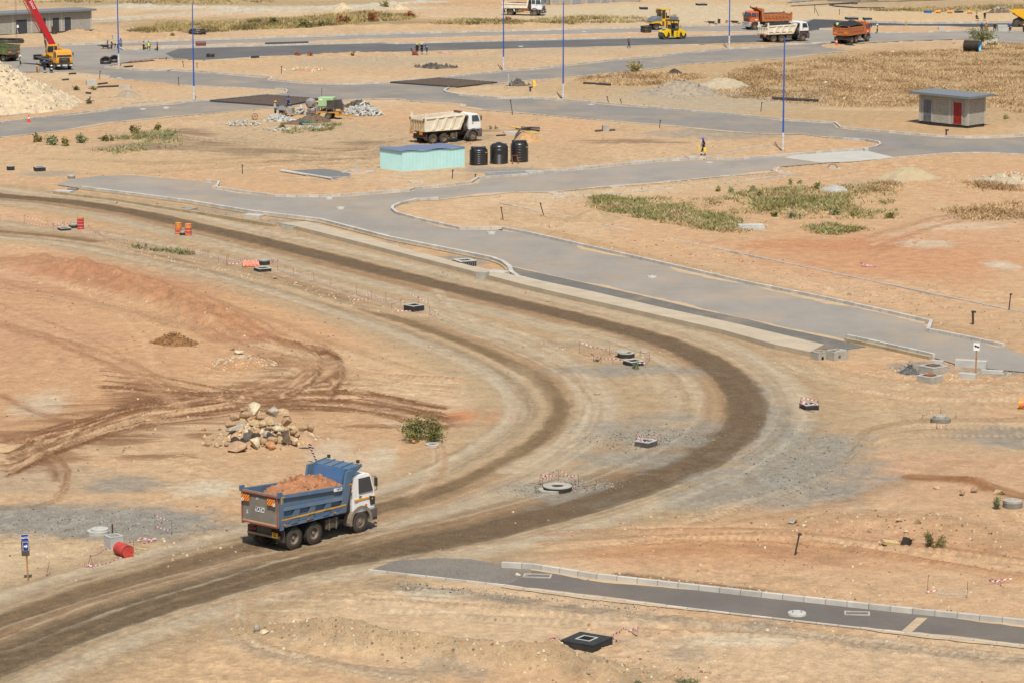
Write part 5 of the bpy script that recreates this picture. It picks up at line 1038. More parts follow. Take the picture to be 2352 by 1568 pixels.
# --- the blue tipper in the foreground
SB = dict(bed=(4.42, 5.02, 1.2, 2.78, 2.5, 3.2), bedm=BLUE, inner=BLUED, axles=(1.05, 2.42, 5.62), rim=RIMD, cab=(5.08, 6.62, .98, 2.86), style="round", cabm=WHITEP, ribs="low_slant", reflect=True, lip=True, canopy=.72, headm=BLUEH, tgm=TATAG, stripe=M("stripe_yellow", (236, 168, 40), .5, k=1.1), guard=M("guard_beige", (150, 138, 122), .6, dust=.2), bump=M("bumper_grey", (86, 86, 86), .6, dust=.2), tgdrop=.0, r=.52)
tb, bed, tg, cb = tipper(place(676.6, 1261, (1.05, -1.17), R(49.6)), R(49.6), "blue tipper truck with white cab driving away loaded with red soil", SB)
q = MB(); Wt = 2.45
for a in ((-.1, -.07, -1.2, -1.14, 1.2, 2.72), (-.1, -.07, 1.14, 1.2, 1.2, 2.72), (-.1, -.07, -1.14, 1.14, 2.66, 2.72), (-.1, -.07, -1.14, 1.14, 1.2, 1.27)): q.box(*a)
q.build("frame", M("red_frame", (172, 70, 62), .6, dust=.3), tg); q = MB(); q.box(-.1, -.07, -1.14, 1.14, 1.275, 1.34); q.build("ledge", M("dust_ledge", (214, 176, 130), .8), tg); q = MB(); q.box(-.09, -.072, -1.12, 1.12, 2.53, 2.655); q.build("top_recess", M("dark_recess", (70, 64, 58), .8), tg)
q = MB(); q.box(-.085, -.072, -.3, .3, 1.83, 2.06); q.build("name_board", WHT, tg); text("TATA", .25, INK, tg, (-.088, 0, 1.945), (R(90), 0, R(-90)), bold=.006, sx=.95); text("S", .26, WHT, tg, (-.074, .85, 1.72), (R(90), 0, R(-90)))
q = MB(); q.lathe([(.06, -.09), (.07, -.09), (.07, -.074), (.06, -.074), (.06, -.09)], 20, axis='x', c=(0, .15, 2.47), cap=False); q.build("badge", WHT, tg)
for s in (-1, 1): q = MB(); q.lathe([(.045, -.2), (.08, -.2), (.08, -.17), (.045, -.17), (.045, -.2)], 16, axis='x', c=(0, s * 1.05, 2.33), cap=False); q.build("reflector", WHT, tg)
q = MB(); q.box(.1, .13, -.98, -.62, .66, .9); npl = q.build("number_plate", PLATE, tb); text("KDE", .11, INK, npl, (.096, -.8, .84), (R(90), 0, R(-90))); text("024J", .11, INK, npl, (.096, -.8, .73), (R(90), 0, R(-90)))
q = MB(); q.hexa([(3.62, -1.338, 2.36), (4.2, -1.338, 2.33), (4.2, -1.33, 2.33), (3.62, -1.33, 2.36), (3.62, -1.338, 2.52), (4.2, -1.338, 2.49), (4.2, -1.33, 2.49), (3.62, -1.33, 2.52)]); q.build("name_strip", WHT, bed); text("TATA", .14, INK, bed, (3.98, -1.34, 2.425), (R(90), R(3), 0), bold=.003)
q = MB(); q.prism([(6.28, 1.25), (6.58, 1.25), (6.6, 1.62), (6.2, 1.72)], 'y', -1.265, -1.25); q.build("vent_panel", M("brown_panel", (70, 60, 56), .5), cb); text("SE", .08, WHT, cb, (6.4, -1.268, 1.55), (R(90), 0, 0))
q = MB(); q.box(5.9, 6.0, -1.3, -1.25, 1.28, 1.36); q.build("side_indicator", AMBER, cb)
load(tb, SB, "heap of red soil piled in the blue tipper's bed", SOILR, 2.1, 3.0, 5, clods=260, cm=M("red_clods", (188, 130, 90), .95, var=.35, scale=2, bump=.4), x0=.35, px=.58, cs=.075)
# --- the cream tipper on the lot, the pale one with asphalt, the two orange ones, the short white one
SCR = dict(bed=(4.5, 5.15, 1.32, 2.75, 2.9, 2.95), bedm=CREAM, inner=RUSTY, axles=(1.15, 2.5, 6.1), rim=RIMR, cab=(5.55, 7.05, 1.2, 2.85), style="boxy", cabm=WHITEP, ribs="slant", hinge=RUSTY, guard=DKGREY, tgdrop=.25, tgm=M("rust_cream", (214, 184, 140), .7, var=.3, scale=3, dust=.2))
tc_, bedc, tgc, cbc = tipper(place(995.3, 332.2, (1.15, -1.17), R(35.9)), R(35.9), "cream tipper with empty rusty bed and white cab parked beside the water tanks", SCR)
q = MB(); q.box(5.0, 5.25, -.5, .7, 2.97, 3.1); q.build("bed_cover_roll", RUSTY, bedc);
SW = dict(SCR); SW.update(bed=(4.5, 5.1, 1.18, 2.4, 2.5, 2.6), cab=(5.55, 7.0, 1.15, 2.8), lower=M("maroon_band", (96, 52, 48), .5), inner=CREAM, hinge=CREAM, tgm=CREAM)
tw, *_ = tipper(place(1777.3, 98.5, (1.15, -1.17), R(27.3)), R(27.3), "cream tipper with maroon cab band heaped with black asphalt on the dark road", SW)
q = MB()
for s in (-1, 1): q.box(.3, 4.45, s * 1.2, s * 1.24, 1.2, 1.46)
q.build("brown_lower_stripe", M("brown_stripe", (124, 84, 70), .7, dust=.2), tw)
load(tw, SW, "black asphalt heaped in the cream tipper with maroon band", TARL, 2.25, 2.85, 9, name="asphalt_load", x0=.4)
SO = dict(bed=(5.0, 5.15, 1.2, 2.35, 2.35, 3.15), bedm=RUSTO, inner=M("tar_stained", (84, 70, 58), .8), axles=(1.2, 2.55, 6.15), rim=RIMR, cab=(5.5, 6.95, 1.1, 2.75), style="old", cabm=ORG, ribs="grid", canopy=.75, guard=DKGREY, tank=M("tank_cream", (200, 188, 160), .6, dust=.3), bump=M("bumper_white", (210, 204, 196), .6, dust=.2))
to1, b1, _, c1 = tipper(place(1733.8, 69.5, (6.15, 1.17), R(202)), R(202), "orange tipper facing left, half hidden behind the cream asphalt truck", SO, "orange tipper trucks"); load(to1, SO, "low layer of asphalt in the left-facing orange tipper", TARL, 2.2, 2.45, 10, name="asphalt_load")
SO2 = dict(SO); SO2.update(bed=(5.0, 5.1, 1.2, 2.35, 2.35, 2.85), canopy=.4)
to2, b2, _, c2 = tipper(place(1956.9, 101.4, (1.2, -1.17), R(57)), R(57), "orange tipper seen from behind with a tall black asphalt load", SO2, "orange tipper trucks"); load(to2, SO2, "tall cone of black asphalt in the orange tipper seen from behind", TARL, 2.25, 3.15, 12, name="asphalt_load", px=.5)
for c_, sd in ((c1, 1), (c2, -1)): q = MB(); q.box(5.8, 6.15, sd * 1.25, sd * 1.262, 1.42, 1.6); q.build("door_decal", WHT, c_)
SS = dict(bed=(4.15, 4.45, 1.25, 2.05, 2.0, 3.0), bedm=CREAM, axles=(1.25, 5.3), rim=RIMD, cab=(4.75, 6.5, 1.0, 2.8), style="round", cabm=WHITEP, ribs="upright", sleeper=True, guard=DKGREY, canopy=.3)
ts, *_ = tipper(place(1171.5, 37.1, (1.25, -1.17), R(-14)), R(-14), "short two-axle tipper with white cab and cream bed driving right", SS)
load(ts, SS, "dark reddish rubble in the short white tipper", M("dark_rubble", (120, 84, 76), .9, var=.3, scale=4, bump=.5), 1.9, 2.1, 15, name="rubble_load")
q = MB()
for z in (.55, .75, .95): q.box(2.6, 4.35, -1.16, -1.1, z, z + .1)
q.build("side_guard", stripes("guard_stripes", (236, 140, 50), (150, 146, 140), 1.4, (1, 0, 0), .6), ts); q = MB(); q.prism([(.5, 1.1), (.62, 1.22), (1.9, 1.22), (2.0, 1.1), (2.05, .7), (1.9, .7), (1.8, 1.1), (.7, 1.1), (.6, .7), (.45, .7)], 'y', -1.2, -.8); q.build("rear_mudguard", CREAM, ts)
# --- mobile crane
def crane():
 yaw = R(-64); xf = 8.6; SC_ = .9; t = thing("crane_truck", "yellow crane truck with raised red boom on the grey apron", "crane", place(124.8, 161.2, (xf * SC_, -1.2 * SC_), yaw), yaw); t.scale = (SC_,) * 3; CY_ = M("crane_yellow", (240, 166, 40), .4, var=.06, dust=.06, k=1.15)
 b = MB(); b.box(-.6, xf - .8, -1.2, 1.2, 1.1, 1.35); b.box(-.4, xf + .9, -.6, .6, .6, 1.1); b.box(-1.2, -.6, -1.25, 1.25, .7, 1.45); b.box(xf - 2.6, xf - 2.2, -1.25, 1.25, .6, 1.1); b.build("carrier_deck", BLACKM, t)
 for s in (-1, 1):
  q = MB(); q.box(-.4, xf - .9, s * 1.205, s * 1.215, 1.18, 1.26); q.build("reflective_edge", stripes("deck_dashes", (220, 220, 214), (60, 52, 50), 4.0, (1, 0, 0)), t)
  for x in (xf - 6.5, xf - 5.1): wheel(t, x, s * 1.03, .55, .3, s, RIMR, dual=True, name="dual_wheel")
  wheel(t, xf, s * 1.06, .55, .32, s, RIMR, front=True)
  q = MB(); q.box(xf - 7.1, xf - 4.5, s * 1.0, s * 1.22, 1.0, 1.12); q.build("rear_mudguard", BLACKP, t)
  q = MB()
  for z in (.5, .68, .86): q.box(xf - 2.1, xf - .75, s * 1.14, s * 1.2, z, z + .07)
  q.build("side_guard", M("guard_red", (150, 70, 66), .6), t)
  q = MB(); q.box(xf - 3.5, xf - 3.0, s * .9, s * (1.9 if s < 0 else 1.3), .7, .95); q.build("outrigger", BLACKM, t)
 q = MB(); q.box(xf - 2.3, xf - .65, -1.22, 1.22, 1.352, 1.95); q.build("engine_cover", CY_, t, bevel=.05); q = MB(); q.box(xf - 2.2, xf - 1.2, -1.235, -1.222, 1.6, 1.78); q.build("name_plate", BLACKP, t)
 cab(t, xf - .6, xf + 1.05, .95, 2.75, 2.46, CY_, "boxy"); q = MB(); q.box(xf + .9, xf + 1.3, -1.24, 1.24, .5, .93); bp = q.build("bumper", BLACKP, t, bevel=.04)
 q = MB(); q.prism([(xf + 1.075, 1.05), (xf + 1.11, 1.05), (xf + 1.11, 1.75), (xf + 1.075, 1.75)], 'y', -.8, .8); gr = q.build("front_panel", BLACKP, t); text("SANY", .3, WHT, gr, (xf + 1.115, 0, 1.42), (R(90), 0, R(90)), bold=.006)
 q = MB(); q.box(xf + 1.3, xf + 1.31, -.35, .35, .6, .78); q.build("number_plate", WHT, bp)
 for s in (-1, 1): q = MB(); q.box(xf + 1.3, xf + 1.32, s * .7, s * 1.15, .58, .78); q.build("headlight", LEAD, bp)
 # slewing upper works
 sx = xf - 5.2; rz = R(200) - yaw
 def up(b, n, m, par=t, **k): o = b.build(n, m, par, **k); o.location = (sx, 0, 0); o.rotation_euler = (0, 0, rz); return o
 b = MB(); b.lathe([(.01, 1.35), (.7, 1.35), (.7, 1.6), (.01, 1.6)], 20); b.box(-1.9, 1.3, -.55, .55, 1.6, 1.8); b.prism([(-1.3, 1.8), (.2, 1.8), (-.1, 3.1), (-.5, 3.1)], 'y', -.5, -.38); b.prism([(-1.3, 1.8), (.2, 1.8), (-.1, 3.1), (-.5, 3.1)], 'y', .38, .5); up(b, "turntable", CY_)
 b = MB(); b.box(-2.7, -1.5, -1.2, 1.2, 1.65, 2.45); up(b, "counterweight", CY_, bevel=.05)
 b = MB(); b.cyl((-1.4, -.3, 2.62), (-1.4, .3, 2.62), .22, .22, 12); b.box(-1.6, -1.2, -.4, .4, 2.45, 2.6); up(b, "winch", CY_)
 b = MB(); b.prism([(-.75, 1.75), (.75, 1.75), (.95, 2.4), (.75, 3.25), (-.6, 3.3), (-.75, 3.1)], 'y', .6, 1.5); oc = up(b, "operator_cab", CY_, bevel=.05)
 q = MB(); q.prism([(.8, 1.95), (.985, 2.4), (.8, 3.15), (.77, 3.15), (.94, 2.4), (.77, 1.95)], 'y', .66, 1.44); q.build("front_glass", GLASS, oc)
 q = MB(); q.prism([(-.1, 2.2), (.75, 2.2), (.85, 2.45), (.7, 3.1), (-.1, 3.1)], 'y', 1.5, 1.525); q.prism([(-.65, 2.4), (-.2, 2.4), (-.2, 3.1), (-.6, 3.1)], 'y', 1.5, 1.525); q.build("side_glass", GLASS, oc)
 el = R(63.6); d = Vector((math.cos(el), 0, math.sin(el))); nrm = Vector((-math.sin(el), 0, math.cos(el))); F = Vector((-.3, 0, 3.1)); BL = 11.6; RB = M("boom_red", (196, 40, 46), .35, var=.06, k=1.1)
 def beam(b, a, c, hw, hh):
  P = []
  for L in (a, c):
   for sy, sn in ((-1, -1), (1, -1), (1, 1), (-1, 1)): P.append(F + d * L + Vector((0, sy * hw, 0)) + nrm * sn * hh)
  b.hexa(P)
 b = MB(); beam(b, -.5, 9.6, .36, .43); bo = up(b, "boom", RB, bevel=.04); b = MB(); beam(b, 9.6, 11.2, .3, .36); q = b.build("boom_extension", RB, bo); b = MB(); beam(b, 11.2, BL, .33, .45); b.build("boom_head", BLACKM, bo)
 for sd in (1, -1):
  tx = text("SANY", .55, WHT, bo, tuple(F + d * 6.6 + Vector((0, sd * .366, 0))), (0, 0, 0)); X_ = d * (1 if sd < 0 else -1); Z_ = Vector((0, sd, 0)); Y_ = Z_.cross(X_); tx.rotation_euler = Matrix((X_, Y_, Z_)).transposed().to_euler()
 b = MB(); c0, c1 = Vector((.42, 0, 1.7)), Vector((1.02, 0, 4.85)); cm = c0.lerp(c1, .68); b.cyl(c0, cm, .16, .16, 14); cy = up(b, "lift_cylinder", BLACKM); b = MB(); b.cyl(cm, c1, .1, .1, 12); b.build("piston_rod", STEEL, cy)
 b = MB(); JO = nrm * -.85
 ch = [F + d * L + JO + Vector((0, y, 0)) + nrm * q_ for y, q_, L in ((-.16, 0, 0), (.16, 0, 0), (-.16, .3, 0), (.16, .3, 0))]
 for c_ in ch: b.cyl(c_ + d * 2.6, c_ + d * 10.4, .03, .03, 5)
 for i in range(17):
  L = 2.6 + i * .45
  for a, c_ in ((0, 1), (1, 3), (3, 2), (2, 0)): b.cyl(ch[a] + d * L, ch[c_] + d * (L + .45), .016, .016, 4)
 b.cyl(ch[2] + d * 2.7, F + d * 2.7 - nrm * .3, .05, .05, 6); b.cyl(ch[2] + d * 7, F + d * 7 - nrm * .3, .05, .05, 6); up(b, "lattice_jib", RB)
 tip = F + d * BL + Vector((.12, 0, 0)); hk = 1.6; b = MB()
 for dx in (-.12, -.04, .04, .12): b.cyl(tip + Vector((dx, 0, 0)), Vector((tip.x + dx, 0, hk + .6)), .012, .012, 4)
 up(b, "hoist_rope", BLACKM); b = MB(); b.box(tip.x - .2, tip.x + .2, -.09, .09, hk, hk + .6); b.tube([(tip.x, 0, hk), (tip.x, 0, hk - .15), (tip.x + .1, 0, hk - .25), (tip.x + .05, 0, hk - .38), (tip.x - .1, 0, hk - .33)], .035, 6); up(b, "hook_block", M("hook_brown", (84, 66, 56), .6)); return t
crane()
SG = dict(bed=(5.0, 5.3, 1.15, 2.6, 2.6, 2.7), bedm=M("green_paint", (74, 116, 52), .5, var=.2, dust=.3), inner=BLACKM, axles=(1.2, 2.55, 6.1), rim=RIMD, cab=(5.6, 7.0, 1.1, 2.8), style="boxy", cabm=M("green_paint", (74, 116, 52)), ribs="upright", tgm=M("dirty_green", (112, 112, 92), .7, var=.2, dust=.25), tgdrop=.1)
tg_, *_ = tipper(place(8, 142.5, (.9, 1.0), R(137)), R(137), "green tipper with dirty tailgate under the crane hook at the left edge", SG); tg_.scale = (.84,) * 3
# --- rollers and paver
def tandem_roller():
 yaw = R(21); t = thing("tandem_roller", "yellow double-drum roller with black canopy on the dark asphalt", "road roller", place(1529.8, 91.8, (-1.35, -.86), yaw), yaw); DS = M("drum_steel", (120, 116, 108), .45, .4, var=.1); YW = M("roller_yellow", (246, 200, 24), .4, var=.05, k=1.15)
 for x, f in ((-1.35, 1), (1.35, -1)):
  b = MB(); b.lathe([(.42, -.85), (.54, -.85), (.55, -.83), (.55, .83), (.54, .85), (.42, .85)], 34, axis='y', cap=False, c=(x, 0, .55)); b.lathe([(.01, -.7), (.42, -.7)], 30, axis='y', cap=False, c=(x, 0, .55)); b.lathe([(.01, .7), (.42, .7)], 30, axis='y', cap=False, c=(x, 0, .55)); b.build("drum", DS, t, smooth=True)
  pl = [(-.52, .98), (-.46, 1.12), (.4, 1.52), (.62, 1.5), (.78, 1.0), (.78, .3), (.6, .3), (.58, .8), (.3, 1.12), (.2, .72), (.05, .42), (-.12, .4), (-.3, .8)]; b = MB()
  for s in (-1, 1): b.prism([(x + a * f, z) for a, z in pl], 'y', s * .88, s * .95)
  P = [(x + a * f, z) for a, z in ((-.52, .98), (-.46, 1.12), (.4, 1.52), (.62, 1.5), (.62, 1.4), (.38, 1.42), (-.4, 1.02))]; b.prism(P, 'y', -.88, .88); b.box(min(x + .6 * f, x + .78 * f), max(x + .6 * f, x + .78 * f), -.88, .88, .5, 1.45); fk = b.build("drum_fork", YW, t)
  q = MB()
  for s in (-1, 1): q.cyl((x, s * .72, .55), (x, s * .9, .55), .14, .14, 14)
  q.build("hub", BLACKM, fk); q = MB(); q.prism([(x + a * f, z) for a, z in ((-.2, 1.27), (.2, 1.455), (.2, 1.47), (-.2, 1.285))], 'y', -.5, .5); q.build("water_hatch", DKGREY, fk)
  q = MB(); q.box(x - .53 * f - .02, x - .53 * f + .02, -.6, -.4, .95, 1.05); q.box(x - .53 * f - .02, x - .53 * f + .02, .4, .6, .95, 1.05); q.build("tail_lamp", REDL if f > 0 else AMBER, fk)
 b = MB(); b.box(-.55, -.2, -.55, .55, .35, 1.55); b.build("articulation_post", DKGREY, t); b = MB(); b.box(-.1, .72, -.9, .9, .32, 1.2); en = b.build("engine_housing", YW, t, bevel=.04)
 parts("vent", M("vent_shade", (170, 116, 20), .7), en, [(.28, .52, -.915, -.9, z, z + .12) for z in (.5, .73, .96)])
 b = MB(); b.box(-.62, .62, -.85, .85, 1.2, 1.3); b.box(-.15, .35, -.3, .3, 1.3, 1.75); b.box(.2, .35, -.3, .3, 1.7, 2.15); b.box(-.5, -.3, -.5, .5, 1.3, 2.05); b.box(-.1, .15, -.35, .35, 1.5, 2.3); b.lathe([(.2, 1.95), (.23, 1.97), (.2, 1.99)], 16, c=(-.35, 0, 0), cap=False); b.build("operator_station", BLACKP, t)
 b = MB();
 for x, y in ((-.55, -.82), (-.55, .82), (.62, -.82), (.62, .82)): b.cyl((x, y, 1.25), (x * .98, y * .95, 2.65), .075, .075, 8)
 b.box(-.72, .76, -.94, .94, 2.6, 2.8); b.box(-.6, .66, -.84, .84, 1.25, 1.5); b.build("canopy", BLACKP, t, bevel=.05); b = MB(); b.cyl((1.0, -.6, 1.45), (1.02, -.6, 2.05), .025, .025, 6); b.build("exhaust", BLACKM, t); return t
tandem_roller()
def pneumatic_roller():
 yaw = R(203); t = thing("tyre_roller", "yellow tyre roller with grey rounded bonnet behind the double-drum roller", "road roller", place(1507.5, 69.8, (1.55, .85), yaw), yaw); YW = YEL
 for i in range(4): wheel(t, 1.55, -.75 + i * .5, .48, .3, 1 if i > 1 else -1, RIMD, lugs=False)
 for i in range(4): wheel(t, -1.75, -.75 + i * .5, .48, .3, 1 if i > 1 else -1, RIMD, lugs=False)
 b = MB(); b.prism([(2.35, 1.1), (2.3, 1.3), (2.0, 1.75), (1.5, 2.0), (.75, 2.0), (.5, 1.2), (1.0, 1.15), (1.6, 1.12)], 'y', -.95, .95); b.build("bonnet", M("bonnet_grey", (128, 130, 132), .5, var=.06), t, bevel=.12)
 b = MB()
 for s in (-1, 1): b.prism([(2.42, .98), (2.4, 1.1), (1.7, 1.28), (.4, 1.28), (.2, 1.5), (-2.2, 1.5), (-2.3, 1.0), (-2.2, .95), (-1.3, .95), (-1.15, .55), (.5, .55), (.75, .75), (1.1, 1.02), (1.9, 1.02), (2.1, .98)], 'y', s * .85, s * 1.0)
 b.box(-1.1, .6, -.85, .85, .5, 1.4); b.box(2.3, 2.42, -.95, .95, .95, 1.1); fr = b.build("body", YW, t); parts("ladder", BLACKM, fr, [(.3, .62, s * 1.0, s * 1.03, .6, 1.3) for s in (-1, 1)]); parts("vent", BLACKM, fr, [(-.35, -.1, s * 1.0, s * 1.02, z, z + .15) for s in (-1, 1) for z in (.95, .65)])
 b = MB(); b.prism([(-2.2, 1.5), (-.9, 1.5), (-.9, 1.95), (-1.6, 2.0), (-2.25, 1.8)], 'y', -.9, .9); b.build("engine_cover", M("bonnet_grey", (128, 130, 132)), t, bevel=.08)
 b = MB(); b.box(-.75, .7, -.85, .85, 1.4, 1.65)
 for x in (-.7, .0, .65):
  for y in (-.82, .82): b.box(x - .045, x + .045, y - .045, y + .045, 1.65, 3.0)
 b.box(-.8, .75, -.92, .92, 3.0, 3.14); cb_ = b.build("cab", YW, t); q = MB(); q.box(.66, .68, -.76, .76, 1.7, 2.95)
 for s in (-1, 1): q.box(.06, .6, s * .8, s * .815, 1.75, 2.95)
 q.build("cab_glass", GLASS, cb_); q = MB(); q.box(-.4, .1, -.3, .3, 1.65, 2.0); q.box(-.5, -.35, -.3, .3, 2.0, 2.5); q.box(.66, .9, .5, .8, 2.85, 2.97); q.build("seat", BLACKP, cb_)
 q = MB(); q.box(.7, .78, .86, 1.02, 2.2, 2.5); q.box(.7, .76, -1.02, -.86, 2.4, 2.9); q.build("mirror", BLACKP, cb_)
 for i, y in enumerate((-.5, .1, .5)): q = MB(); q.cyl((-1.9, y, 1.9), (-1.9, y, 2.2), .06, .05, 8); q.build("beacon" if i == 1 else "exhaust", REDL if i == 1 else BLACKM, t)
 return t
pneumatic_roller()
def paver():
 yaw = R(185); t = thing("asphalt_paver", "yellow paver with black screed cut by the right edge", "paver", place(2340, 63, (2.0, 1.1), yaw), yaw); b = MB()
 b.prism([(.9, 1.0), (2.6, 1.9), (2.75, 2.3), (2.1, 2.6), (.7, 2.5), (.7, 1.0)], 'y', -1.25, -1.1); b.prism([(.9, 1.0), (2.6, 1.9), (2.75, 2.3), (2.1, 2.6), (.7, 2.5), (.7, 1.0)], 'y', 1.1, 1.25); b.box(.7, 2.5, -1.1, 1.1, 1.9, 2.1); b.build("hopper", YEL, t)
 b = MB(); b.box(-3.0, .69, -1.2, 1.2, .9, 2.2); b.build("body", YEL, t, bevel=.05); b = MB(); b.prism([(-3.0, .1), (1.6, .1), (2.0, .5), (1.6, .9), (-3.0, .9)], 'y', -1.2, -.8); b.prism([(-3.0, .1), (1.6, .1), (2.0, .5), (1.6, .9), (-3.0, .9)], 'y', .8, 1.2); b.build("crawler_track", BLACKM, t)
 b = MB(); b.box(-2.0, .5, -1.25, 1.25, 3.4, 3.55)
 for x in (-1.9, .4):
  for y in (-1.15, 1.15): b.box(x - .05, x + .05, y - .05, y + .05, 2.2, 3.4)
 b.build("canopy", YEL, t); b = MB(); b.prism([(2.1, .15), (2.7, .15), (2.4, 1.0), (1.3, 1.5), (1.2, 1.0)], 'y', -.9, .9); b.build("push_bar", BLACKM, t); return t
paver()
# ---------------------------------------------------------------- buildings
def blockwork(name, rgb, bw, bh):
 m = M(name, rgb, .95, var=.08); nt = m.node_tree; b = nt.nodes["Principled BSDF"]; L = nt.links.new; src = b.inputs["Base Color"].links[0].from_socket
 tc = nt.nodes.new("ShaderNodeTexCoord"); sp = nt.nodes.new("ShaderNodeSeparateXYZ"); cb = nt.nodes.new("ShaderNodeCombineXYZ"); L(tc.outputs["Object"], sp.inputs[0]); L(sp.outputs[0], cb.inputs[0]); L(sp.outputs[2], cb.inputs[1])
 br = nt.nodes.new("ShaderNodeTexBrick"); br.inputs["Scale"].default_value = 1; br.inputs["Brick Width"].default_value = bw; br.inputs["Row Height"].default_value = bh; br.inputs["Mortar Size"].default_value = .018; br.inputs["Color1"].default_value = (1, 1, 1, 1); br.inputs["Color2"].default_value = (.84, .84, .84, 1); br.inputs["Mortar"].default_value = (.62, .6, .57, 1)
 L(cb.outputs[0], br.inputs["Vector"]); mx = nt.nodes.new("ShaderNodeMix"); mx.data_type = 'RGBA'; mx.blend_type = 'MULTIPLY'; mx.inputs[0].default_value = 1; L(src, mx.inputs[6]); L(br.outputs[0], mx.inputs[7]); L(mx.outputs[2], b.inputs["Base Color"])
 bp = nt.nodes.new("ShaderNodeBump"); bp.inputs["Strength"].default_value = .5; bp.inputs["Distance"].default_value = .02; L(br.outputs[0], bp.inputs["Height"]); L(bp.outputs[0], b.inputs["Normal"]); return m
BLK = blockwork("block_wall", (198, 190, 172), .45, .22); BLK2 = blockwork("stone_course_wall", (196, 190, 176), .4, .16); ROOFG = M("roof_grey", (132, 136, 138), .85, var=.06); PLAS = M("plaster_column", (200, 193, 176), .9, var=.08); TARB = M("bitumen_plinth", (52, 51, 50), .8)
def wall_at(par, org, a, b, h, m, name="wall", z0=0.0, th=.2):
 """a wall from a to b (its outer face), local x along it, local y into the building"""
 d = b - a; L = d.length; q = MB(); q.box(0, L, 0, th, z0, h); o = q.build(name, m, par); o.location = (a.x - org.x, a.y - org.y, 0); o.rotation_euler = (0, 0, math.atan2(d.y, d.x)); return o, L
def door_in(wl, x0, x1, z0, z1, m, lou=True):
 q = MB(); q.box(x0 - .09, x0, -.05, .05, z0, z1 + .09); q.box(x1, x1 + .09, -.05, .05, z0, z1 + .09); q.box(x0, x1, -.05, .05, z1, z1 + .09); q.build("door_frame", M("frame_grey", (196, 192, 182), .8), wl)
 q = MB(); xm = (x0 + x1) / 2; q.box(x0, xm - .012, -.03, .02, z0, z1); q.box(xm + .012, x1, -.03, .02, z0, z1)
 if lou:
  for xa, xb_ in ((x0 + .12, xm - .12), (xm + .12, x1 - .12)):
   for i in range(7): q.box(xa, xb_, -.045, -.03, z0 + .25 + i * .07, z0 + .29 + i * .07)
   q.box(xa, xb_, -.036, -.03, z1 - .62, z1 - .2)
 q.box(xm - .05, xm - .02, -.07, -.03, z0 + .95, z0 + 1.15); return q.build("door", m, wl)
def small_building():
 A, B, C = G(2110.6, 285), G(2221.5, 297), G(2262, 291.3); D = A + C - B; t = thing("block_building", "small grey block building with one grey and one red door", "building", A); h = 3.3
 w1, L1 = wall_at(t, A, A, B, h, BLK, z0=.35); w2, L2 = wall_at(t, A, B, C, h, BLK, z0=.35); wall_at(t, A, C, D, h, BLK, z0=.35); wall_at(t, A, D, A, h, BLK, z0=.35)
 for w_, xs in ((w1, (0, L1 * .615, L1 - .28)), (w2, (0, L2 - .25))):
  parts("column", PLAS, w_, [(x - .015, x + .28, -.03, .0, .34, h - .003) for x in xs])
 k = L1 / 1190.0; fx = lambda px: (px - 345) * k
 door_in(w1, fx(455), fx(655), .42, 2.75, M("door_grey", (104, 106, 108), .5, k=1.2)); door_in(w1, fx(1195), fx(1400), .42, 2.75, M("door_red", (168, 46, 32), .55, k=1.0))
 q = MB(); q.box(.05, L1 - .05, .03, .19, 0, .36); q.build("plinth", TARB, w1); q = MB(); q.box(.05, L2 - .05, .03, .19, 0, .36); q.build("plinth", TARB, w2)
 u, v = (B - A).normalized(), (C - B).normalized(); P = [A - u * .95 - v * .75, B + u * .75 - v * .75, C + u * .75 + v * .75, D - u * .95 + v * .75]; q = MB(); q.hexa([tuple(p - A + Vector((0, 0, h - .0))) for p in P] + [tuple(p - A + Vector((0, 0, h + .24))) for p in P]); q.build("roof", ROOFG, t); return t
small_building()
def long_building():
 A, B = G(-70, 86), G(211, 70.6); t = thing("block_building", "long grey stone-block building with black doors behind the crane", "building", A); n = (B - A).normalized(); nr = Vector((-n.y, n.x, 0)); h = 3.0; C = B + nr * 4; D = A + nr * 4
 w1, L1 = wall_at(t, A, A, B, h, BLK2); wall_at(t, A, B, C, h, BLK2); wall_at(t, A, C, D, h, BLK2); wall_at(t, A, D, A, h, BLK2); K = lambda px: L1 * (px * .26856 + 70) / 281.0
 parts("column", PLAS, w1, [(K(px) - .15, K(px) + .15, -.04, 0, 0, h - .002) for px in (105, 262, 418, 522, 778)]); dm = M("door_charcoal", (66, 68, 72), .6, k=1.2)
 for a, c in ((130, 226), (335, 387), (445, 501), (548, 603)): door_in(w1, K(a), K(c), .05, 2.2, dm, False)
 q = MB(); q.box(.02, L1 - .02, -.06, -.02, 0, .12); q.build("plinth", TARB, w1)
 P = [A - n * .5 - nr * .6, B + n * .55 - nr * .6, C + n * .55 + nr * .4, D - n * .5 + nr * .4]; q = MB(); q.hexa([tuple(p - A + Vector((0, 0, h))) for p in P] + [tuple(p - A + Vector((0, 0, h + .28))) for p in P]); q.build("roof", ROOFG, t)
long_building()
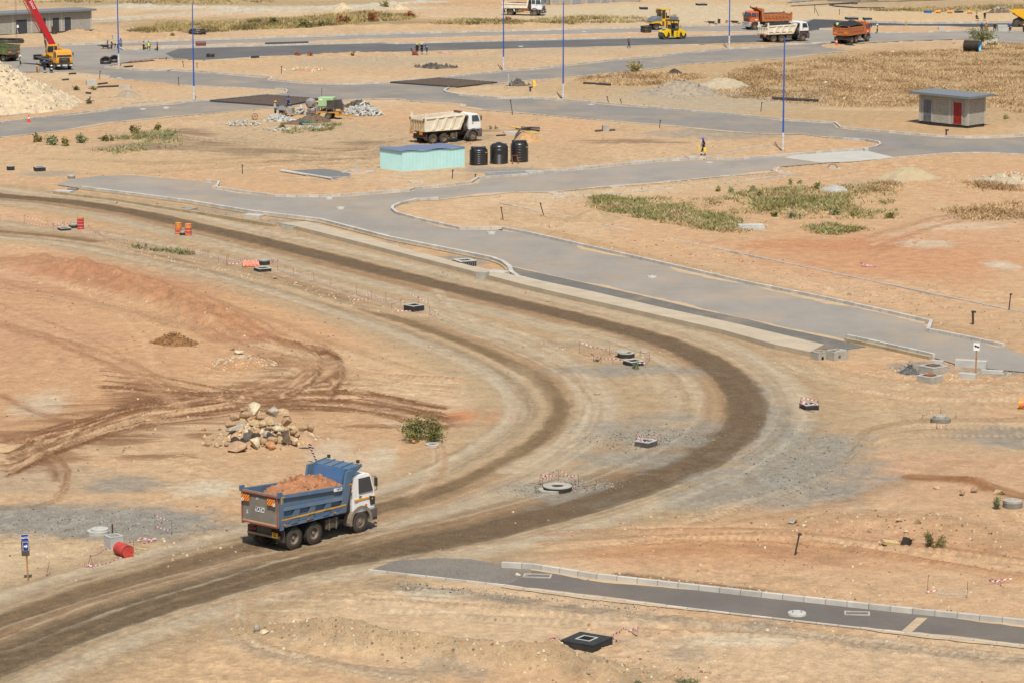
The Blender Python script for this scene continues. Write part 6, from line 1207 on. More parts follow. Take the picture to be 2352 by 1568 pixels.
def top_building():
 A, B = G(1262, 12.3), G(1470, 4.2); t = thing("block_building", "grey block building with steel doors cut off by the top edge", "building", A); n = (B - A).normalized(); nr = Vector((-n.y, n.x, 0)); C = B + nr * 5; D = A + nr * 5; h = 3.0
 w1, L1 = wall_at(t, A, A, B, h, BLK); wall_at(t, A, B, C, h, BLK); wall_at(t, A, C, D, h, BLK); wall_at(t, A, D, A, h, BLK); K = lambda px: max(.1, L1 * (px * .26856 + 1148.4 - 1262) / 208.0)
 parts("column", PLAS, w1, [(K(px), K(px) + .35, -.04, 0, 0, h - .002) for px in (430, 505, 600, 720, 850, 935)]); dm = M("door_steel", (150, 154, 158), .5, k=1.2)
 for a, c in ((612, 690), (745, 815), (868, 915), (950, 990)): door_in(w1, K(a), K(c), .05, 2.2, dm, False)
 P = [A - n * .5 - nr * .6, B + n * .5 - nr * .6, C + n * .5 + nr * .5, D - n * .5 + nr * .5]; q = MB(); q.hexa([tuple(p - A + Vector((0, 0, h))) for p in P] + [tuple(p - A + Vector((0, 0, h + .28))) for p in P]); q.build("roof", ROOFG, t)
top_building()
def shed():
 TEAL = M("teal_sheet", (192, 234, 228), .5, var=.06, scale=.8, dust=.06, k=1.2); A, B, C = G(924.3, 394.5), G(1067.8, 385), G(873, 387.2); D = B + C - A; t = thing("tin_shed", "turquoise corrugated shed with blue grey roof beside the black tanks", "shed", A); h = 1.92
 def sheet_(a, b):
  d = b - a; L = d.length; n = int(L / .038); vs = []; fs = []
  for i in range(n + 1):
   x = L * i / n; y = .022 * math.sin(i * math.pi / 2 * 1.0); hh = h + .03 * math.sin(x * 1.1) + .04 * (vnoise(np.array([x * 1.4]), np.array([3.0]), 5)[0] - .5)
   vs += [(x, y, -.02), (x, y, hh)]
   if i: fs.append((2 * i - 2, 2 * i, 2 * i + 1, 2 * i - 1))
  q = MB(); q.add(vs, fs); o = q.build("wall", TEAL, t); o.location = a - A; o.rotation_euler = (0, 0, math.atan2(d.y, d.x))
 for a, b in ((A, B), (B, D), (D, C), (C, A)): sheet_(a, b)
 u, v = (B - A).normalized(), (C - A).normalized(); q = MB(); n = 40; vs = []; fs = []; L = (B - A).length + .3; W_ = (C - A).length + .55
 for i in range(n + 1):
  for j in range(2):
   p = u * (-.15 + L * i / n) + v * (-.12 + W_ * j); vs.append((p.x, p.y, h + .02 + .02 * (i % 2) + .05 * math.sin(i * .35) + .04 * j))
  if i: fs.append((2 * i - 2, 2 * i, 2 * i + 1, 2 * i - 1))
 q.add(vs, fs); q.build("roof", M("roof_blue", (126, 142, 172), .45, .2, var=.1, dust=.12), t); return t
shed()
# ---------------------------------------------------------------- water tanks
def tank(px, py, r, h, label, kind):
 p = at(px, py); p.y += r; p.z = .03; t = thing("water_tank", label, "water tank", p, R(20), "black water tanks beside the shed"); prof = [(.01, 0), (r, 0)]; n = 46; hb = h * .8
 for i in range(n + 1):
  z = .04 + (hb - .04) * i / n; u = z / hb; g = .985
  if kind == "fine": g = .98 + (.02 * (i % 2) if (u < .58 or .8 < u < .94) else .015)
  else: g = 1.0 if i % 7 == 0 else .975
  prof.append((r * g, z))
 prof += [(r * .93, h * .86), (r * .75, h * .93), (r * .45, h * .965), (r * .3, h * .97), (r * .3, h * 1.0), (r * .26, h * 1.0), (r * .24, h * .98), (.01, h * .98)]
 TK = M("tank_black", (40, 40, 42), .32, var=.15, dust=.03, spec=.5); b = MB(); b.lathe(prof, 40); b.build("tank_body", TK, t, smooth=True)
 if kind != "fine":
  for k in range(4): a = k * math.pi / 2 + .5; MB().obox((math.cos(a) * r * .72, math.sin(a) * r * .72, h * .91), (r * .55, r * .3, h * .16), (0, 0, a)).build("lifting_lug", TK, t, bevel=.03)
  b = MB(); a0 = R(-62)
  for i in range(6): a = a0 + i * .07; b.obox((math.cos(a) * r * 1.005, math.sin(a) * r * 1.005, h * .72), (.02, .05, .07), (0, 0, a))
  b.build("yellow_print", PLATE, t)
 else:
  for a in (.2, 1.8, 3.4, 5.0): MB().obox((math.cos(a) * r * .85, math.sin(a) * r * .85, h * .87), (r * .2, r * .2, h * .12), (0, 0, a)).build("lifting_lug", TK, t, bevel=.03)
tank(1099.3, 382.5, .9, 1.75, "shortest black water tank, next to the turquoise shed", "rib"); tank(1146, 379.7, .88, 2.08, "black domed water tank with fine rings in the middle of three", "fine"); tank(1193, 376.8, .88, 2.15, "black water tank on the right end of the tank row", "rib")
p = at(1178, 379); b = MB()
for x in (0, .55): b.cyl((x, -.25, 0), (x - .12, .1, .75), .05, .05, 6)
b.cyl((-.2, .08, .75), (.75, .08, .85), .03, .03, 6); o = b.build("rusty_trestle", RUSTY); o.location = p; tag(o, "rusty steel trestle leaning between the middle and right tanks", "trestle")
# ---------------------------------------------------------------- lamp columns
def lamp_column(base, label, h=11.3, wrap=1.8, conduit=True):
 p = at(*base); t = thing("lamp_column", label, "lamp post", p, 0, "tall blue lamp columns"); b = MB(); b.cyl((0, 0, 0), (0, 0, h), .1, .055, 12); b.build("shaft", M("column_blue", (40, 88, 170), .35, var=.05, k=1.3), t, smooth=True)
 b = MB(); rr = random.Random(int(base[0])); z = 0; prof = [(.13, 0)]
 while z < wrap: prof.append((.115 + rr.uniform(0, .035), z)); z += .09
 b.lathe(prof + [(.106, wrap)], 12, cap=False); b.build("plastic_wrap", M("wrap_plastic", (222, 216, 208), .5, var=.15, scale=6, k=1.1), t); b = MB(); b.cyl((0, 0, h), (0, 0, h + .12), .05, .04, 10); b.box(-.2, .2, -.2, .2, -.05, .03); b.build("column_cap", DKGREY, t)
 if conduit: b = MB(); b.tube([(-.18, .1, 0), (-.5, .5, .35), (-.72, .9, .75)], .045, 6); b.build("cable_conduit", BLACKP, t)
for (b_, lb) in (((273, 155.2), "blue lamp column at the left, beside the black pipe coils"), ((445.8, 234.2), "blue lamp column at the corner of the steel mesh pit, left half"), ((1156.5, 162.5), "blue lamp column on the north kerb below the short white tipper"), ((1293.4, 228.3), "blue lamp column in the middle with crumpled foil at its foot"), ((1674.8, 112.3), "blue lamp column in front of the facing orange tipper"), ((1798.2, 346.3), "nearest blue lamp column, standing left of the new concrete slab")): lamp_column(b_, lb, conduit=b_[0] > 800)
# ---------------------------------------------------------------- signs
def gate_sign():
 p = at(64.5, 1332.5); t = thing("gate_sign", "blue GATE sign with arrow on a wooden post", "sign", p, 0, rot=(0, R(-1.6), R(6))); NAVY = M("sign_blue", (36, 48, 132), .5, k=1.3); b = MB(); b.box(-.04, .04, -.03, .03, -.3, 2.0); b.build("post", WOOD, t)
 b = MB(); b.box(-.22, .14, -.06, -.035, 1.2, 2.22); bd = b.build("board", M("weathered_board", (96, 84, 70), .9, var=.3), t); b = MB(); b.box(-.215, .135, -.072, -.062, 1.9, 2.21); b.box(-.15, .11, -.072, -.062, 1.44, 1.86); b.build("border", WHT, bd); b = MB(); b.box(-.2, .12, -.08, -.074, 1.915, 2.195); b.box(-.135, .095, -.08, -.074, 1.455, 1.845); pl = b.build("panel", NAVY, bd)
 text("GATE", .125, WHT, pl, (-.04, -.083, 2.055), (R(90), 0, 0), bold=.004); b = MB(); b.prism([(-.1, 1.62), (0, 1.62), (0, 1.56), (.075, 1.655), (0, 1.75), (0, 1.69), (-.1, 1.69)], 'y', -.088, -.082); b.build("arrow", WHT, pl)
gate_sign()
def arrow_sign():
 p = at(2240.3, 867); t = thing("arrow_sign", "white sign with black left arrow on a thin wooden post", "sign", p, 0, rot=(0, R(1), R(-12))); b = MB(); b.box(-.05, .05, -.03, .03, -.3, 2.0); b.build("post", WOOD, t); b = MB(); b.box(-.19, .19, -.06, -.035, 1.68, 2.15); bd = b.build("board", WHT, t)
 b = MB(); b.prism([(-.16, 1.96), (-.06, 2.05), (-.06, 2.0), (.16, 1.94), (.16, 1.84), (-.06, 1.91), (-.05, 1.86)], 'y', -.068, -.061); b.build("arrow", INK, bd)
arrow_sign()
b = MB(); b.box(-.02, .02, -.02, .02, 0, 1.0); b.box(-.3, .3, -.04, -.02, .95, 1.35); o = b.build("site_sign", WHT); o.location = at(*C1(155, 298)); o.rotation_euler = (0, R(-9), 0); tag(o, "small white notice on a leaning stake before the long building", "sign")
# ---------------------------------------------------------------- black marker posts
for a, c, lb in (((1038.6, 411.6), (1040, 391), "thin black post on the verge in front of the turquoise shed"), ((1156.6, 506.8), (1150.8, 477.5), "leaning black post left of its twin beside the sandy corner kerb"), ((1250.4, 495.6), (1240.7, 467), "leaning black post at the start of the edging strip"), ((1178.3, 264.2), (1172.4, 230.5), "black post on the verge right of the cream tipper"),
 ((556.7, 400.3), (556.5, 379), "upright black post in a patch of gravel left of the grey pad"), ((1399, 234.9), (1393.8, 221.4), "leaning black post just right of the foil-footed lamp column"), ((1428.7, 238.3), (1424.7, 228.4), "short leaning black post with crooked head north of the road"), ((1747, 258.5), (1749.6, 237), "black post on the verge below the long black pipe"),
 ((1514.6, 293.4), (1516.5, 275.1), "black post standing at the road edge above the walking worker"), ((2317, 711.7), (2320.5, 673.8), "tall black post at the end of the thin edging strip, far right"), ((1823.9, 1277.6), (1835.6, 1227.8), "leaning black post alone on the orange earth, lower right"), ((228.3, 182.6), (230.4, 163.8), "black post beside the broken concrete on the left"), ((411.4, 198.7), (410, 179.4), "black post on the earth left of the second lamp column"),
 ((423, 153.6), (419.5, 139), "leaning black post above the road left of the second lamp column"), ((453, 157), (452.5, 145.6), "black post with T head just right of the second lamp column"), ((381.4, 140.2), (382, 134), "very short black stub at the edge of the dark tar"), ((646.2, 170), (646.7, 152.5), "black post among pale rubble in the upper middle"), ((1870.7, 30.9), (1871.2, 13.4), "upright dark stake behind the orange tippers"), ((1881.4, 36.8), (1872.8, 20.1), "slanting dark stake behind the orange tippers"), ((1928.4, 34.4), (1927.6, 22), "thin dark stake above the new black tar"), ((1092.8, 407.5), (1091.5, 400), "black stub set in the kerb notch before the tanks")):
 post(a, c, lb, .042, group="black marker posts")
post((2235, 744.5), (2234, 713.6), "thick black valve post beside the kerb end", .075); post((2173, 312), (2173.6, 298.5), "thick black post in front of the red-doored building", .09); post((1218.2, 210.8), (1217.7, 200), "short thick black post near the yellow canister", .11)
post((733.8, 1062), (710.2, 1017.4), "black pole wrapped in red and white tape behind the blue tipper", .05, stripes("pole_wrap", (54, 52, 52), (214, 190, 186), 3.4, (1, 0, 2.2), .55));
# ---------------------------------------------------------------- kerb frames in the verges
for (px, py), w, rz, lb in ((C7(70, 658), 1.7, .3, "kerb frame by the stone bed of the tanks"), (C7(525, 618), 1.75, .3, "kerb frame on the north verge, second from the tanks"), (C7(990, 573), 1.7, .3, "kerb frame on the north verge left of the gully cut"), (C7(1447, 534), 1.85, .25, "kerb frame just below the worker with yellow cans"), (C7(280, 845), 1.85, .35, "kerb frame at the left end of the south verge"), (C7(785, 793), 1.8, .35, "kerb frame with a dark plank on it"), (C7(1265, 748), 1.8, .35, "kerb frame in the middle of the south verge row"), (C7(1740, 700), 1.75, .35, "kerb frame second from the right on the south verge"), (C7(2195, 662), 1.75, .35, "kerb frame at the angled kerb left of the new slab"), (C6(1300, 683), 1.7, .3, "dark kerb frame sunk in the sand below the shed"), (C8(725, 797), 1.5, .3, "kerb frame with a bent hoop beside the new slab")):
 frame(px, py, w, lb, rz)
p = at(*C8(715, 797)); b = MB(); b.tube([(-.5 + .5 * (1 - math.cos(a)), 0, .45 * math.sin(a)) for a in np.linspace(0, math.pi, 9)], .02, 5); b.tube([(-.4 + .4 * (1 - math.cos(a)), .1, .38 * math.sin(a)) for a in np.linspace(0, math.pi, 9)], .02, 5); o = b.build("wire_hoop", BLACKM); o.location = p; tag(o, "bent dark wire hoop standing in a kerb frame", "hoop")
frame(*C6(850, 608), 3.6, "long kerb frame with a bollard beside the grey pad", -.42, name="kerb_frame", d=2.6); o = sheet("gravel_pad", [C6(300, 597), C6(560, 583), C6(640, 588), C6(905, 645), C6(640, 672)], .03, M("pad_grey", (132, 132, 128), .95, var=.2, scale=5, bump=.5))
p = at(*C6(838, 607)); b = MB(); b.box(-.1, .1, -.1, .1, 0, .75); o = b.build("concrete_bollard", CONL); o.location = p; tag(o, "short concrete bollard inside the long kerb frame", "bollard")
for i, ((x0, y0), (x1, y1), lb) in enumerate(((C6(245, 600), C6(640, 668), "concrete beam edging the grey pad nearest the road"), (C6(245, 606), C6(450, 640), "short concrete beam lying against the pad edging"))): pipe(x0, y0, x1, y1, .11, lb, CONL, "concrete_beam", "beam")
# ---------------------------------------------------------------- covers, chambers, rings
for (px, py), r, h, lb in ((C6(620, 820), .52, .22, "raised concrete cover near the corner kerb"), (C6(710, 897), .52, .2, "raised concrete cover in the road middle by the corner"), (C6(1893, 1092), .5, .2, "concrete cover below the bent kerb of the main road"), (D3(1300, 557), .52, .12, "white concrete cover alone in the wide road"), (C1(1222, 938), .6, .1, "left of two covers on the north-west road"), (C1(1420, 932), .55, .22, "tilted cover right of another on the north-west road"), (C1(1020, 670), .5, .06, "pale cover on the narrow road by the left posts"), (C3(178, 402), .5, .1, "white cover on the fresh dark tar"), (C3(717, 275), .5, .08, "pale cover on the far road above the tar"), (C3(778, 897), .7, .05, "pale cover on the road by the foil-footed column"), (F5(385, 1022), .75, .14, "large white cover with two loops on the lower road"), (C7(1575, 580), .6, .06, "pale cover beside the gully cut below the worker")): cover(px, py, r, lb, h)
RG = M("ring_grey", (150, 142, 128), .9, var=.15)
ring(*C5(610, 697), .72, "raised ring with pale lid at the left road end", .35, RG, CONB, CONL, lidr=.85); ring(*F1(838, 262), 1.05, "grey ring and lid on gravel near the red lying drum", .12, CONL, CONL, CONL, (.15, .1), .82, hole=.5, lidh=.12)
chamber(*C5(338, 617), 1.7, "black square chamber on the far-left lot", .55, .35); ring(*C5(90, 610), .75, "black round ring on the far-left lot", .6, TARC, CONL)
chamber(*D1(550, 133), 1.5, "black square chamber beside the red drum", .35, .5); ring(*D1(625, 108), .75, "tarred ring with pale lid beside the red drum", .4, TARC, CONB, CONB, (0, 0), .95); ring(*D1(1562, 172), .5, "small ring between the two striped drums", .35, TARC, CONB, CONB)
ring(*D1(2255, 414), .95, "round chamber with lid behind the orange barrier", .5, TARC, RG, CONB, (0, 0), .9); chamber(*D1(2245, 476), 1.75, "black square chamber in front of the orange barrier", .45, .5); chamber(*D2(1402, 793), 1.75, "black square chamber in the middle of the tape line", .75, .75)
ring(*D3(1078, 1200), 1.1, "black ring with its pale lid pushed aside inside the bend", .5, TARC, CONB, CONB, (-.5, .1), .8, lidh=.09); chamber(*D3(1140, 1268), 1.65, "black square chamber with a weed inside the bend", .55, .55); chamber(*E7(1462, 884), 1.55, "cracked square chamber in gravel under a tape cage", .5, .95, m=M("worn_tar", (104, 98, 90), .9, var=.4)); chamber(*E8(515, 568), 1.5, "square chamber under a tape frame right of the bend", .5, .35)
t_ = ring(*E7(705, 1268), 1.5, "big flat ring on gravel at the near end of the bend", .42, TARC, CONB, hole=.42); q = MB(); q.lathe([(.35, 0), (.62, 0), (.62, .14), (.35, .14), (.35, 0)], 24, cap=False); o = q.build("ring_base", CONB, t_, smooth=True); o.location = (-.38, -.3, 0)
ring(*E8(1640, 692), 1.15, "old ring with its lid stacked on top, right side", .3, RG, RG, CONB, (-.1, .1), .62, hole=.55, lidh=.2); ring(*F5(2118, 120), 1.0, "old stone-like ring with lid at the right edge", .3, RG, RG, CONB, (0, 0), .95, lidh=.14); ring(*E6(1780, 697), .85, "white ring sunk at the foot of the green bush", .12, CONL, CONL)
RL = M("rusty_lid", (168, 104, 62), .8, var=.2); chamber(*Y7(600, 555), 2.2, "larger concrete chamber with a brown steel lid by the gravel heap", .85, .7, m=CONB, rim=CONL, lid=M("brown_lid", (128, 108, 90), .8)); chamber(*Y7(530, 765), 1.95, "smaller concrete chamber with a rusty orange lid", .75, .78, m=CONB, rim=CONL, lid=RL)
chamber(*F4(955, 975), 2.76, "big black tarred slab with a square hole, bottom middle", .42, 1.0, wall=.72, rim=TARC, drop=.36); q = MB()
for x0, x1, y0, y1 in ((-.36, .36, -.36, -.29), (-.36, .36, .29, .36), (-.36, -.29, -.29, .29), (.29, .36, -.29, .29)): q.box(x0, x1, y0, y1, .264, .28)
p = G(*F4(955, 975), .42); o = q.build("hole_frame", CONL); o.location = (p.x, p.y, 0); o.rotation_euler = (0, 0, .25); o.parent = [c for c in bpy.data.objects if c.get("label", "").startswith("big black tarred slab")][0]; o.location = (0, 0, 0); o.rotation_euler = (0, 0, 0)
chamber(*F1(970, 306), 1.15, "pale square concrete box with a pipe beside the red drum", 1.1, .62, wall=.12, m=CONL, rim=CONL, drop=.5)
b = MB(); b.cyl((0, 0, .1), (0, 0, .9), .04, .04, 10); o = b.build("standpipe", BLACKP); o.location = at(*F1(964, 355)); tag(o, "black pipe with red cap rising from the pale concrete box", "pipe"); q = MB(); q.cyl((0, 0, .9), (0, 0, .95), .05, .05, 10); q.build("cap", REDP, o)
chamber(*Y6(735, 215), 1.35, "square concrete box with openings at the end of the footpath", .95, .6, wall=.14, m=CONB, rim=CONB, drop=.4)
p = at(*Y6(1070, 440)); t = thing("junction_box", "cream concrete junction box with round hole beside the footpath end", "concrete box", p, .6); t.scale = (.56,) * 3; q = MB(); q.box(0, 2.15, 0, 1.7, -.1, 1.0); q.box(.0, 2.15, 0, 1.7, 1.003, 1.03); q.build("body", CONB, t)
q = MB(); q.obox((.55, .85, 1.035), (.8, .7, .02)); q.lathe([(.01, 1.035), (.27, 1.035), (.27, 1.05), (.01, 1.05)], 20, c=(1.5, 1.1, 0)); q.cyl((.8, -.01, .42), (.8, -.004, .42), .2, .2, 18); q.build("opening", M("box_shade", (120, 112, 98), .9), t)
q = MB()
for x, y in ((.15, .15), (2.0, .15), (2.0, 1.55), (.15, 1.55)): q.tube([(x - .06, y, 1.03), (x - .06, y, 1.16), (x + .06, y, 1.16), (x + .06, y, 1.03)], .015, 4)
q.build("lifting_loop", BLACKM, t)
p = at(*Y6(628, 405)); q = MB(); q.box(-.1, .06, -.02, .02, 0, .24); o = q.build("opening", HOLE); o.parent = [c for c in bpy.data.objects if c.get("label", "").startswith("square concrete box with openings")][0]; o.location = (-.05, -.398, 0); q = MB(); q.box(-.02, .02, -.12, .06, .03, .26); o2 = q.build("opening", M("box_shade", (120, 112, 98)), o.parent); o2.location = (.398, 0, 0)
def slab(px, py, sx, sy, h, rz, label, m=None, name="concrete_slab", cat="slab", dz=0): sx *= .62; sy *= .62; h *= .6; dz *= .6; q = MB(); q.box(-sx / 2, sx / 2, -sy / 2, sy / 2, -.1, h); o = q.build(name, m or CONL, bevel=.015); p = at(px, py); o.location = (p.x, p.y, max(p.z, 0) + dz); o.rotation_euler = (0, 0, rz); return tag(o, label, cat)
slab(*D2(545, 135), 1.7, 1.3, .55, -.55, "pale concrete box on the footpath near the road corner", CONB, "concrete_box", "concrete box"); chamber(*D2(350, 122), 2.0, "open concrete box at the upper end of the footpath", .45, -.5, m=CONB, rim=CONB); slab(*D2(1990, 570), 1.3, 1.0, .95, -.55, "grey concrete box with a slot beside the curved kerb", CONB, "concrete_box", "concrete box"); slab(*D2(2120, 540), 2.4, 1.7, .55, -.5, "pale slab with a lifting slot behind the curved kerb", CONL)
chamber(*D2(1835, 410), 2.4, "white-topped black chamber with a dark hole by the gravel", .75, .45, m=stripes("streaked_tar", (48, 47, 46), (150, 148, 142), 6.0, (1, 1, .1), .75), rim=CONL, drop=.6, wall=.4)
chamber(*C5(1600, 972), 2.2, "open concrete box on the kerb beside the left gravel", .3, -.4, m=CONB, rim=CONB); slab(*C5(545, 832), 2.6, 1.4, .25, -.3, "pale concrete slab at the left start of the kerb"); slab(*C5(2170, 1040), 2.6, 1.4, .3, -.45, "pale slab on the gravel strip left of the footpath"); slab(*C5(625, 812), 1.5, .9, .2, -.3, "small grey slab beside the left kerb start", GREYP)
slab(*C7(690, 285 + 20), 1.1, 1.0, .95, .2, "grey concrete cube beside a black pipe on the middle lot", CONB, "concrete_block", "concrete block"); slab(*D3(2145, 140), 3.6, 1.8, .3, .1, "lower slab of a stack in the green scrub"); slab(*D3(2145, 138), 3.4, 1.6, .28, .14, "upper slab of a stack in the green scrub", dz=.3)
slab(*Z6(1850, 560), 2.2, 1.2, .25, .2, "white slab with an oval mark lying by the yellow poles")
for (px, py), w, lb in ((C3(1228, 62), 2.1, "dark open chamber above the rollers"), (C3(1723, 32), 2.8, "large dark chamber at the top right of the rollers"), (C4(878, 150), 3.0, "large black chamber behind the second orange tipper"), (C4(1012, 153), 2.1, "small black chamber right of the large one behind the tipper")): chamber(px, py, w, lb, .6, .2)
for (px, py), w, d, lb in ((F4(535, 435), 2.2, 1.1, "open gully pit beside the lower road kerb"), (F5(868, 1010), 1.9, 1.0, "dusty gully pit halfway along the lower road"), (F5(1640, 845), 2.2, 1.5, "square concrete pit with pale walls on the lower right")): chamber(px, py, w, lb, .05, -.12, .1, d=d, m=CONB, rim=CONB, drop=.02)
# ---------------------------------------------------------------- drums, cones, barrier
DR = M("drum_red", (196, 46, 50), .5, var=.12, dust=.08, k=1.15); DO = M("drum_orange", (236, 150, 40), .5, var=.1, dust=.1, k=1.15); DT = stripes("drum_tape", (240, 226, 220), (206, 52, 60), 4.5, (2.2, 2.2, 1), .3)
two = [DR, DO, DT]
drum(*D1(690, 147), "red drum wrapped in tape with a stone on top", [two, [0, 0, 2, 0, 0, 0, 2, 0, 0, 0, 2, 0, 0, 0, 2, 1], DO], .28, .97); drum(*D1(1527, 186), "orange and red drum left of its twin", [two, [1, 0, 1, 2, 0, 0, 2, 0, 1, 1, 1, 1, 2, 1, 1, 1], DO], .28, .95); drum(*D1(1611, 196), "orange and red drum on the right of the pair", [two, [0, 1, 0, 2, 0, 0, 1, 2, 0, 0, 2, 1, 1, 1, 2, 1], DO], .28, .95)
t_ = drum(*F1(1018, 455), "red dented drum lying on its side near the GATE sign", [M("drum_red_old", (206, 62, 54), .55, var=.25, dust=.12, k=1.1)], .31, .92, lying=R(35)); drum(*E8(2310, 600), "orange and red drum lying at the right edge", [two, [1, 1, 1, 1, 2, 0, 0, 0, 0, 0, 1, 1, 1, 0, 0, 0], DO], .3, .95, lying=R(75))
def cone(px, py, label, h=.85):
 p = at(px, py); p.z = max(p.z, .02); t = thing("traffic_cone", label, "traffic cone", p); CO = M("cone_red", (232, 70, 52), .5, k=1.2); b = MB(); b.box(-.24, .24, -.24, .24, 0, .05); b.lathe([(.17, .05), (.11, h * .45)], 14, cap=False); b.lathe([(.075, h * .68), (.03, h), (.01, h)], 14, cap=False); b.build("cone_body", CO, t); b = MB(); b.lathe([(.11, h * .45), (.075, h * .68)], 14, cap=False); b.build("white_band", WHT, t)
cone(*C5(247, 236), "red and white cone on the north-west road edge"); cone(*C4(750, 390), "red cone beside the asphalt pile at the tipper's tail", .95)
p = at(*D1(2150, 468)); t = thing("plastic_barrier", "faded orange plastic barrier lying between chambers", "barrier", p, R(14), rot=(R(-58), 0, R(14))); t.scale = (.75,) * 3; b = MB(); b.box(-.85, .85, -.15, .15, 0, .75); b.build("shell", M("barrier_orange", (240, 148, 118), .6, var=.08, k=1.15), t, bevel=.04); q = MB()
for i in range(4): q.box(-.68 + i * .38, -.45 + i * .38, -.26, -.15, .05, .8)
q.build("rib", M("barrier_orange", (236, 130, 96)), t)
# ---------------------------------------------------------------- people
BH, OH, WH_, YH = (60, 110, 220), (244, 160, 40), (240, 240, 236), (246, 196, 60); NV, BK, GY, TQ = (38, 40, 58), (42, 40, 42), (96, 92, 88), (40, 62, 88)
def who(pt, yaw, label, **k): return person(at(*pt), R(yaw), label, **k)
s_ = .88
for a in (
  (Y2(240, 560), 0, "worker in blue hard hat and dark overalls at the left of the kerb crew", dict(hat=BH, top=(78, 70, 68), h=1.5)), (Y2(372, 572), -150, "worker in orange hard hat with hand on hip beside the blue-hatted one", dict(hat=OH, top=(66, 58, 56), pose="hip", h=1.5)),
  (Y2(545, 555), 180, "worker in orange hard hat bending down by the left lamp column", dict(hat=OH, top=BK, pose="bend", h=1.5)), (Y2(650, 497), -60, "worker in blue hard hat and pale jacket right of the left lamp column", dict(hat=BH, top=(150, 150, 160), legs=(58, 56, 82), h=1.52)),
  (Y2(1372, 560), -30, "worker in orange hard hat sitting behind the kerb stones", dict(hat=OH, top=BK, pose="sit", h=1.5)), (Y2(1530, 588), 90, "worker in blue hard hat and lime vest seen from behind by the planks", dict(hat=BH, top=(70, 60, 58), legs=(52, 52, 56), vest=True, pose="wide", h=1.5)), (Y2(1800, 592), 200, "bareheaded worker crouching at the right of the kerb crew", dict(top=BK, pose="squat", h=1.5)),
  (Z1(1165, 1132), 60, "worker in blue hard hat and dark suit in front of the crane", dict(hat=BH, top=(34, 36, 44), h=1.6)), (Z1(1350, 1132), 120, "worker in white hard hat crouching in front of the crane", dict(hat=WH_, top=TQ, pose="squat", h=1.5)), (Z1(530, 950), 0, "worker in white hard hat half hidden by the pale heap", dict(hat=WH_, top=BK, vest=True, h=1.5)), (Z1(965, 1100), 0, "worker in orange hard hat low beside the pale heap", dict(hat=OH, top=(190, 120, 50), pose="squat", h=1.4)),
  (Y3(700, 1230), 80, "worker in yellow hard hat seen from behind at the red compactor", dict(hat=YH, top=(40, 38, 40), h=1.5)), (Y3(1035, 1222), -85, "worker in yellow hard hat with folded arms", dict(hat=YH, top=(40, 38, 42), pose="crossed", h=1.5)), (Y3(1410, 1217), 165, "stooping worker in blue hard hat right of two yellow-hatted ones", dict(hat=BH, top=(36, 66, 72), legs=TQ, pose="stoop", h=1.5)),
  (C3(1101, 416), 10, "worker in yellow hard hat and grey shirt walking by the dark tar", dict(hat=YH, top=(120, 112, 104), legs=(48, 64, 98), pose="walk", bands=False, h=1.58)), (C7(1525, 517), 190, "worker in blue hard hat and navy overalls carrying two yellow cans", dict(hat=(70, 84, 214), top=(40, 38, 66), pose="walk", h=1.76)),
  (Z5(195, 455), -20, "hooded man in orange hard hat beside the grey tarpaulin", dict(hat=OH, top=(206, 204, 206), legs=(70, 66, 66), bands=False, h=1.66)), (Z5(985, 440), -70, "worker in orange hard hat behind the grey mixer", dict(hat=OH, top=(170, 160, 152), h=1.6)), (Z5(1452, 432), -90, "worker in blue hard hat standing by the open black cabinet", dict(hat=BH, top=(96, 88, 88), legs=(60, 58, 58), h=1.5)),
  (Z4(580, 545), 85, "bareheaded man in lime vest behind the second orange tipper", dict(top=(120, 126, 150), legs=(50, 50, 56), vest=True, h=1.62)), (Z4(488, 550), 100, "dark-clothed worker beside the man in the lime vest", dict(top=BK, h=1.4)), (Z4(1925, 632), 185, "worker in white hard hat and lime vest at the orange cab", dict(hat=WH_, top=BK, legs=(36, 34, 36), vest=True, h=1.52)),
  (Z7(940, 482), -60, "worker in orange hard hat sitting on the far kerb", dict(hat=OH, top=(44, 36, 34), pose="sit", h=1.45)), (Z7(1180, 482), -100, "worker in yellow hard hat with folded arms on the far kerb", dict(hat=YH, top=(40, 38, 38), pose="crossed", h=1.45)), (Z7(1095, 800), 90, "worker in blue hard hat behind the thorn tree", dict(hat=BH, top=(50, 56, 58), h=1.46)), (Z7(1228, 795), 100, "worker in an orange jacket behind the thorn tree", dict(top=(200, 122, 70), legs=(80, 66, 56), bands=False, h=1.46)),
  (Z7(1480, 805), 85, "worker in orange hard hat standing legs apart by the block stacks", dict(hat=OH, top=(44, 58, 76), legs=(44, 50, 84), pose="wide", h=1.46)), (Z7(1940, 830), 100, "worker in blue hard hat walking right of the block stacks", dict(hat=BH, top=(56, 60, 78), legs=(60, 58, 76), pose="walk", h=1.46)), (Z7(2345, 852), 120, "worker in orange hard hat at the right edge by the paver", dict(hat=OH, top=(46, 52, 60), h=1.46))):
 who(a[0], a[1], a[2], **a[3])
p_ = at(*Z5(440, 425)); person((p_.x, p_.y, p_.z), R(-25), "man in blue hard hat sitting on the yellow cart", pose="sit", top=(52, 70, 96), legs=(70, 90, 124), hat=BH, h=1.62, dz=.62)
JC = M("can_yellow", (246, 214, 90), .4, var=.06, k=1.15)
def jerrycan(loc, label, rz=0, s=1.0):
 b = MB(); b.box(-.13 * s, .13 * s, -.1 * s, .1 * s, 0, .36 * s); b.box(-.06 * s, .1 * s, -.02 * s, .02 * s, .36 * s, .43 * s); b.cyl((-.09 * s, 0, .36 * s), (-.09 * s, 0, .42 * s), .035 * s, .035 * s, 8); o = b.build("jerrycan", JC, bevel=.03); o.location = loc; o.rotation_euler = (0, 0, rz); return tag(o, label, "jerrycan")
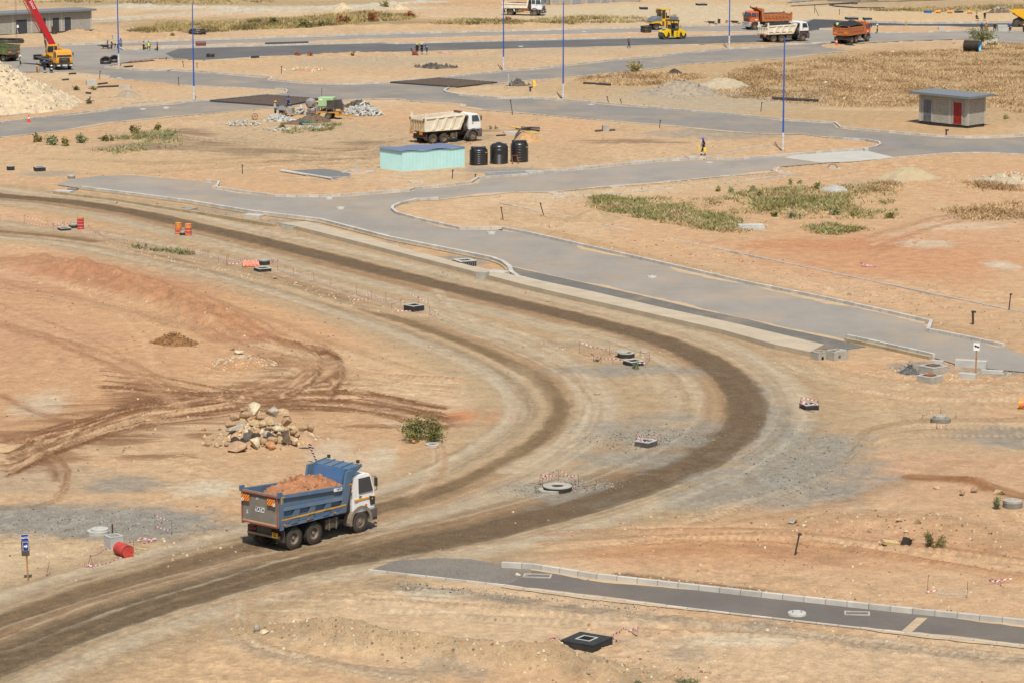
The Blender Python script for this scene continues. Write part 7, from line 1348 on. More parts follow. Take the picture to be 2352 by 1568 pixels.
g = at(*C7(1525, 517)); jerrycan(g + Vector((.12, -.34, .42)), "yellow can in the walking worker's near hand", .2); jerrycan(g + Vector((-.42, .24, .5)), "yellow can in the walking worker's far hand", .2); jerrycan(at(*C3(292, 742)), "yellow canister alone on the verge beside the short black post", .3, 1.7)
p = at(*Y3(560, 1275)); t = thing("plate_compactor", "small red compactor beside the yellow-hatted worker", "compactor", p, R(20)); b = MB(); b.box(-.4, .4, -.28, .28, 0, .1); b.box(-.35, .35, -.22, .22, .1, .2); b.build("base_plate", BLACKM, t); b = MB(); b.box(-.25, .25, -.2, .2, .2, .52); b.cyl((0, 0, .52), (0, 0, .6), .12, .12, 10); b.build("engine", REDP, t, bevel=.03); b = MB(); b.tube([(-.3, -.2, .2), (-.6, -.2, .95), (-.6, .2, .95), (-.3, .2, .2)], .04, 6); b.build("handle", BLACKM, t)
# ---------------------------------------------------------------- concrete works on the lot
def block_plant():
 yaw = R(-9); t = thing("generator_trailer", "yellow trailer with pale green generator and open black doors", "trailer", place(754, 276, (.2, -.85), yaw), yaw); YM = M("trailer_yellow", (226, 158, 44), .55, var=.12, dust=.15); b = MB(); b.box(-1.1, 1.35, -.9, .9, .72, .86); b.prism([(-1.1, .4), (-.85, .72), (-1.1, .72)], 'y', -.9, .9); b.box(1.0, 1.4, -.9, .9, .4, .72); b.tube([(1.35, -.5, .5), (2.9, 0, .38)], .05, 6); b.tube([(1.35, .5, .5), (2.9, 0, .38)], .05, 6); b.build("deck", YM, t)
 for s in (-1, 1): wheel(t, .2, s * .92, .38, .22, s, RIMD, front=True, lugs=False)
 b = MB(); b.box(-.95, .75, -.75, .75, 1.45, 2.4); gb = b.build("generator_housing", M("generator_green", (176, 212, 150), .55, var=.06, dust=.08, k=1.15), t, bevel=.03); q = MB(); q.box(-.8, -.45, -.757, -.75, 2.12, 2.26); q.build("name_plate", WHT, gb); q = MB(); q.box(-.96, .76, -.76, .76, 1.3, 1.44); q.build("housing_base", GREYP, gb)
 b = MB()
 for x in (-.85, .0, .65):
  for y in (-.65, .65): b.box(x - .07, x + .07, y - .07, y + .07, .86, 1.3)
 b.build("support_leg", GREYP, t); b = MB(); b.box(-.5, .5, -.5, .5, .86, 1.15); b.build("pump", BLACKM, t); b = MB(); b.obox((.55, -1.0, 1.65), (.95, .06, 1.0), (0, 0, R(14))); b.obox((1.35, -.8, 1.7), (.8, .06, 1.05), (0, 0, R(28))); b.build("cabinet_door", M("door_black", (62, 60, 60), .6, var=.3, dust=.15), t); b = MB(); b.cyl((-.75, .2, 2.4), (-.75, .2, 3.3), .03, .03, 6); b.cyl((-.75, .2, 3.3), (-.62, .2, 3.36), .03, .03, 6); b.build("exhaust", BLACKM, t)
 MX = M("mixer_grey", (156, 152, 146), .6, var=.15, dust=.2); t2 = thing("concrete_mixer", "grey round concrete mixer on a steel frame left of the generator", "concrete mixer", at(*Z5(890, 425)), R(-9)); b = MB(); b.lathe([(.01, -.5), (.3, -.5), (.58, -.15), (.58, .25), (.35, .5), (.01, .5)], 20, axis='y', c=(-.15, 0, 1.3)); b.build("mixing_drum", MX, t2, smooth=True); b = MB()
 for x in (-.35, .45):
  for y in (-.6, .4): b.box(x - .05, x + .05, y - .05, y + .05, 0, 1.1)
 b.box(-.45, .6, -.65, -.58, .95, 1.05); b.box(-.45, .6, -.65, -.58, .55, .65); b.box(-.45, .55, -.6, .4, .3, .4); b.build("steel_frame", GREYP, t2); b = MB(); b.cyl((.45, -.3, 1.45), (.95, -.3, 1.45), .18, .18, 12); b.box(.4, .9, -.5, .1, 1.1, 1.3); b.build("motor", STEEL, t2)
 t3 = thing("tool_cart", "yellow and grey cart under a grey tarpaulin", "cart", at(*Z5(420, 450)), R(-15)); b = MB(); b.box(-.85, .7, -.5, .5, .35, .95); b.build("box", M("cart_grey", (176, 170, 158), .7, var=.15), t3); b = MB(); b.box(-.88, -.05, -.53, .53, .72, .98); b.prism([(-.1, .98), (-.1, .72), (.15, .35), (.0, .35), (-.3, .72)], 'y', -.53, -.505); b.build("yellow_panel", YM, t3); wheel(t3, -.5, -.5, .3, .16, -1, RIMD, front=True, lugs=False); wheel(t3, -.5, .5, .3, .16, 1, RIMD, front=True, lugs=False); b = MB(); b.tube([(.1, -.65, .9), (.75, -1.1, .05)], .03, 5); b.tube([(-.2, -.65, .4), (.1, -1.0, .05)], .03, 5); b.build("prop", TIMB, t3)
 n = 16; vs = []; fs = []
 for i in range(n + 1):
  for j in range(n + 1):
   u, v = i / n, j / n; x = -1.35 + 1.35 * u; y = -.75 + 1.2 * v; z = 1.02 + .16 * math.sin(u * 3.1) * math.sin(v * 3.1) - 1.0 * max(0, .3 - v) - .95 * max(0, .35 - u) + .1 * (vnoise(np.array([u * 5]), np.array([v * 5]), 3)[0] - .5); vs.append((x, y, z))
   if i and j: a = (i - 1) * (n + 1) + j - 1; fs.append((a, a + n + 1, a + n + 2, a + 1))
 b = MB(); b.add(vs, fs); o = b.build("tarpaulin", M("tarp_grey", (124, 126, 130), .5, var=.15), smooth=True); o.location = t3.location; o.rotation_euler = t3.rotation_euler; tag(o, "grey tarpaulin draped over the end of the yellow cart", "tarpaulin")
block_plant()
def cone_pt(px, py, hp):          # where the sight line of a point meets a heap (centre, rx, ry, h)
 c, rx, ry, h = hp; dx, dy = px - CX, CY - py; v = Vector((dx, FPX * _cp + dy * _sp, -FPX * _sp + dy * _cp)); o = Vector((0, 0, CAM_H))
 for y in np.linspace(c.y - ry * 1.1, c.y + ry, 60):
  q = o + v * (y / v.y); z = h * max(0, 1 - math.hypot((q.x - c.x) / rx, (q.y - c.y) / ry))
  if q.z <= z + .02: return Vector((q.x, q.y, z))
 return o + v * ((c.y - ry) / v.y)
BLKM = [bpy.data.meshes.new("concrete_block") for _ in range(3)]
for k, (m_, dm) in enumerate(zip(BLKM, ((.75, .2, .25), (.5, .2, .2), (.3, .22, .2)))):
 q = MB(); q.box(-dm[0] / 2, dm[0] / 2, -dm[1] / 2, dm[1] / 2, -dm[2] / 2, dm[2] / 2); o = q.build("x", CONL); me = o.data; bpy.data.objects.remove(o); BLKM[k] = me; me.name = "concrete_block"
def block_heap(px, py, rx, ry, h, n, label, group, seed, kinds=(0, 1), sc=1.0):
 c = at(px, py); r = random.Random(seed)
 for i in range(n):
  a, d = r.uniform(0, 6.28), math.sqrt(r.uniform(0, 1)); z = h * (1 - d) * r.uniform(.75, 1.1)
  o = bpy.data.objects.new("concrete_block", BLKM[r.choice(kinds)]); COL.objects.link(o); o.location = (c.x + rx * d * math.cos(a), c.y + ry * d * math.sin(a), max(0, c.z) + z + .08); k = sc * r.uniform(.75, 1.15); o.scale = (k, k, k); o.rotation_euler = (r.uniform(-.6, .6), r.uniform(-.7, .7), r.uniform(0, 3.14)); tag(o, label, "concrete block", group)
GRY2 = M("rubble_grey", (186, 182, 170), .9, var=.2)
heap("rubble_core", "crushed core under the big heap of kerb blocks", "rubble heap", *Z5(1830, 425), 2.0, .95, GRY2, 61, 1.6, .3, peb=120, pm=CONL, pr=.14); block_heap(*Z5(1830, 425), 2.25, 1.9, 1.15, 110, "loose pale kerb block in the big heap right of the generator", "kerb blocks in the big heap", 5, (0, 0, 1))
heap("rubble_core", "white broken blocks heaped in front of the yellow cart", "rubble heap", *Z5(290, 545), 1.5, .55, CONL, 62, 1.2, .4, peb=160, pm=CONL, pr=.16); block_heap(*Z5(290, 545), 1.6, 1.3, .6, 55, "broken white block in the low heap in front of the yellow cart", "broken blocks by the cart", 6, (2, 1), .7)
block_heap(*Z5(665, 415), .8, .8, .75, 26, "stacked grey block behind the brown heap", "blocks behind the brown heap", 7, (1, 0), .95); block_heap(*Z5(150, 490), .7, .4, .2, 5, "kerb block lying left of the white broken heap", "blocks left of the white heap", 8, (0,)); block_heap(*Z5(900, 690), 1.9, 1.6, .12, 26, "tan block strewn on the grass below the brown heap", "strewn blocks on the lot", 9, (1, 2), .85); block_heap(*Z5(250, 705), 1.7, 1.2, .1, 18, "tan block strewn left of the olive bush", "strewn blocks left of the bush", 10, (1, 2), .8)
BRN = M("brown_soil", (126, 102, 80), .95, var=.25, scale=3, bump=.6); heap("soil_heap", "dark brown soil heap with the green hose in front of the generator", "soil heap", *Z5(900, 560), 2.2, 1.05, BRN, 63, 1.6, .3, peb=300, pm=BRN, pr=.06); heap("soil_heap", "low brown tail of soil right of the olive bush", "soil heap", *Z5(520, 600), 1.3, .5, BRN, 64, 1.0, .3)
TARR = M("tar_rubble", (112, 106, 98), .9, var=.3, scale=4); heap("tar_rubble", "heap of torn dark asphalt slabs behind the kerb blocks", "rubble heap", *Z5(1740, 270), 1.6, .75, TARR, 65, 1.6, .6, peb=260, pm=[TARR, BLACKM], pr=.22)
b = MB(); runs_ = []; r_ = random.Random(3)
for i in range(26):
 a0 = r_.uniform(0, 6); R0, R1 = r_.uniform(.3, .75), r_.uniform(.2, .45); b.tube([(R0 * math.cos(a0 + t * .5) + .1 * math.sin(i), R1 * math.sin(a0 + t * .5), .1 + .35 * r_.random() * (1 - R0)) for t in range(12)], .022, 5)
o = b.build("hose", M("hose_green", (36, 130, 116), .4, var=.1, k=1.15)); o.location = at(*Z5(770, 610), .12); tag(o, "tangled heap of green hose on the brown soil", "hose")
p = at(*C5(2180, 215)); b = MB(); b.lathe([(.3, -.2), (.33, -.2), (.33, .2), (.3, .2)], 16, axis='y', cap=False)
for a in range(6): b.cyl((0, 0, 0), (.31 * math.cos(a), 0, .31 * math.sin(a)), .02, .02, 4)
o = b.build("cable_reel", RUSTY); o.location = p + Vector((0, 0, .33)); tag(o, "rusty reel lying on the left end of the white blocks", "reel"); block_heap(*C5(2080, 262), 1.9, 1.3, .6, 50, "white broken block in the leftmost heap beside the rusty reel", "blocks by the rusty reel", 12, (1, 2), .85)
# ---------------------------------------------------------------- heaps
LIME = M("limestone_rubble", (222, 198, 160), .95, var=.2, scale=1.2, bump=.7); LIM2 = [M("lime_chip", (234, 218, 190), .95, var=.15), M("lime_chip_dark", (206, 184, 148), .95, var=.2)]
heap("stone_heap", "great pale heap of broken limestone at the left edge", "rubble heap", -14, 243, 10.6, 5.4, LIME, 70, 10, .16, 110, 70, 0, 1.05, 2600, LIM2, .15)
heap("sand_heap", "pale sand heap below the concrete slab on the right", "sand heap", *C8(1370, 880), 3.7, 1.1, M("heap_sand", (196, 176, 138), .95, var=.1, scale=1.5, bump=.4), 71, 2.4, .35, shape=.9); heap("gravel_heap", "grey earth heap with dry grass beyond the middle road", "soil heap", *C3(1560, 800), 5.6, 1.6, M("heap_greyearth", (176, 160, 136), .95, var=.2, scale=2, bump=.6), 72, 5, .4, shape=.9, peb=260, pm=TARR, pr=.08); heap("gravel_heap", "second paler earth heap half sunk in the dry grass", "soil heap", *C3(1900, 745), 4.5, 1.2, M("heap_paleearth", (200, 182, 150), .95, var=.15, scale=2, bump=.5), 73, 4, .3, shape=.9)
heap("gravel_heap", "dark grey gravel heap beside the two lidded chambers", "gravel heap", *E8(1375, 300), .78, .6, M("heap_gravel", (126, 126, 120), .95, var=.3, scale=9, bump=.8), 74, .8, .1, peb=300, pm=[M("chip_grey", (150, 148, 140), .9), M("chip_dark", (96, 94, 90), .9)], pr=.04); heap("asphalt_heap", "small black asphalt heap at the second orange tipper's wheels", "asphalt heap", *Z4(990, 1025), .85, .45, TARL, 75, 1.1, .1)
heap("soil_heap", "small dark brown heap with stones on the red field", "soil heap", *D1(1480, 1115), 1.65, .75, M("heap_brown", (150, 106, 64), .95, var=.2, scale=3, bump=.6), 76, 1.4, .25, peb=420, pm=[M("clod_brown", (138, 100, 64), .95), M("clod_pale", (190, 150, 104), .95)], pr=.06); heap("rubble_patch", "low stony rubble patch with pale chips on the red field", "rubble heap", *D1(2050, 1290), 2.6, .5, M("heap_stony", (196, 150, 106), .95, var=.2, bump=.6), 77, 2.2, .5, shape=.9, peb=500, pm=LIM2, pr=.06)
heap("sand_heap", "tan sand heap at the left tip of the green scrub", "sand heap", *C7(610, 1060), 2.6, .75, M("heap_tan", (190, 160, 120), .95, var=.15, bump=.4), 78, 2.4, .3, shape=.9); heap("soil_heap", "sandy soil heap behind the right-hand tank", "soil heap", *Z6(2150, 690), 2.0, .9, M("heap_ochre", (206, 162, 112), .95, var=.2, bump=.6), 79, 1.8, .4, shape=.9); heap("soil_heap", "black tarry clods on the dry field beyond the road", "soil heap", *C3(1490, 635), 1.15, .6, M("heap_black", (82, 74, 66), .95, var=.3, bump=.8), 80, 1.3, .6, shape=.9)
heap("sand_heap", "left of two pale heaps on the far track", "sand heap", *C2(790, 92), 1.7, 1.1, LIME, 81, 1.6, .2, peb=80, pm=LIM2, pr=.08); heap("sand_heap", "right of two pale heaps on the far track", "sand heap", *C2(1265, 80), 2.1, 1.1, LIME, 82, 1.8, .25, peb=80, pm=LIM2, pr=.12); heap("soil_heap", "grey cement spill with white crust in the right-hand scrub", "soil heap", *C8(730, 990), 1.5, .45, M("heap_cement", (196, 192, 182), .95, var=.2, bump=.6), 83, 2.2, .5, shape=.9); heap("soil_heap", "grey spoil heap by the pipes on the left verge", "soil heap", *C1(1090, 830), 2.0, .8, M("heap_greyearth", (176, 160, 136)), 84, 1.7, .35, shape=.9); heap("rubble_heap", "dark torn asphalt heap by the far black pipes, right edge", "rubble heap", *Z7(1650, 225), 2.4, .9, BRN, 85, 2, .5, shape=.9, peb=120, pm=[BLACKM, CONB], pr=.18)
heap("rubble_patch", "broken dark asphalt pieces on the upper middle lot", "rubble heap", *C2(1560, 580), 3.4, .3, TARR, 86, 2.4, .8, shape=.9, peb=110, pm=[BLACKM, TARR], pr=.34); heap("rubble_patch", "pale rubble patch left of the dark asphalt pieces", "rubble heap", *C2(480, 600), 3.0, .35, M("heap_stony", (196, 150, 106)), 87, 2, .6, shape=.9, peb=90, pm=LIM2, pr=.2); heap("rubble_patch", "torn tar slabs beside the white trestle", "rubble heap", *C3(150, 735), 1.5, .5, BLACKM, 88, 1.2, .7, shape=.9, peb=60, pm=[BLACKM, TARR], pr=.3); heap("rubble_patch", "dirty rubble beside the pale chambers, right margin", "rubble heap", *C8(2250, 900), 4.2, .7, M("heap_paleearth", (200, 182, 150)), 89, 3.6, .5, shape=.9, peb=240, pm=LIM2 + [ROCKC[4]], pr=.12)
# ---------------------------------------------------------------- boulders
HP = (at(*Y4(1180, 790)), 3.25, 2.6, 1.25); heap("soil_heap", "stony brown soil heap carrying the boulders", "soil heap", *Y4(1180, 790), 3.35, 1.22, M("heap_bed", (202, 164, 124), .95, var=.2, scale=2.5, bump=.7), 90, 2.7, .3, 72, 40, 0, 1.1, 800, [ROCKC[0], ROCKC[1], ROCKC[3]], .09)
def on_pile(cx, cy, w, h, kind, label):
 c = cone_pt(*Y4(cx, cy + h * .3), HP); W, Hh = w / 285.0, h / 280.0; o = bpy.data.objects.new("boulder", ROCKS[kind][rng.randrange(4)]); COL.objects.link(o); o.location = (c.x, c.y + W * .12, c.z + Hh * .26); o.scale = (W / 1.72, W / 2.1, Hh / 1.5); o.rotation_euler = (rng.uniform(-.25, .25), rng.uniform(-.25, .25), rng.uniform(-.4, .4)); tag(o, label, "boulder", "boulders on the rock pile")
GEN = "tan boulder of middling size among others on the rock pile"
for cx, cy, w, h, k, lb in ((1050, 190, 290, 230, 3, "tall cream boulder crowning the rock pile"), (1410, 250, 230, 190, 2, "grey faceted boulder right of the crowning one"), (690, 335, 190, 170, 1, "round brown boulder at the upper left of the rock pile"), (885, 300, 200, 130, 1, "flat brown boulder left of the crowning one"), (845, 390, 170, 140, 0, "tan boulder just below the flat brown one"), (1060, 360, 150, 120, 4, "rusty boulder under the crowning one"),
 (1210, 350, 170, 130, 1, "brown boulder below the grey faceted one"), (1355, 415, 200, 160, 0, "wide tan boulder in the upper right of the rock pile"), (1080, 450, 190, 130, 0, GEN), (1225, 480, 150, 140, 0, GEN), (1690, 430, 180, 200, 1, "brown boulder standing on the right shoulder of the rock pile"), (1815, 570, 210, 150, 0, "smooth tan boulder at the right of the rock pile"), (770, 555, 420, 120, 2, "long slate-grey slab lying across the left of the rock pile"), (600, 480, 190, 130, 1, "brown boulder left of the slate slab's upper end"),
 (1520, 560, 270, 120, 3, "white-veined boulder lying flat in the middle of the rock pile"), (940, 705, 200, 220, 3, "big cream boulder tilted on the front of the rock pile"), (1300, 680, 150, 140, 2, "pale grey boulder in the centre front"), (1700, 735, 165, 300, 0, "upright pointed tan boulder, front right of the rock pile"), (1410, 790, 190, 150, 1, GEN), (1565, 780, 180, 160, 0, GEN), (1220, 815, 130, 150, 1, "small brown boulder between two cream ones in front"), (1065, 860, 190, 240, 3, "cream boulder standing at the front centre"), (750, 920, 340, 220, 1, "largest purple-brown boulder at the front left of the rock pile"),
 (1375, 900, 200, 150, 4, "rough rusty boulder at the front of the rock pile"), (1855, 800, 140, 140, 0, "square tan boulder at the front right corner"), (2030, 550, 170, 130, 1, "brown boulder at the far right of the rock pile"), (2160, 545, 150, 170, 1, "outermost brown boulder at the right end"), (1915, 680, 90, 90, 1, GEN), (1560, 660, 90, 80, 0, GEN), (1340, 540, 110, 90, 1, GEN), (1480, 465, 90, 80, 2, GEN), (160, 870, 130, 100, 1, "brown boulder at the far left foot of the rock pile"), (325, 890, 90, 130, 0, GEN), (690, 770, 140, 100, 1, GEN), (590, 880, 200, 150, 1, "flat brown slab behind the largest boulder"), (830, 200, 110, 90, 1, GEN), (1650, 240, 200, 100, 0, GEN), (1820, 640, 110, 90, 1, GEN), (450, 820, 70, 60, 0, GEN), (240, 760, 70, 60, 1, GEN), (390, 560, 70, 60, 1, GEN)):
 on_pile(cx, cy, w, h, k, lb)
for (px, py), w, h, k, lb in ((Y4(70, 580), .5, .32, 4, "rusty boulder lying alone left of the rock pile"), (E6(1612, 690), .5, .4, 4, "rust-brown boulder at the left foot of the green bush"), (E8(1628, 1292), 1.0, .36, 0, "long flat boulder by the dark earth strip, right"), (E8(1825, 1345), .65, .6, 1, "upright brown boulder below the dark earth strip"), (E8(1925, 1320), .8, .55, 1, "pair-like brown boulder right of the upright one"), (E8(2140, 1350), 1.1, .55, 0, "pale round boulder behind the light green weed"), (F5(360, 275), 1.1, .35, 2, "flat grey stone on the stony ridge, lower right"), (F5(393, 290), .3, .22, 4, "small orange stone beside the flat grey one"), (F5(440, 300), .45, .25, 3, "small pale stone beside the orange one"),
 (F5(1210, 293), .6, .32, 0, "flat tan boulder in the stony ridge left of the tall one"), (F5(1348, 310), .72, .7, 0, "tall cracked tan boulder on the stony ridge"), (F5(1255, 355), .6, .3, 3, "pale boulder above the buried pipe"), (F5(1045, 268), .4, .3, 4, "rusty stone on the stony ridge"), (F5(1545, 350), .4, .3, 0, "tan stone behind the weeds of the pit"), (F5(1940, 375), .4, .3, 1, "brown stone right of the weedy pit"), (F3(248, 755), .5, .6, 2, "grey pointed rock left of its pale companion, bottom"), (F3(303, 785), .85, .42, 3, "pale yellowish rock lying on the bottom berm"), (F4(368, 430), .58, .5, 3, "cream rock on the lower road near the gully pit"), (F4(422, 440), .45, .25, 3, "flat cream rock beside the gully pit"), (F4(57, 332), .28, .22, 4, "orange stone where the lower road begins"),
 (F3(873, 835), .25, .2, 4, "rust-red stone in the bottom berm"), (F3(1000, 735), .45, .28, 0, "round tan stone on the bottom berm"), (F3(1370, 925), .2, .16, 4, "small rust-red stone below the bottom berm"), (F4(1020, 1245), .35, .35, 0, "tan stone under the black slab"), (F4(970, 1300), .35, .3, 2, "grey stone at the bottom edge"), (F4(1570, 708), .22, .14, 4, "reddish stone on the lower edging"), (D3(595, 690), .45, .28, 3, "cream stone on the upper footpath"), (D3(840, 750), .5, .36, 3, "largest cream stone on the footpath"), (D3(955, 785), .38, .3, 4, "rusty stone on the footpath"), (D3(1043, 832), .4, .28, 2, "grey stone on the footpath beside a rusty one"), (D3(1102, 832), .48, .34, 0, "tan stone on the footpath"), (D3(1505, 920), .5, .45, 3, "pale rock at the lower part of the footpath"), (D3(1910, 1000), .8, .3, 0, "broken flat stone at the kerb's end"), (D3(220, 695), .35, .25, 4, "orange stone on the track edge below the footpath"), (D3(400, 765), .5, .2, 0, "flat pale stone on the track edge"), (D3(785, 1215), .3, .3, 4, "orange stone inside the taped triangle"), (D2(1265, 300), .55, .36, 3, "pale stone on the gravel by the kerb"), (D2(210, 572), .7, .36, 0, "tan rock on the tape strip below the orange barrier"), (D2(388, 612), .5, .25, 3, "cream rock on the tape strip"), (D1(2040, 1210), 1.2, .5, 3, "long pale rock above the stony patch"), (D1(1985, 1165), .6, .35, 1, "brown rock by the stony patch"), (C4(1225, 455), 1.5, .55, 3, "long white boulder at the edge of the dry field"), (C4(1115, 487), .8, .5, 3, "white boulder left of the long one in dry grass"), (C4(873, 500), .5, .4, 3, "small white boulder at the field corner"), (C4(1750, 372), .7, .5, 3, "white stone left of the corrugated pipe"), (C4(655, 720), 1.1, .5, 3, "white rag-like stone in the dry field"), (C4(825, 848), 1.3, .5, 0, "pale broken stone in the dry grass above the long pipe"), (C1(930, 282), .9, .4, 2, "grey flat stone on the bank behind the kerb crew"), (C2(520, 205), 1.1, .6, 2, "grey rock in the long weed strip at the top"), (C3(112, 200), 1.0, .6, 2, "pale triangular rock under the short white tipper"), (C5(1000, 925), .35, .25, 4, "orange stone by the left gravel strip"), (C5(1345, 935), .35, .25, 4, "rusty stone on the left gravel strip"), (D4(860, 690), .55, .4, 2, "grey stone on the bank above the main road")):
 boulder(px, py, w, h, k, lb)
# ---------------------------------------------------------------- planting
for a in ((*E6(1700, 668), 112, 60, GREEN, "dark green thorn bush behind the white ring in the bend", 3200, .085), (*C3(1148, 612), 42, 26, OLIVE, "round brown-green bush on the dry verge", 420, .2), (*C5(1158, 325), 31, 18, OLIVE, "tall pale green bush at the right of the left weed row", 260, .2), (*C5(1352, 298), 19, 14, OLIVE, "small lone green bush right of the left weed row", 160, .2), (*C5(310, 408), 28, 16, OLIVE, "leftmost green bush of the weed row", 220, .2), (*C5(440, 430), 36, 26, SAGE, "dense bush second in the weed row", 340, .2), (*C5(570, 438), 24, 22, OLIVE, "tall bush third in the weed row", 240, .2), (*C5(700, 412), 30, 20, SAGE, "bush fourth in the weed row", 240, .2), (*C5(910, 395), 36, 14, OLIVE, "low bush at the right end of the weed row", 240, .2),
 (*Z5(325, 690), 16, 15, OLIVE, "olive bush at the left foot of the brown heap", 180, .16), (*C1(768, 890), 14, 12, SAGE, "small green bush at the right foot of the great pale heap", 130, .2), (*C1(798, 768), 16, 8, OLIVE, "low bush among the pipes on the left verge", 110, .2), (*C1(658, 775), 18, 7, OLIVE, "low grass bush beside the broken pipes", 110, .2), (*C2(410, 495), 15, 9, REDB, "left of two small red-green bushes by the tar", 120, .2), (*C2(510, 492), 11, 9, REDB, "right of two small red-green bushes by the tar", 110, .2), (*C2(893, 478), 16, 10, DRY, "straw-coloured bush at the tar edge", 120, .2), (*C2(790, 205), 32, 20, REDB, "rust-tinted bush in the long weed strip", 300, .3), (*C2(1040, 185), 34, 22, REDB, "broad rust-tinted bush right of another in the weed strip", 320, .3), (*C2(1360, 155), 26, 13, REDB, "reddish bush at the right end of the weed strip", 220, .3), (*C2(205, 210), 22, 15, OLIVE, "green bush at the left of the weed strip", 200, .3), (*C2(455, 232), 26, 15, GREEN, "dark green bush low in the weed strip", 220, .3), (*C2(1160, 60), 24, 12, OLIVE, "green bush between the two pale heaps", 180, .3), (*C2(605, 250), 14, 10, OLIVE, "bush at the lower edge of the weed strip", 120, .3), (*C3(62, 178), 12, 8, REDB, "small red bush behind the third lamp column", 100, .26), (*C1(1475, 318), 13, 5, DRY, "small dry bush left of the black ring coil", 90, .2),
 (*F5(2000, 165), 34, 36, SAGE, "light green weed in front of a pale round boulder", 900, .055), (*F5(1470, 470), 66, 34, OLIVE, "weeds growing in the pit beside the buried pipe", 1500, .06), (*D3(1165, 1345), 22, 19, SAGE, "grey weed in front of the square chamber in the bend", 120, .09), (*D3(832, 1278), 14, 10, SAGE, "small weed by the tape inside the bend", 70, .08), (*F4(1800, 1349), 62, 14, SAGE, "green weed cut off by the bottom edge", 700, .055), (*F4(1400, 1349), 24, 8, SAGE, "small weed at the bottom edge left of the larger one", 90, .09), (*C8(2197, 380), 12, 10, GREEN, "small green weed right of the red-doored building", 90, .14), (*Z6(1520, 490), 8, 9, SAGE, "spindly weed right of the cream tipper", 50, .12), (*Z6(1615, 492), 9, 9, SAGE, "second spindly weed right of the cream tipper", 50, .12), (*C7(1650, 830), 18, 11, OLIVE, "lone weed left above the right-hand scrub", 120, .16), (*C7(1762, 842), 13, 16, SAGE, "upright weed above the right-hand scrub", 130, .15), (*C7(1942, 828), 14, 14, SAGE, "third weed in the row above the scrub", 110, .15), (*C8(90, 1050), 18, 16, OLIVE, "round weed at the left of the right-hand scrub", 150, .16), (*C8(910, 1205), 28, 17, OLIVE, "yellow-green bush at the right of the scrub", 240, .15), (*C8(1195, 1225), 22, 12, OLIVE, "low yellow-green bush farther right of the scrub", 170, .15), (*C8(370, 1220), 14, 18, SAGE, "upright sage weed at the lower scrub edge", 140, .14), (*C8(430, 1222), 12, 16, SAGE, "thin sage weed beside another at the scrub edge", 110, .14), (*C8(210, 1210), 18, 11, GREEN, "dark weed at the lower scrub edge", 130, .14), (*C8(730, 1200), 26, 14, SAGE, "sage bush before the cement spill", 200, .15), (*C8(360, 940), 11, 13, SAGE, "weed on the verge slope left of the cement spill", 80, .14), (*C8(435, 935), 8, 10, SAGE, "small weed next to another on the verge slope", 60, .14), (*C8(585, 985), 18, 16, GREEN, "dark green bush at the cement spill's left", 170, .15), (*D1(1650, 358), 9, 11, SAGE, "green weed on the tape strip", 60, .1), (*D1(1240, 300), 10, 8, SAGE, "low weed at the left part of the tape strip", 50, .1)):
 bush(a[0], a[1], a[2], a[3], a[4], a[5], a[6], a[7])
SCR = [[C7(585, 960), C7(600, 870), C7(720, 860), C7(820, 900), C7(1000, 900), C7(1080, 985), C7(930, 1010), C7(740, 1000)], [C7(930, 1040), C7(1150, 960), C7(1400, 930), C7(1480, 1000), C7(1800, 1050), C7(1860, 1130), C7(1780, 1180), C7(1450, 1145), C7(1180, 1085)], [C8(20, 1090), C8(200, 980), C8(480, 960), C8(640, 1010), C8(880, 1030), C8(900, 1090), C8(860, 1140), C8(400, 1210), C8(30, 1190)]]
grass_field("scrub", "green and straw weeds covering the lot right of the corner", "scrub", [(SCR[0], .2), (SCR[1], .35), (SCR[2], .2), ([C7(560, 960), C7(600, 860), C7(1500, 900), C8(250, 960), C8(650, 950), C8(1230, 930), C8(1250, 1230), C8(200, 1230), C7(1850, 1200), C7(1100, 1080)], .2), ([D4(500, 120), D4(720, 100), D4(1000, 140), D4(720, 190), D4(520, 170)], .05)], 4200, .27, [OLIVE[1], SAGE[1], OLIVE[2], SAGE[2], DRY[2], DRY[1]], 401, 13, .32)
grass_field("dry_grass", "straw-coloured grass over the field beyond the middle road", "grass", [([C4(0, 560), C4(540, 520), C4(1080, 450), C4(1500, 440), C4(1850, 400), C4(2360, 360), C4(2360, 980), C4(2080, 920), C4(1450, 900), C4(600, 900), C4(0, 850)], .62), ([C3(600, 700), C3(1000, 610), C3(1700, 640), C3(1740, 680), C3(1200, 740), C3(740, 715)], .1), ([C3(1820, 800), C3(2000, 600), C3(2352, 560), C3(2352, 830), C3(2000, 840)], .12), ([C8(1000, 960), C8(1230, 900), C8(1250, 1000), C8(900, 1010)], .03), ([C8(1640, 1150), C8(2352, 1080), C8(2352, 1240), C8(1850, 1240)], .05), ([C8(1880, 920), C8(2150, 900), C8(2352, 1000), C8(2000, 990)], .03), ([C4(650, 880), C4(1450, 860), C4(1450, 910), C4(700, 910)], .05)], 8200, .25, [DRY[0], DRY[1], DRY[1], DRY[2]], 402, 10, .5)
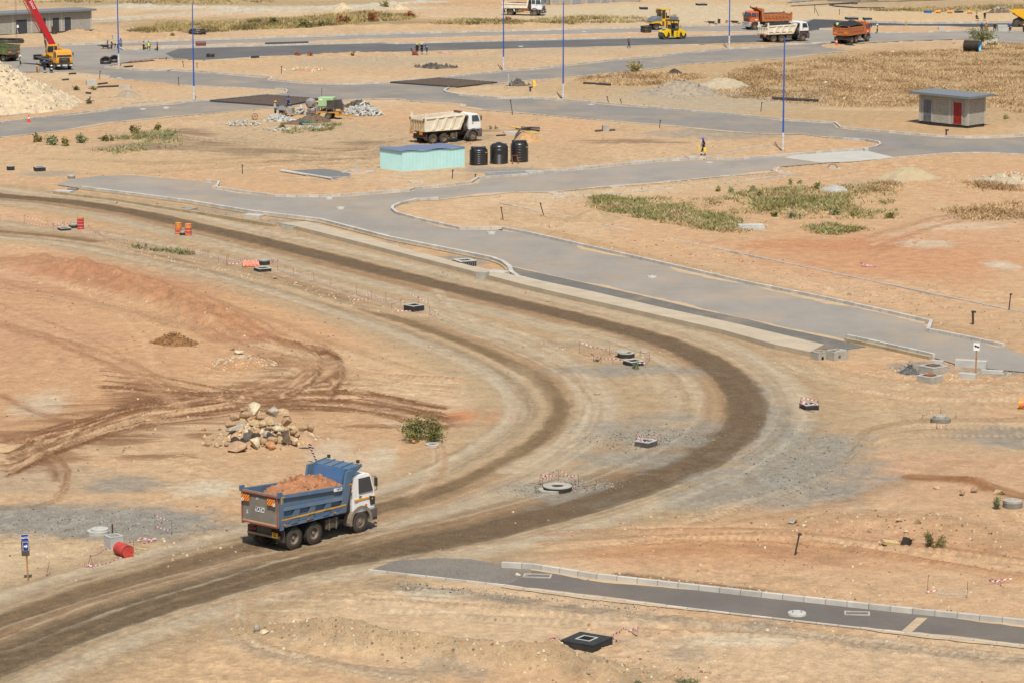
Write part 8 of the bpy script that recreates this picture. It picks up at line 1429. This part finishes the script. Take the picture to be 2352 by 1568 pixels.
grass_field("weed_strip", "tall dry weeds in strips along the far tracks", "grass", [([C1(1100, 270), C1(1400, 200), C1(1700, 200), C1(2352, 190), C1(2352, 250), C1(1800, 280), C1(1260, 298)], .26), ([C2(0, 180), C2(600, 130), C2(1000, 105), C2(1400, 130), C2(1400, 165), C2(1000, 195), C2(560, 240), C2(0, 260)], .4), ([C2(1500, 215), C2(1750, 170), C2(2352, 175), C2(2352, 220), C2(1800, 230)], .1), ([C3(0, 195), C3(560, 150), C3(1250, 140), C3(1270, 195), C3(500, 205)], .1), ([C1(0, 20), C1(800, 0), C1(2352, 0), C1(2352, 25), C1(1500, 45), C1(900, 30)], .06), ([C4(1000, 85), C4(1900, 60), C4(2352, 50), C4(2352, 85), C4(1900, 105), C4(1100, 105)], .08)], 3600, .45, [OLIVE[0], OLIVE[1], DRY[1], DRY[2], OLIVE[2]], 403, 14, .55)
grass_field("sparse_weeds", "sparse low weeds about the middle lot", "grass", [([C5(1180, 400), C5(1500, 310), C5(1560, 440), C5(1000, 510), C5(850, 480)], .3), ([C5(960, 380), C5(1200, 320), C5(1480, 310), C5(1200, 390)], .3), ([Z5(200, 740), Z5(700, 650), Z5(1400, 600), Z5(1300, 720), Z5(600, 780)], .3), ([D1(1140, 300), D1(1650, 350), D1(1640, 370), D1(1150, 310)], .1)], 330, .36, [SAGE[1], OLIVE[1], DRY[1], SAGE[2]], 404, 14, .25)
def thorn_tree():
 p = at(*Z7(1085, 1340)); t = thing("thorn_tree", "wispy thorn tree standing by the black corrugated pipe", "tree", p); r = np.random.RandomState(5); b = MB(); pts = []; H = 3.7; top = np.array([.15, 0, 1.7]); b.cyl((0, 0, -.1), (-.05, 0, .9), .11, .09, 8); b.cyl((-.05, 0, .9), tuple(top), .09, .06, 8)
 for i in range(26):
  a = r.uniform(0, 6.28); rd = 2.2 * math.sqrt(r.uniform(.05, 1)); z = 1.5 + 2.3 * r.uniform(0, 1) * (1 - .5 * rd / 2.4); e = np.array([rd * math.cos(a), rd * .8 * math.sin(a), z]); s0 = top * r.uniform(.55, 1.0); m = (s0 + e) / 2 + np.array([0, 0, .22]); b.tube([s0, m, e], .022, 4)
  for _ in range(46):
   u = r.uniform(.3, 1.1); q = s0 * (1 - u) + e * u + np.array([0, 0, .35 * u * (1 - u)]) + r.normal(size=3) * np.array([.3, .3, .07]); pts.append(q)
  for _ in range(3): u = r.uniform(.5, 1); q = s0 * (1 - u) + e * u; b.tube([q, q + np.array([math.cos(a) * .5, math.sin(a) * .4, r.uniform(-.1, .25)])], .01, 3)
 b.build("trunk", M("bark", (120, 104, 76), .9, var=.2), t); leaf_cloud(pts, .15, [leafm("thorn_dark", (86, 92, 54)), leafm("thorn_mid", (116, 118, 72)), leafm("thorn_light", (140, 138, 84))], "crown", t, 6, 0, 2.6)
thorn_tree(); bush(*Z7(1420, 1220), 34, 9, OLIVE, "low scrub under the thorn tree", 200, .2)
# ---------------------------------------------------------------- barrier tape
tape_barrier("red and white tape run on thin rods from the red drum leftwards", [(*D1(210, 95), 22, 0), (*D1(402, 100), 18, 0), (*D1(455, 155), 17, 0), (*D1(553, 118), 13, 0), (*D1(0, 60), 12, 0)], [[(4, .9), (0, .9), (1, .5), (3, .8)], [(2, .9), (3, .6)], [(2, .6), (3, .9)], [(2, .8), (*D1(660, 140), .6)], [(4, .1), (*D1(180, 95), .2), (*D1(450, 110), .1)]])
tape_barrier("long sagging red and white tape along the stony strip from red drum to orange barrier", [(*D1(758, 140), 8, 0), (*D1(860, 205), 8, 0), (*D1(1063, 265), 10, 0), (*D1(1158, 270), 11, 0), (*D1(1300, 300), 8, 0), (*D1(1465, 340), 12, 0), (*D1(1605, 360), 14, 0), (*D1(1780, 385), 17, 0), (*D1(1870, 445), 18, 0), (*D1(1940, 460), 22, 0), (*D1(1955, 390), 9, 0), (*D1(2120, 410), 11, 0)], [[(*D1(690, 175), .1), (*D1(850, 190), .1), (*D1(950, 240), .1), (2, .9), (3, .2), (4, .6), (5, .2), (6, .9), (7, .9), (8, .7), (9, .9), (10, .6)], [(0, .9), (1, .3), (*D1(1000, 250), .1)], [(3, .1), (*D1(1450, 335), .1), (*D1(1640, 370), .1), (8, .1)], [(9, .6), (11, .9)], [(9, .2), (11, .9)], [(9, .3), (*D1(2180, 470), .5), (*D1(2310, 430), .4)]])
tape_barrier("long red and white tape lying along the strip below the orange barrier", [(*D2(235, 500), 28, 0), (*D2(372, 545), 19, 0), (*D2(545, 575), 17, 0), (*D2(692, 635), 21, 0), (*D2(910, 705), 22, 0), (*D2(1040, 740), 20, 0), (*D2(1162, 770), 23, 0), (*D2(1290, 800), 18, 0), (*D2(1212, 840), 17, 0), (*D2(1440, 780), 16, 0), (*D2(1522, 790), 16, 0), (*D2(1537, 880), 22, 0)], [[(0, .8), (1, .9), (2, .15), (3, .05), (*D2(800, 675), .1), (4, .1), (*D2(980, 735), .1), (5, .95), (*D2(1110, 765), .1), (7, .9), (*D2(1330, 800), .2)], [(0, .2), (1, .15), (*D2(560, 600), .1), (*D2(690, 640), .1), (4, .05), (*D2(1030, 740), .1)], [(*D2(740, 710), .05), (*D2(880, 750), .05), (5, .1)], [(7, .8), (8, .9)], [(9, .95), (10, .3), (11, .8), (*D2(1625, 890), .1)], [(9, .9), (*D2(1370, 790), .8)], [(*D2(1240, 845), .05), (*D2(1400, 850), .1), (11, .1), (*D2(1620, 885), .05)], [(0, .9), (*D2(185, 440), .2)], [(0, .1), (0, .95)]])
tape_barrier("taped triangle on rods around the ring and chamber in the bend", [(*D3(678, 1200), 26, 0), (*D3(938, 1215), 20, 0), (*D3(1000, 1190), 6, 0), (*D3(1200, 1225), 13, 0), (*D3(1278, 1265), 20, 0), (*D3(865, 1285), 20, 0), (*D3(965, 1300), 15, 0), (*D3(800, 1275), 16, 0), (*D3(1245, 1320), 16, 0)], [[(0, .98), (1, .5), (2, .6)], [(3, .9), (4, .6), (4, .98)], [(4, .95), (*D3(1160, 1200), .2)], [(0, .1), (7, .9), (5, .5), (6, .9), (8, .6), (4, .1)], [(7, .95), (*D3(770, 1285), .05)], [(5, .6), (7, .2)], [(4, .9), (*D3(1260, 1290), .1)]])
tape_barrier("red and white tape cage over the cracked square chamber", [(*E7(1370, 915), 25, 2), (*E7(1480, 875), 24, 0), (*E7(1448, 925), 20, 0), (*E7(1590, 885), 18, 0), (*E7(1560, 920), 14, 0)], [[(0, .95), (1, .5), (3, .9)], [(0, .6), (1, .3)], [(2, .5), (3, .98)], [(0, .9), (2, .5), (2, .1)], [(0, .1), (0, .95)], [(0, .5), (3, .3), (4, .2)]])
tape_barrier("tape strung on rods in a peak over the big flat ring", [(*E7(545, 1262), 25, 5), (*E7(580, 1278), 22, 0), (*E7(715, 1225), 27, 0), (*E7(885, 1270), 25, 0), (*E7(858, 1260), 13, 0)], [[(1, .2), (0, .55), (2, .97), (4, .95)], [(0, .92), (2, .4), (3, .98)], [(0, .9), (1, .1)], [(1, .9), (*E7(680, 1240), .2)], [(4, .7), (*E7(800, 1225), .1)], [(3, .9), (3, .1), (*E7(830, 1305), .1)]], sag=.05)
tape_barrier("tape frame on bent rods over the square chamber right of the bend", [(*E8(432, 605), 27, 3), (*E8(440, 590), 18, 0), (*E8(598, 620), 24, -2), (*E8(585, 590), 17, 0)], [[(0, .95), (3, .95), (2, .98)], [(0, .55), (2, .6)], [(0, .9), (1, .2)], [(2, .9), (2, .2)], [(1, .8), (3, .5)], [(0, .3), (3, .3)]], sag=.04)
tape_barrier("tape peak and loose tape around the old stacked ring", [(*E8(1640, 660), 18, 0), (*E8(1605, 770), 20, 0), (*E8(1770, 690), 15, 0), (*E8(1485, 680), 10, 0)], [[(1, .95), (0, .98), (0, .3)], [(0, .9), (1, .6)], [(*E8(1460, 720), .05), (3, .6), (*E8(1560, 660), .2)], [(1, .1), (*E8(1690, 745), .1)], [(1, .9), (1, .1)], [(2, .6), (2, .3)]])
tape_barrier("two rods with thin tape above the gravel beside the tipper's path", [(*F1(1326, 245), 37, 0), (*F1(1470, 290), 37, 0)], [[(0, .92), (1, .9)], [(0, .25), (1, .35)]]); tape_barrier("tape from a leaning tripod of rods to the red lying drum", [(*F1(795, 565), 27, -5), (*F1(755, 560), 26, 6), (*F1(1142, 400), 17, 0)], [[(0, .9), (*F1(890, 480), .35), (2, .95)], [(*F1(735, 575), .1), (*F1(800, 575), .1), (*F1(1040, 500), .1)], [(0, .2), (1, .2)]])
tape_barrier("thin rod with scrap of tape left of the rod tripod", [(*F1(397, 645), 34, 8)], [[(0, .05), (*F1(435, 625), .1)]]); tape_barrier("two thin rods and tape at the square pit, lower right", [(*F5(1430, 855), 40, 2), (*F5(1750, 890), 39, 1)], [[(*F5(1425, 875), .05), (*F5(1425, 855), .1), (*F5(1510, 850), .15)]])
for (px, py), r, lb, sd in ((F1(765, 578), .35, "scrap of red and white tape at the rod tripod", 1), (F1(1255, 362), .45, "scrap of tape on a sand mound behind the red drum", 2), (F4(690, 990), .3, "scrap of tape beside the black slab's left corner", 3), (F4(1350, 910), .3, "knot of tape right of the black slab", 4), (F5(2010, 785), .7, "pink tape strand lying on the right margin", 5), (C3(380, 712), 1.2, "tape tangle near the yellow canister", 7), (C2(1655, 455), 1.3, "pink tape rags on the verge right of the three workers", 8), (C1(945, 658), .5, "scrap of red tape at the north-west road edge", 9), (C8(1950, 418), .6, "scrap of pink tape at the red-doored building's right wall", 10), (D4(1035, 468), .8, "red tape shred on the pale verge", 11), (D2(205, 430), .5, "tape knot behind the round chamber", 12)): tape_heap(px, py, r, lb, 8, sd)
p = at(*F4(1215, 988)); b = MB(); runs = []; ribbon(b, runs, [at(*F4(x, y), .06) - p for x, y in ((1215, 988), (1165, 960), (1190, 935), (1235, 915), (1275, 880), (1290, 872))], .1, 0); o = b.build("barrier_tape", TAPEM); o.location = p; a = o.data.attributes.new("run", 'FLOAT', 'POINT'); a.data.foreach_set("value", runs); tag(o, "curved strand of tape on the sand right of the black slab", "barrier tape"); pipe(*F4(1285, 878), *F4(1388, 945), .02, "rusty rod lying at the end of the tape strand", STEELROD, "rod", "rod"); pipe(*F4(628, 1022), *F4(700, 992), .02, "rusty rod lying left of the black slab", STEELROD, "rod", "rod")
# ---------------------------------------------------------------- pipes, coils, planks, small gear
RE = M("pipe_end_orange", (200, 90, 50), .7)
for c0, c1, r, lb in ((C1(590, 640), C1(650, 636), .16, "short black pipe on the verge by the crane"), (C1(530, 688), C1(590, 686), .15, "black pipe by rubble left of the broken concrete"), (C1(840, 725), C1(918, 715), .15, "black pipe upper of two behind the concrete lumps"), (C1(838, 750), C1(1020, 742), .17, "long black pipe lower of two behind the concrete lumps"), (C1(735, 805), C1(775, 808), .18, "stub of black pipe on the left verge"), (C1(1060, 580), C1(1135, 574), .16, "black pipe at the foot of the leftmost full lamp column"), (C1(800, 580), C1(1000, 552), .1, "thin dark pipe under the black coils"), (C1(1050, 545), C1(1320, 525), .1, "dark pipe running right from the black coils"), (C1(2150, 505), C1(2212, 500), .2, "black pipe at the tar edge, left half"), (C2(15, 505), C2(75, 500), .2, "black pipe lying on the upper verge"), (C3(715, 722), C3(945, 735), .2, "long black pipe below the dry verge bush"), (C4(200, 852), C4(590, 875), .26, "long black pipe at the edge of the dry field"), (C7(600, 306), C7(770, 302), .16, "black pipe passing behind the concrete cube"), (Z6(1620, 605), Z6(1775, 595), .12, "black pipe end at the left of the pole pile"), (Z6(1950, 495), Z6(2340, 535), .16, "thick black pipe on the pole pile"), (Z6(2030, 490), Z6(2095, 490), .2, "stub of black pipe on top of the pole pile"), (C4(1760, 108), C4(1830, 106), .25, "dark pipe with a yellow end on the far grass")): pipe(*c0, *c1, r * .68, lb, hollow=RE if r == .17 else HOLE)
b = MB(); a = at(*Z6(1925, 670)); b.tube([at(*Z6(x, y), z) - a for x, y, z in ((1925, 670, .05), (1960, 610, .25), (2030, 550, .4), (2100, 530, .35), (2200, 518, .3), (2350, 515, .25))], .1, 8); o = b.build("hose", BLACKP); o.location = a; tag(o, "bent black hose running from the pole pile to the tanks", "hose")
YP = stripes("pole_bands", (236, 196, 60), (206, 62, 54), .35, (1, 0, 0), .9); pipe(*Z6(1850, 492), *Z6(2070, 528), .06, "yellow pole upper on the pole pile", YP, "pole", "pole", lift0=.2, lift1=.2); pipe(*Z6(2090, 545), *Z6(2310, 570), .06, "yellow pole with red end lower on the pole pile", YP, "pole", "pole")
for i, (dy, lb) in enumerate(((0, "top pipe of the long black bundle on the median"), (3, "middle pipe of the long black bundle on the median"), (6, "bottom pipe of the long black bundle on the median"))): pipe(*C2(130, 388 + dy - 4), *C2(498, 376 + dy - 4), .15, lb, lift0=.14, lift1=.14, group="black pipe bundle")
def coil(px, py, r, n, label, tr=.08, tilt=0.0, rz=0.0, name="pipe_coil"):
 p = at(px, py); p.z = max(p.z, .03); b = MB()
 for k in range(n): rr = r * (1 - .04 * (k % 2)); b.tube([(rr * math.cos(t), rr * math.sin(t), tr + k * tr * 1.8 + .03 * math.sin(3 * t + k)) for t in np.linspace(0, 2 * math.pi, 25)], tr, 6)
 o = b.build(name, BLACKP, smooth=True); o.location = p; o.rotation_euler = (tilt, 0, rz); return tag(o, label, "pipe coil")
coil(*Z2(235, 1120), .75, 5, "thick black pipe coil lying left of the double-drum roller", .12); coil(*C1(1688, 300), 1.2, 3, "big black pipe ring on the far bank", .12, R(8)); coil(*C1(905, 548), .65, 4, "left of two leaning black coils by the lamp column", .1, R(30)); coil(*C1(980, 535), .6, 4, "right of two leaning black coils by the lamp column", .1, R(34)); coil(*C1(1800, 492), .5, 3, "small black coil at the tar edge", .08); coil(*Z1(180, 330), 2.4, 2, "black pipe loop on the bank above the green tipper", .12)
a = at(*C4(1160, 70)); b = MB(); b.tube([at(*C4(x, y), .1) - a for x, y in ((1160, 70), (900, 68), (740, 60), (690, 48), (740, 40), (860, 36), (930, 38))], .12, 6); o = b.build("hose", BLACKP); o.location = a; tag(o, "long black hose looped on the far right earth", "hose"); a = at(*C4(360, 58)); b = MB(); b.tube([at(*C4(x, y), .08) - a for x, y in ((360, 58), (560, 44), (900, 25), (1300, 18), (1700, 5))], .07, 5); o = b.build("hose", BLACKP); o.location = a; tag(o, "thin black hose along the top right track", "hose")
p, q_ = at(*Z7(570, 1385)), at(*Z7(1035, 1400)); d = q_ - p; L = d.length; n = 44; prof = []
for i in range(n + 1): x = L * i / n; prof.append((.8 if i % 2 else .73, x))
t = thing("culvert_pipe", "large black corrugated culvert pipe lying in dry grass", "culvert pipe", (p.x, p.y, .78), math.atan2(d.y, d.x)); b = MB(); b.lathe(prof, 28, axis='x', cap=False); b.build("pipe_wall", BLACKP, t, smooth=False); b = MB(); b.lathe([(.7, L - .4), (.72, L + .02), (.8, L + .02)], 28, axis='x', cap=False); b.build("blue_lining", M("lining_blue", (110, 196, 232), .5, k=1.2), t)
p = at(*F5(1245, 455)); b = MB(); prof = [(.25 if i % 2 else .22, .035 * i) for i in range(24)]; b.lathe(prof, 22, cap=False); o = b.build("buried_pipe", BLACKP); o.location = p + Vector((-.1, 0, -.42)); o.rotation_euler = (R(-25), R(26), 0); tag(o, "ribbed black pipe sticking out of the weedy pit", "pipe"); b = MB(); b.obox((0, 0, .1), (.8, .35, .16), (.2, .2, .3)); o = b.build("yellow_foam", M("foam_yellow", (226, 194, 136), .8, bump=.5)); o.location = at(*F5(1135, 450)); tag(o, "lump of yellow foam at the left of the weedy pit", "foam lump")
for c0, c1, w, lb in ((E7(930, 1275), E7(1045, 1255), .1, "orange-brown plank on gravel right of the flat ring"), (F1(1165, 412), F1(1258, 428), .12, "pale timber beam beside the red lying drum"), (E7(1010, 490), E7(1075, 488), .07, "short plank lying inside the bend"), (Y2(1050, 500), Y2(1740, 420), .16, "long plank propped beside the kerb crew"), (Y2(930, 620), Y2(1760, 640), .1, "plank on the ground in front of the kerb crew"), (C3(1465, 785), C3(1620, 790), .2, "pale board on the grey earth heap"), (C3(1570, 805), C3(1690, 832), .1, "second board below the pale one on the grey heap"), (C4(1100, 245), C4(1270, 250), .2, "rusty formwork beam on the right median"), (C4(1560, 238), C4(1730, 238), .2, "rusty formwork beam right of the tripod"), (E8(480, 620), E8(560, 636), .05, "stick lying below the tape-framed chamber")):
 a, c = at(*c0), at(*c1); d = c - a; b = MB(); b.box(0, d.length, -w / 2, w / 2, .02, .02 + w * .6); o = b.build("plank", TIMB if "pale" in lb or "long" in lb else WOOD); o.location = a; o.rotation_euler = (0, 0, math.atan2(d.y, d.x)); tag(o, lb, "plank")
def tripod(px, py, h, label, m, head):
 t = thing("tripod", label, "tripod", at(px, py)); b = MB()
 for k in range(3): a = k * 2.094 + .5; b.cyl((.55 * math.cos(a), .55 * math.sin(a), 0), (.04 * math.cos(a), .04 * math.sin(a), h), .035, .03, 6)
 b.build("legs", m, t)
 if head: q = MB(); q.box(-.12, .12, -.12, .12, h, h + .3); q.build("instrument", YEL, t)
tripod(*C4(1342, 270), 1.5, "surveyor's tripod with yellow instrument on the right median", TIMB, True); tripod(*C3(72, 760), 1.7, "pale folding trestle on the verge below the road", CONL, False)
def barrow(px, py, label):
 t = thing("wheelbarrow", label, "wheelbarrow", at(px, py)); b = MB(); b.hexa([(-.35, -.2, .35), (.35, -.2, .35), (.35, .2, .35), (-.35, .2, .35), (-.65, -.38, .7), (.6, -.38, .62), (.6, .38, .62), (-.65, .38, .7)]); b.build("tray", BLACKM, t); b = MB()
 for y in (-.25, .25): b.tube([(.7, y * .3, .2), (.2, y, .35), (-1.1, y * 1.2, .62)], .03, 5); b.tube([(-.3, y, .35), (-.35, y, 0)], .03, 5)
 b.build("handles", BLACKM, t); b = MB(); b.lathe([(.1, -.05), (.2, -.05), (.2, .05), (.1, .05)], 12, axis='y', c=(.7, 0, .2), cap=False); b.build("wheel", RUBBER, t)
barrow(*C3(1808, 220), "left of two wheelbarrows on the verge by the facing orange tipper"); barrow(*C3(2008, 216), "right of two wheelbarrows beside the facing orange tipper"); barrow(*Y2(170, 520), "wheelbarrow at the left of the kerb crew")
drum(*C3(1873, 204), "black drum between the wheelbarrows", [BLACKP], .22, .7); drum(*C3(1938, 200), "small brown bucket right of the black drum", [WOOD], .16, .45); drum(*C1(465, 294), "black water drum in front of the long building", [BLACKP], .42, 1.15); drum(*C4(1530, 112), "low blue tub on the far grass", [M("tub_blue", (52, 112, 170), .5, k=1.2)], .65, .35)
for (px, py), lb in ((C4(1598, 115), "leftmost yellow drum lying on the far grass"), (C4(1698, 112), "yellow and white drum lying on the far grass"), (C4(1868, 115), "rightmost yellow drum lying on the far grass")): drum(px, py, lb, [DO], .25, .8, lying=R(80))
p = at(*C1(1718, 405)); t = thing("site_generator", "small red generator on the left median", "generator", p); b = MB(); b.box(-.6, .6, -.35, .35, .1, .7); b.build("engine", M("gen_red", (150, 70, 60), .6), t); b = MB(); b.tube([(-.65, -.4, 0), (-.65, -.4, .85), (.65, -.4, .85), (.65, -.4, 0)], .04, 6); b.tube([(-.65, .4, 0), (-.65, .4, .85), (.65, .4, .85), (.65, .4, 0)], .04, 6); b.build("frame", BLACKM, t)
for (px, py), sx, sy, h, rz, lb in ((C1(990, 335), 1.5, 1.2, .95, .3, "upper concrete box stacked behind the kerb crew"), (C1(780, 728), 1.9, 1.2, 1.0, .3, "white concrete cube among the broken pipes"), (C1(1072, 760), 2.6, .6, .7, -.4, "white kerb block lying beside the grey spoil heap"), (C4(1645, 265), 1.6, .9, 1.0, .1, "stack of grey blocks left on the right median"), (Z7(1700, 790), 2.4, 1.2, 1.6, .05, "taller stack of grey blocks by the standing crew"), (Z7(1350, 1100), 3.2, 1.4, 1.1, .0, "pale concrete block behind the thorn tree"), (C8(1000, 655), .7, .5, .55, .4, "two grey blocks at the tip of the island kerb"), (C8(420, 685), .8, .4, .4, .4, "grey blocks on the kerb at the new slab's left"), (E8(1900, 250), 3.2, .7, .75, -.35, "broken kerb piece over a dark gap by the arrow sign"), (E8(1870, 345), 1.8, .6, .5, -.5, "white broken kerb lump in front of the arrow sign"), (E8(2080, 305), 2.2, .5, .35, -.35, "broken kerb end right of the arrow sign"), (E8(1610, 215), 1.3, .5, .3, -.5, "broken kerb lump behind the larger lidded chamber")): slab(px, py, sx, sy, h, rz, lb, CONL, "concrete_block", "concrete block")
def rebar_pit(pts, label):
 W = Gs(pts); c = sum(W, Vector()) / len(W); t = thing("steel_mesh", label, "reinforcing mesh", c); b = MB(); b.add([p - c + Vector((0, 0, .05)) for p in W], [tuple(range(len(W)))]); b.build("blinding_layer", M("pit_base", (168, 158, 144), .95, var=.2, scale=.5), t); b = MB(); e1 = (W[1] - W[0]); e2 = (W[3] - W[0])
 for u in np.linspace(0, 1, 34): p = W[0].lerp(W[1], u) - c; q = W[3].lerp(W[2], u) - c; b.cyl(p + Vector((0, 0, .14)), q + Vector((0, 0, .14)), .026, .026, 4)
 for u in np.linspace(0, 1, 15): p = W[0].lerp(W[3], u) - c; q = W[1].lerp(W[2], u) - c; b.cyl(p + Vector((0, 0, .2)), q + Vector((0, 0, .2)), .026, .026, 4)
 b.build("bars", M("rebar_brown", (138, 120, 106), .8, var=.2), t); b = MB()
 for p, q in zip(W, W[1:] + W[:1]): b.tube([p - c + Vector((0, 0, .12)), q - c + Vector((0, 0, .12))], .09, 4)
 b.build("shutter", M("shutter_dark", (82, 78, 72), .8), t)
rebar_pit([(483, 234.5), (617, 221.5), (735, 229.8), (655, 246.5)], "left dark steel mesh laid out across the road"); rebar_pit([(896, 191.5), (1001, 181.5), (1141, 192), (1050, 202.5)], "right dark steel mesh laid out across the road")
# ---------------------------------------------------------------- loose stones and clods, too many to count
def scatter(name, label, zones, mats, seed, smin, smax):
 r = np.random.RandomState(seed); b = MB()
 for (x0, y0, x1, y1, wd), n in zones:
  for _ in range(n):
   u = r.uniform(); px, py = x0 + (x1 - x0) * u, y0 + (y1 - y0) * u; p = G(px, py); s, sd = PPM(py); p.x += r.normal() * wd * .5; p.y += r.normal() * wd * .5; z = ground_z(p.x, p.y); k = smin + (smax - smin) * r.uniform() ** 3; g = r.uniform(0, 6.28)
   P = [(p.x + k * math.cos(g + a) * r.uniform(.7, 1.2), p.y + k * math.sin(g + a) * r.uniform(.7, 1.2), z - .02) for a in (0, 1.57, 3.14, 4.71)] + [(p.x + k * .55 * math.cos(g + a), p.y + k * .55 * math.sin(g + a), z + k * r.uniform(.5, .9)) for a in (.2, 1.8, 3.3, 4.9)]
   b.hexa(P, r.randint(len(mats)))
 return stuff(b.build(name, mats), label, "stones")
CL_ = [M("clod_dark", (150, 122, 94), .95), M("clod_tan", (184, 150, 110), .95)]
scatter("clods", "small dark clods and chips scattered over lots, verges and tracks", [((200, 340, 900, 360, 30), 420), ((620, 330, 1000, 350, 14), 200), ((1150, 250, 1750, 330, 24), 260), ((700, 140, 1250, 120, 16), 260), ((1240, 500, 2300, 740, 6), 420), ((1200, 460, 1900, 420, 12), 300), ((100, 680, 800, 860, 16), 500), ((100, 1000, 500, 930, 8), 420), ((600, 880, 800, 800, 6), 200), ((620, 1455, 1600, 1545, 2.4), 420), ((1500, 1230, 2352, 1280, 6), 240), ((1820, 1195, 2352, 1225, 5), 240), ((1400, 1325, 2300, 1425, 1), 200), ((1850, 480, 2352, 560, 20), 200), ((120, 180, 300, 220, 14), 140), ((1900, 120, 2352, 110, 10), 120), ((1300, 230, 1700, 215, 8), 200)], CL_, 503, .02, .11)
SM = [ROCKC[0], ROCKC[3], ROCKC[1], ROCKC[3], ROCKC[0], ROCKC[3], ROCKC[1], ROCKC[4], ROCKC[2]]
scatter("loose_stones", "loose pale stones strewn over berms, verges and waste ground", [((560, 1450, 1300, 1535, 2.2), 620), ((1300, 1530, 1600, 1560, 2), 260), ((1230, 535, 2300, 790, 1.6), 700), ((1500, 560, 2320, 740, 2.5), 250), ((1210, 470, 1420, 440, 3), 260), ((1420, 432, 1830, 400, 2.5), 420), ((1820, 1200, 2352, 1230, 4), 420), ((1760, 1290, 2352, 1420, 5), 300), ((1400, 1320, 1750, 1360, .6), 160), ((900, 1340, 2300, 1500, 1.2), 320), ((240, 560, 960, 725, 1.6), 620), ((1240, 790, 1500, 830, 2.5), 200), ((60, 640, 560, 780, 5), 320), ((200, 800, 900, 1100, 9), 260), ((0, 1290, 500, 1240, 4), 220), ((2060, 850, 2340, 870, 3), 260), ((1850, 830, 2050, 880, 3), 120), ((220, 20, 900, 6, 2), 260), ((240, 54, 900, 24, 2), 200), ((500, 80, 1300, 60, 4), 160), ((600, 170, 1100, 150, 6), 220), ((1150, 190, 1400, 200, 4), 160), ((1500, 270, 1750, 310, 3), 160), ((2150, 440, 2352, 400, 5), 240), ((900, 1480, 2352, 1560, 9), 300), ((1200, 1250, 2352, 1200, 8), 140), ((150, 90, 500, 82, 4), 120), ((120, 190, 260, 230, 5), 160)], SM, 501, .02, .1)
scatter("gravel_scatter", "grey crushed stone lying in patches round chambers and tracks", [((1390, 1015, 1580, 1000, 3), 700), ((1200, 1128, 1390, 1112, 1.4), 600), ((1800, 1130, 1880, 1000, 3.5), 600), ((60, 1200, 420, 1215, 4), 700), ((2080, 850, 2150, 840, 1.5), 200), ((1010, 640, 1100, 590, 1.5), 160), ((900, 1345, 1500, 1400, .8), 300), ((430, 480, 640, 512, .8), 220)], [M("chip_grey", (150, 148, 140), .9), M("chip_dark", (96, 94, 90), .9), CONB], 502, .03, .07)
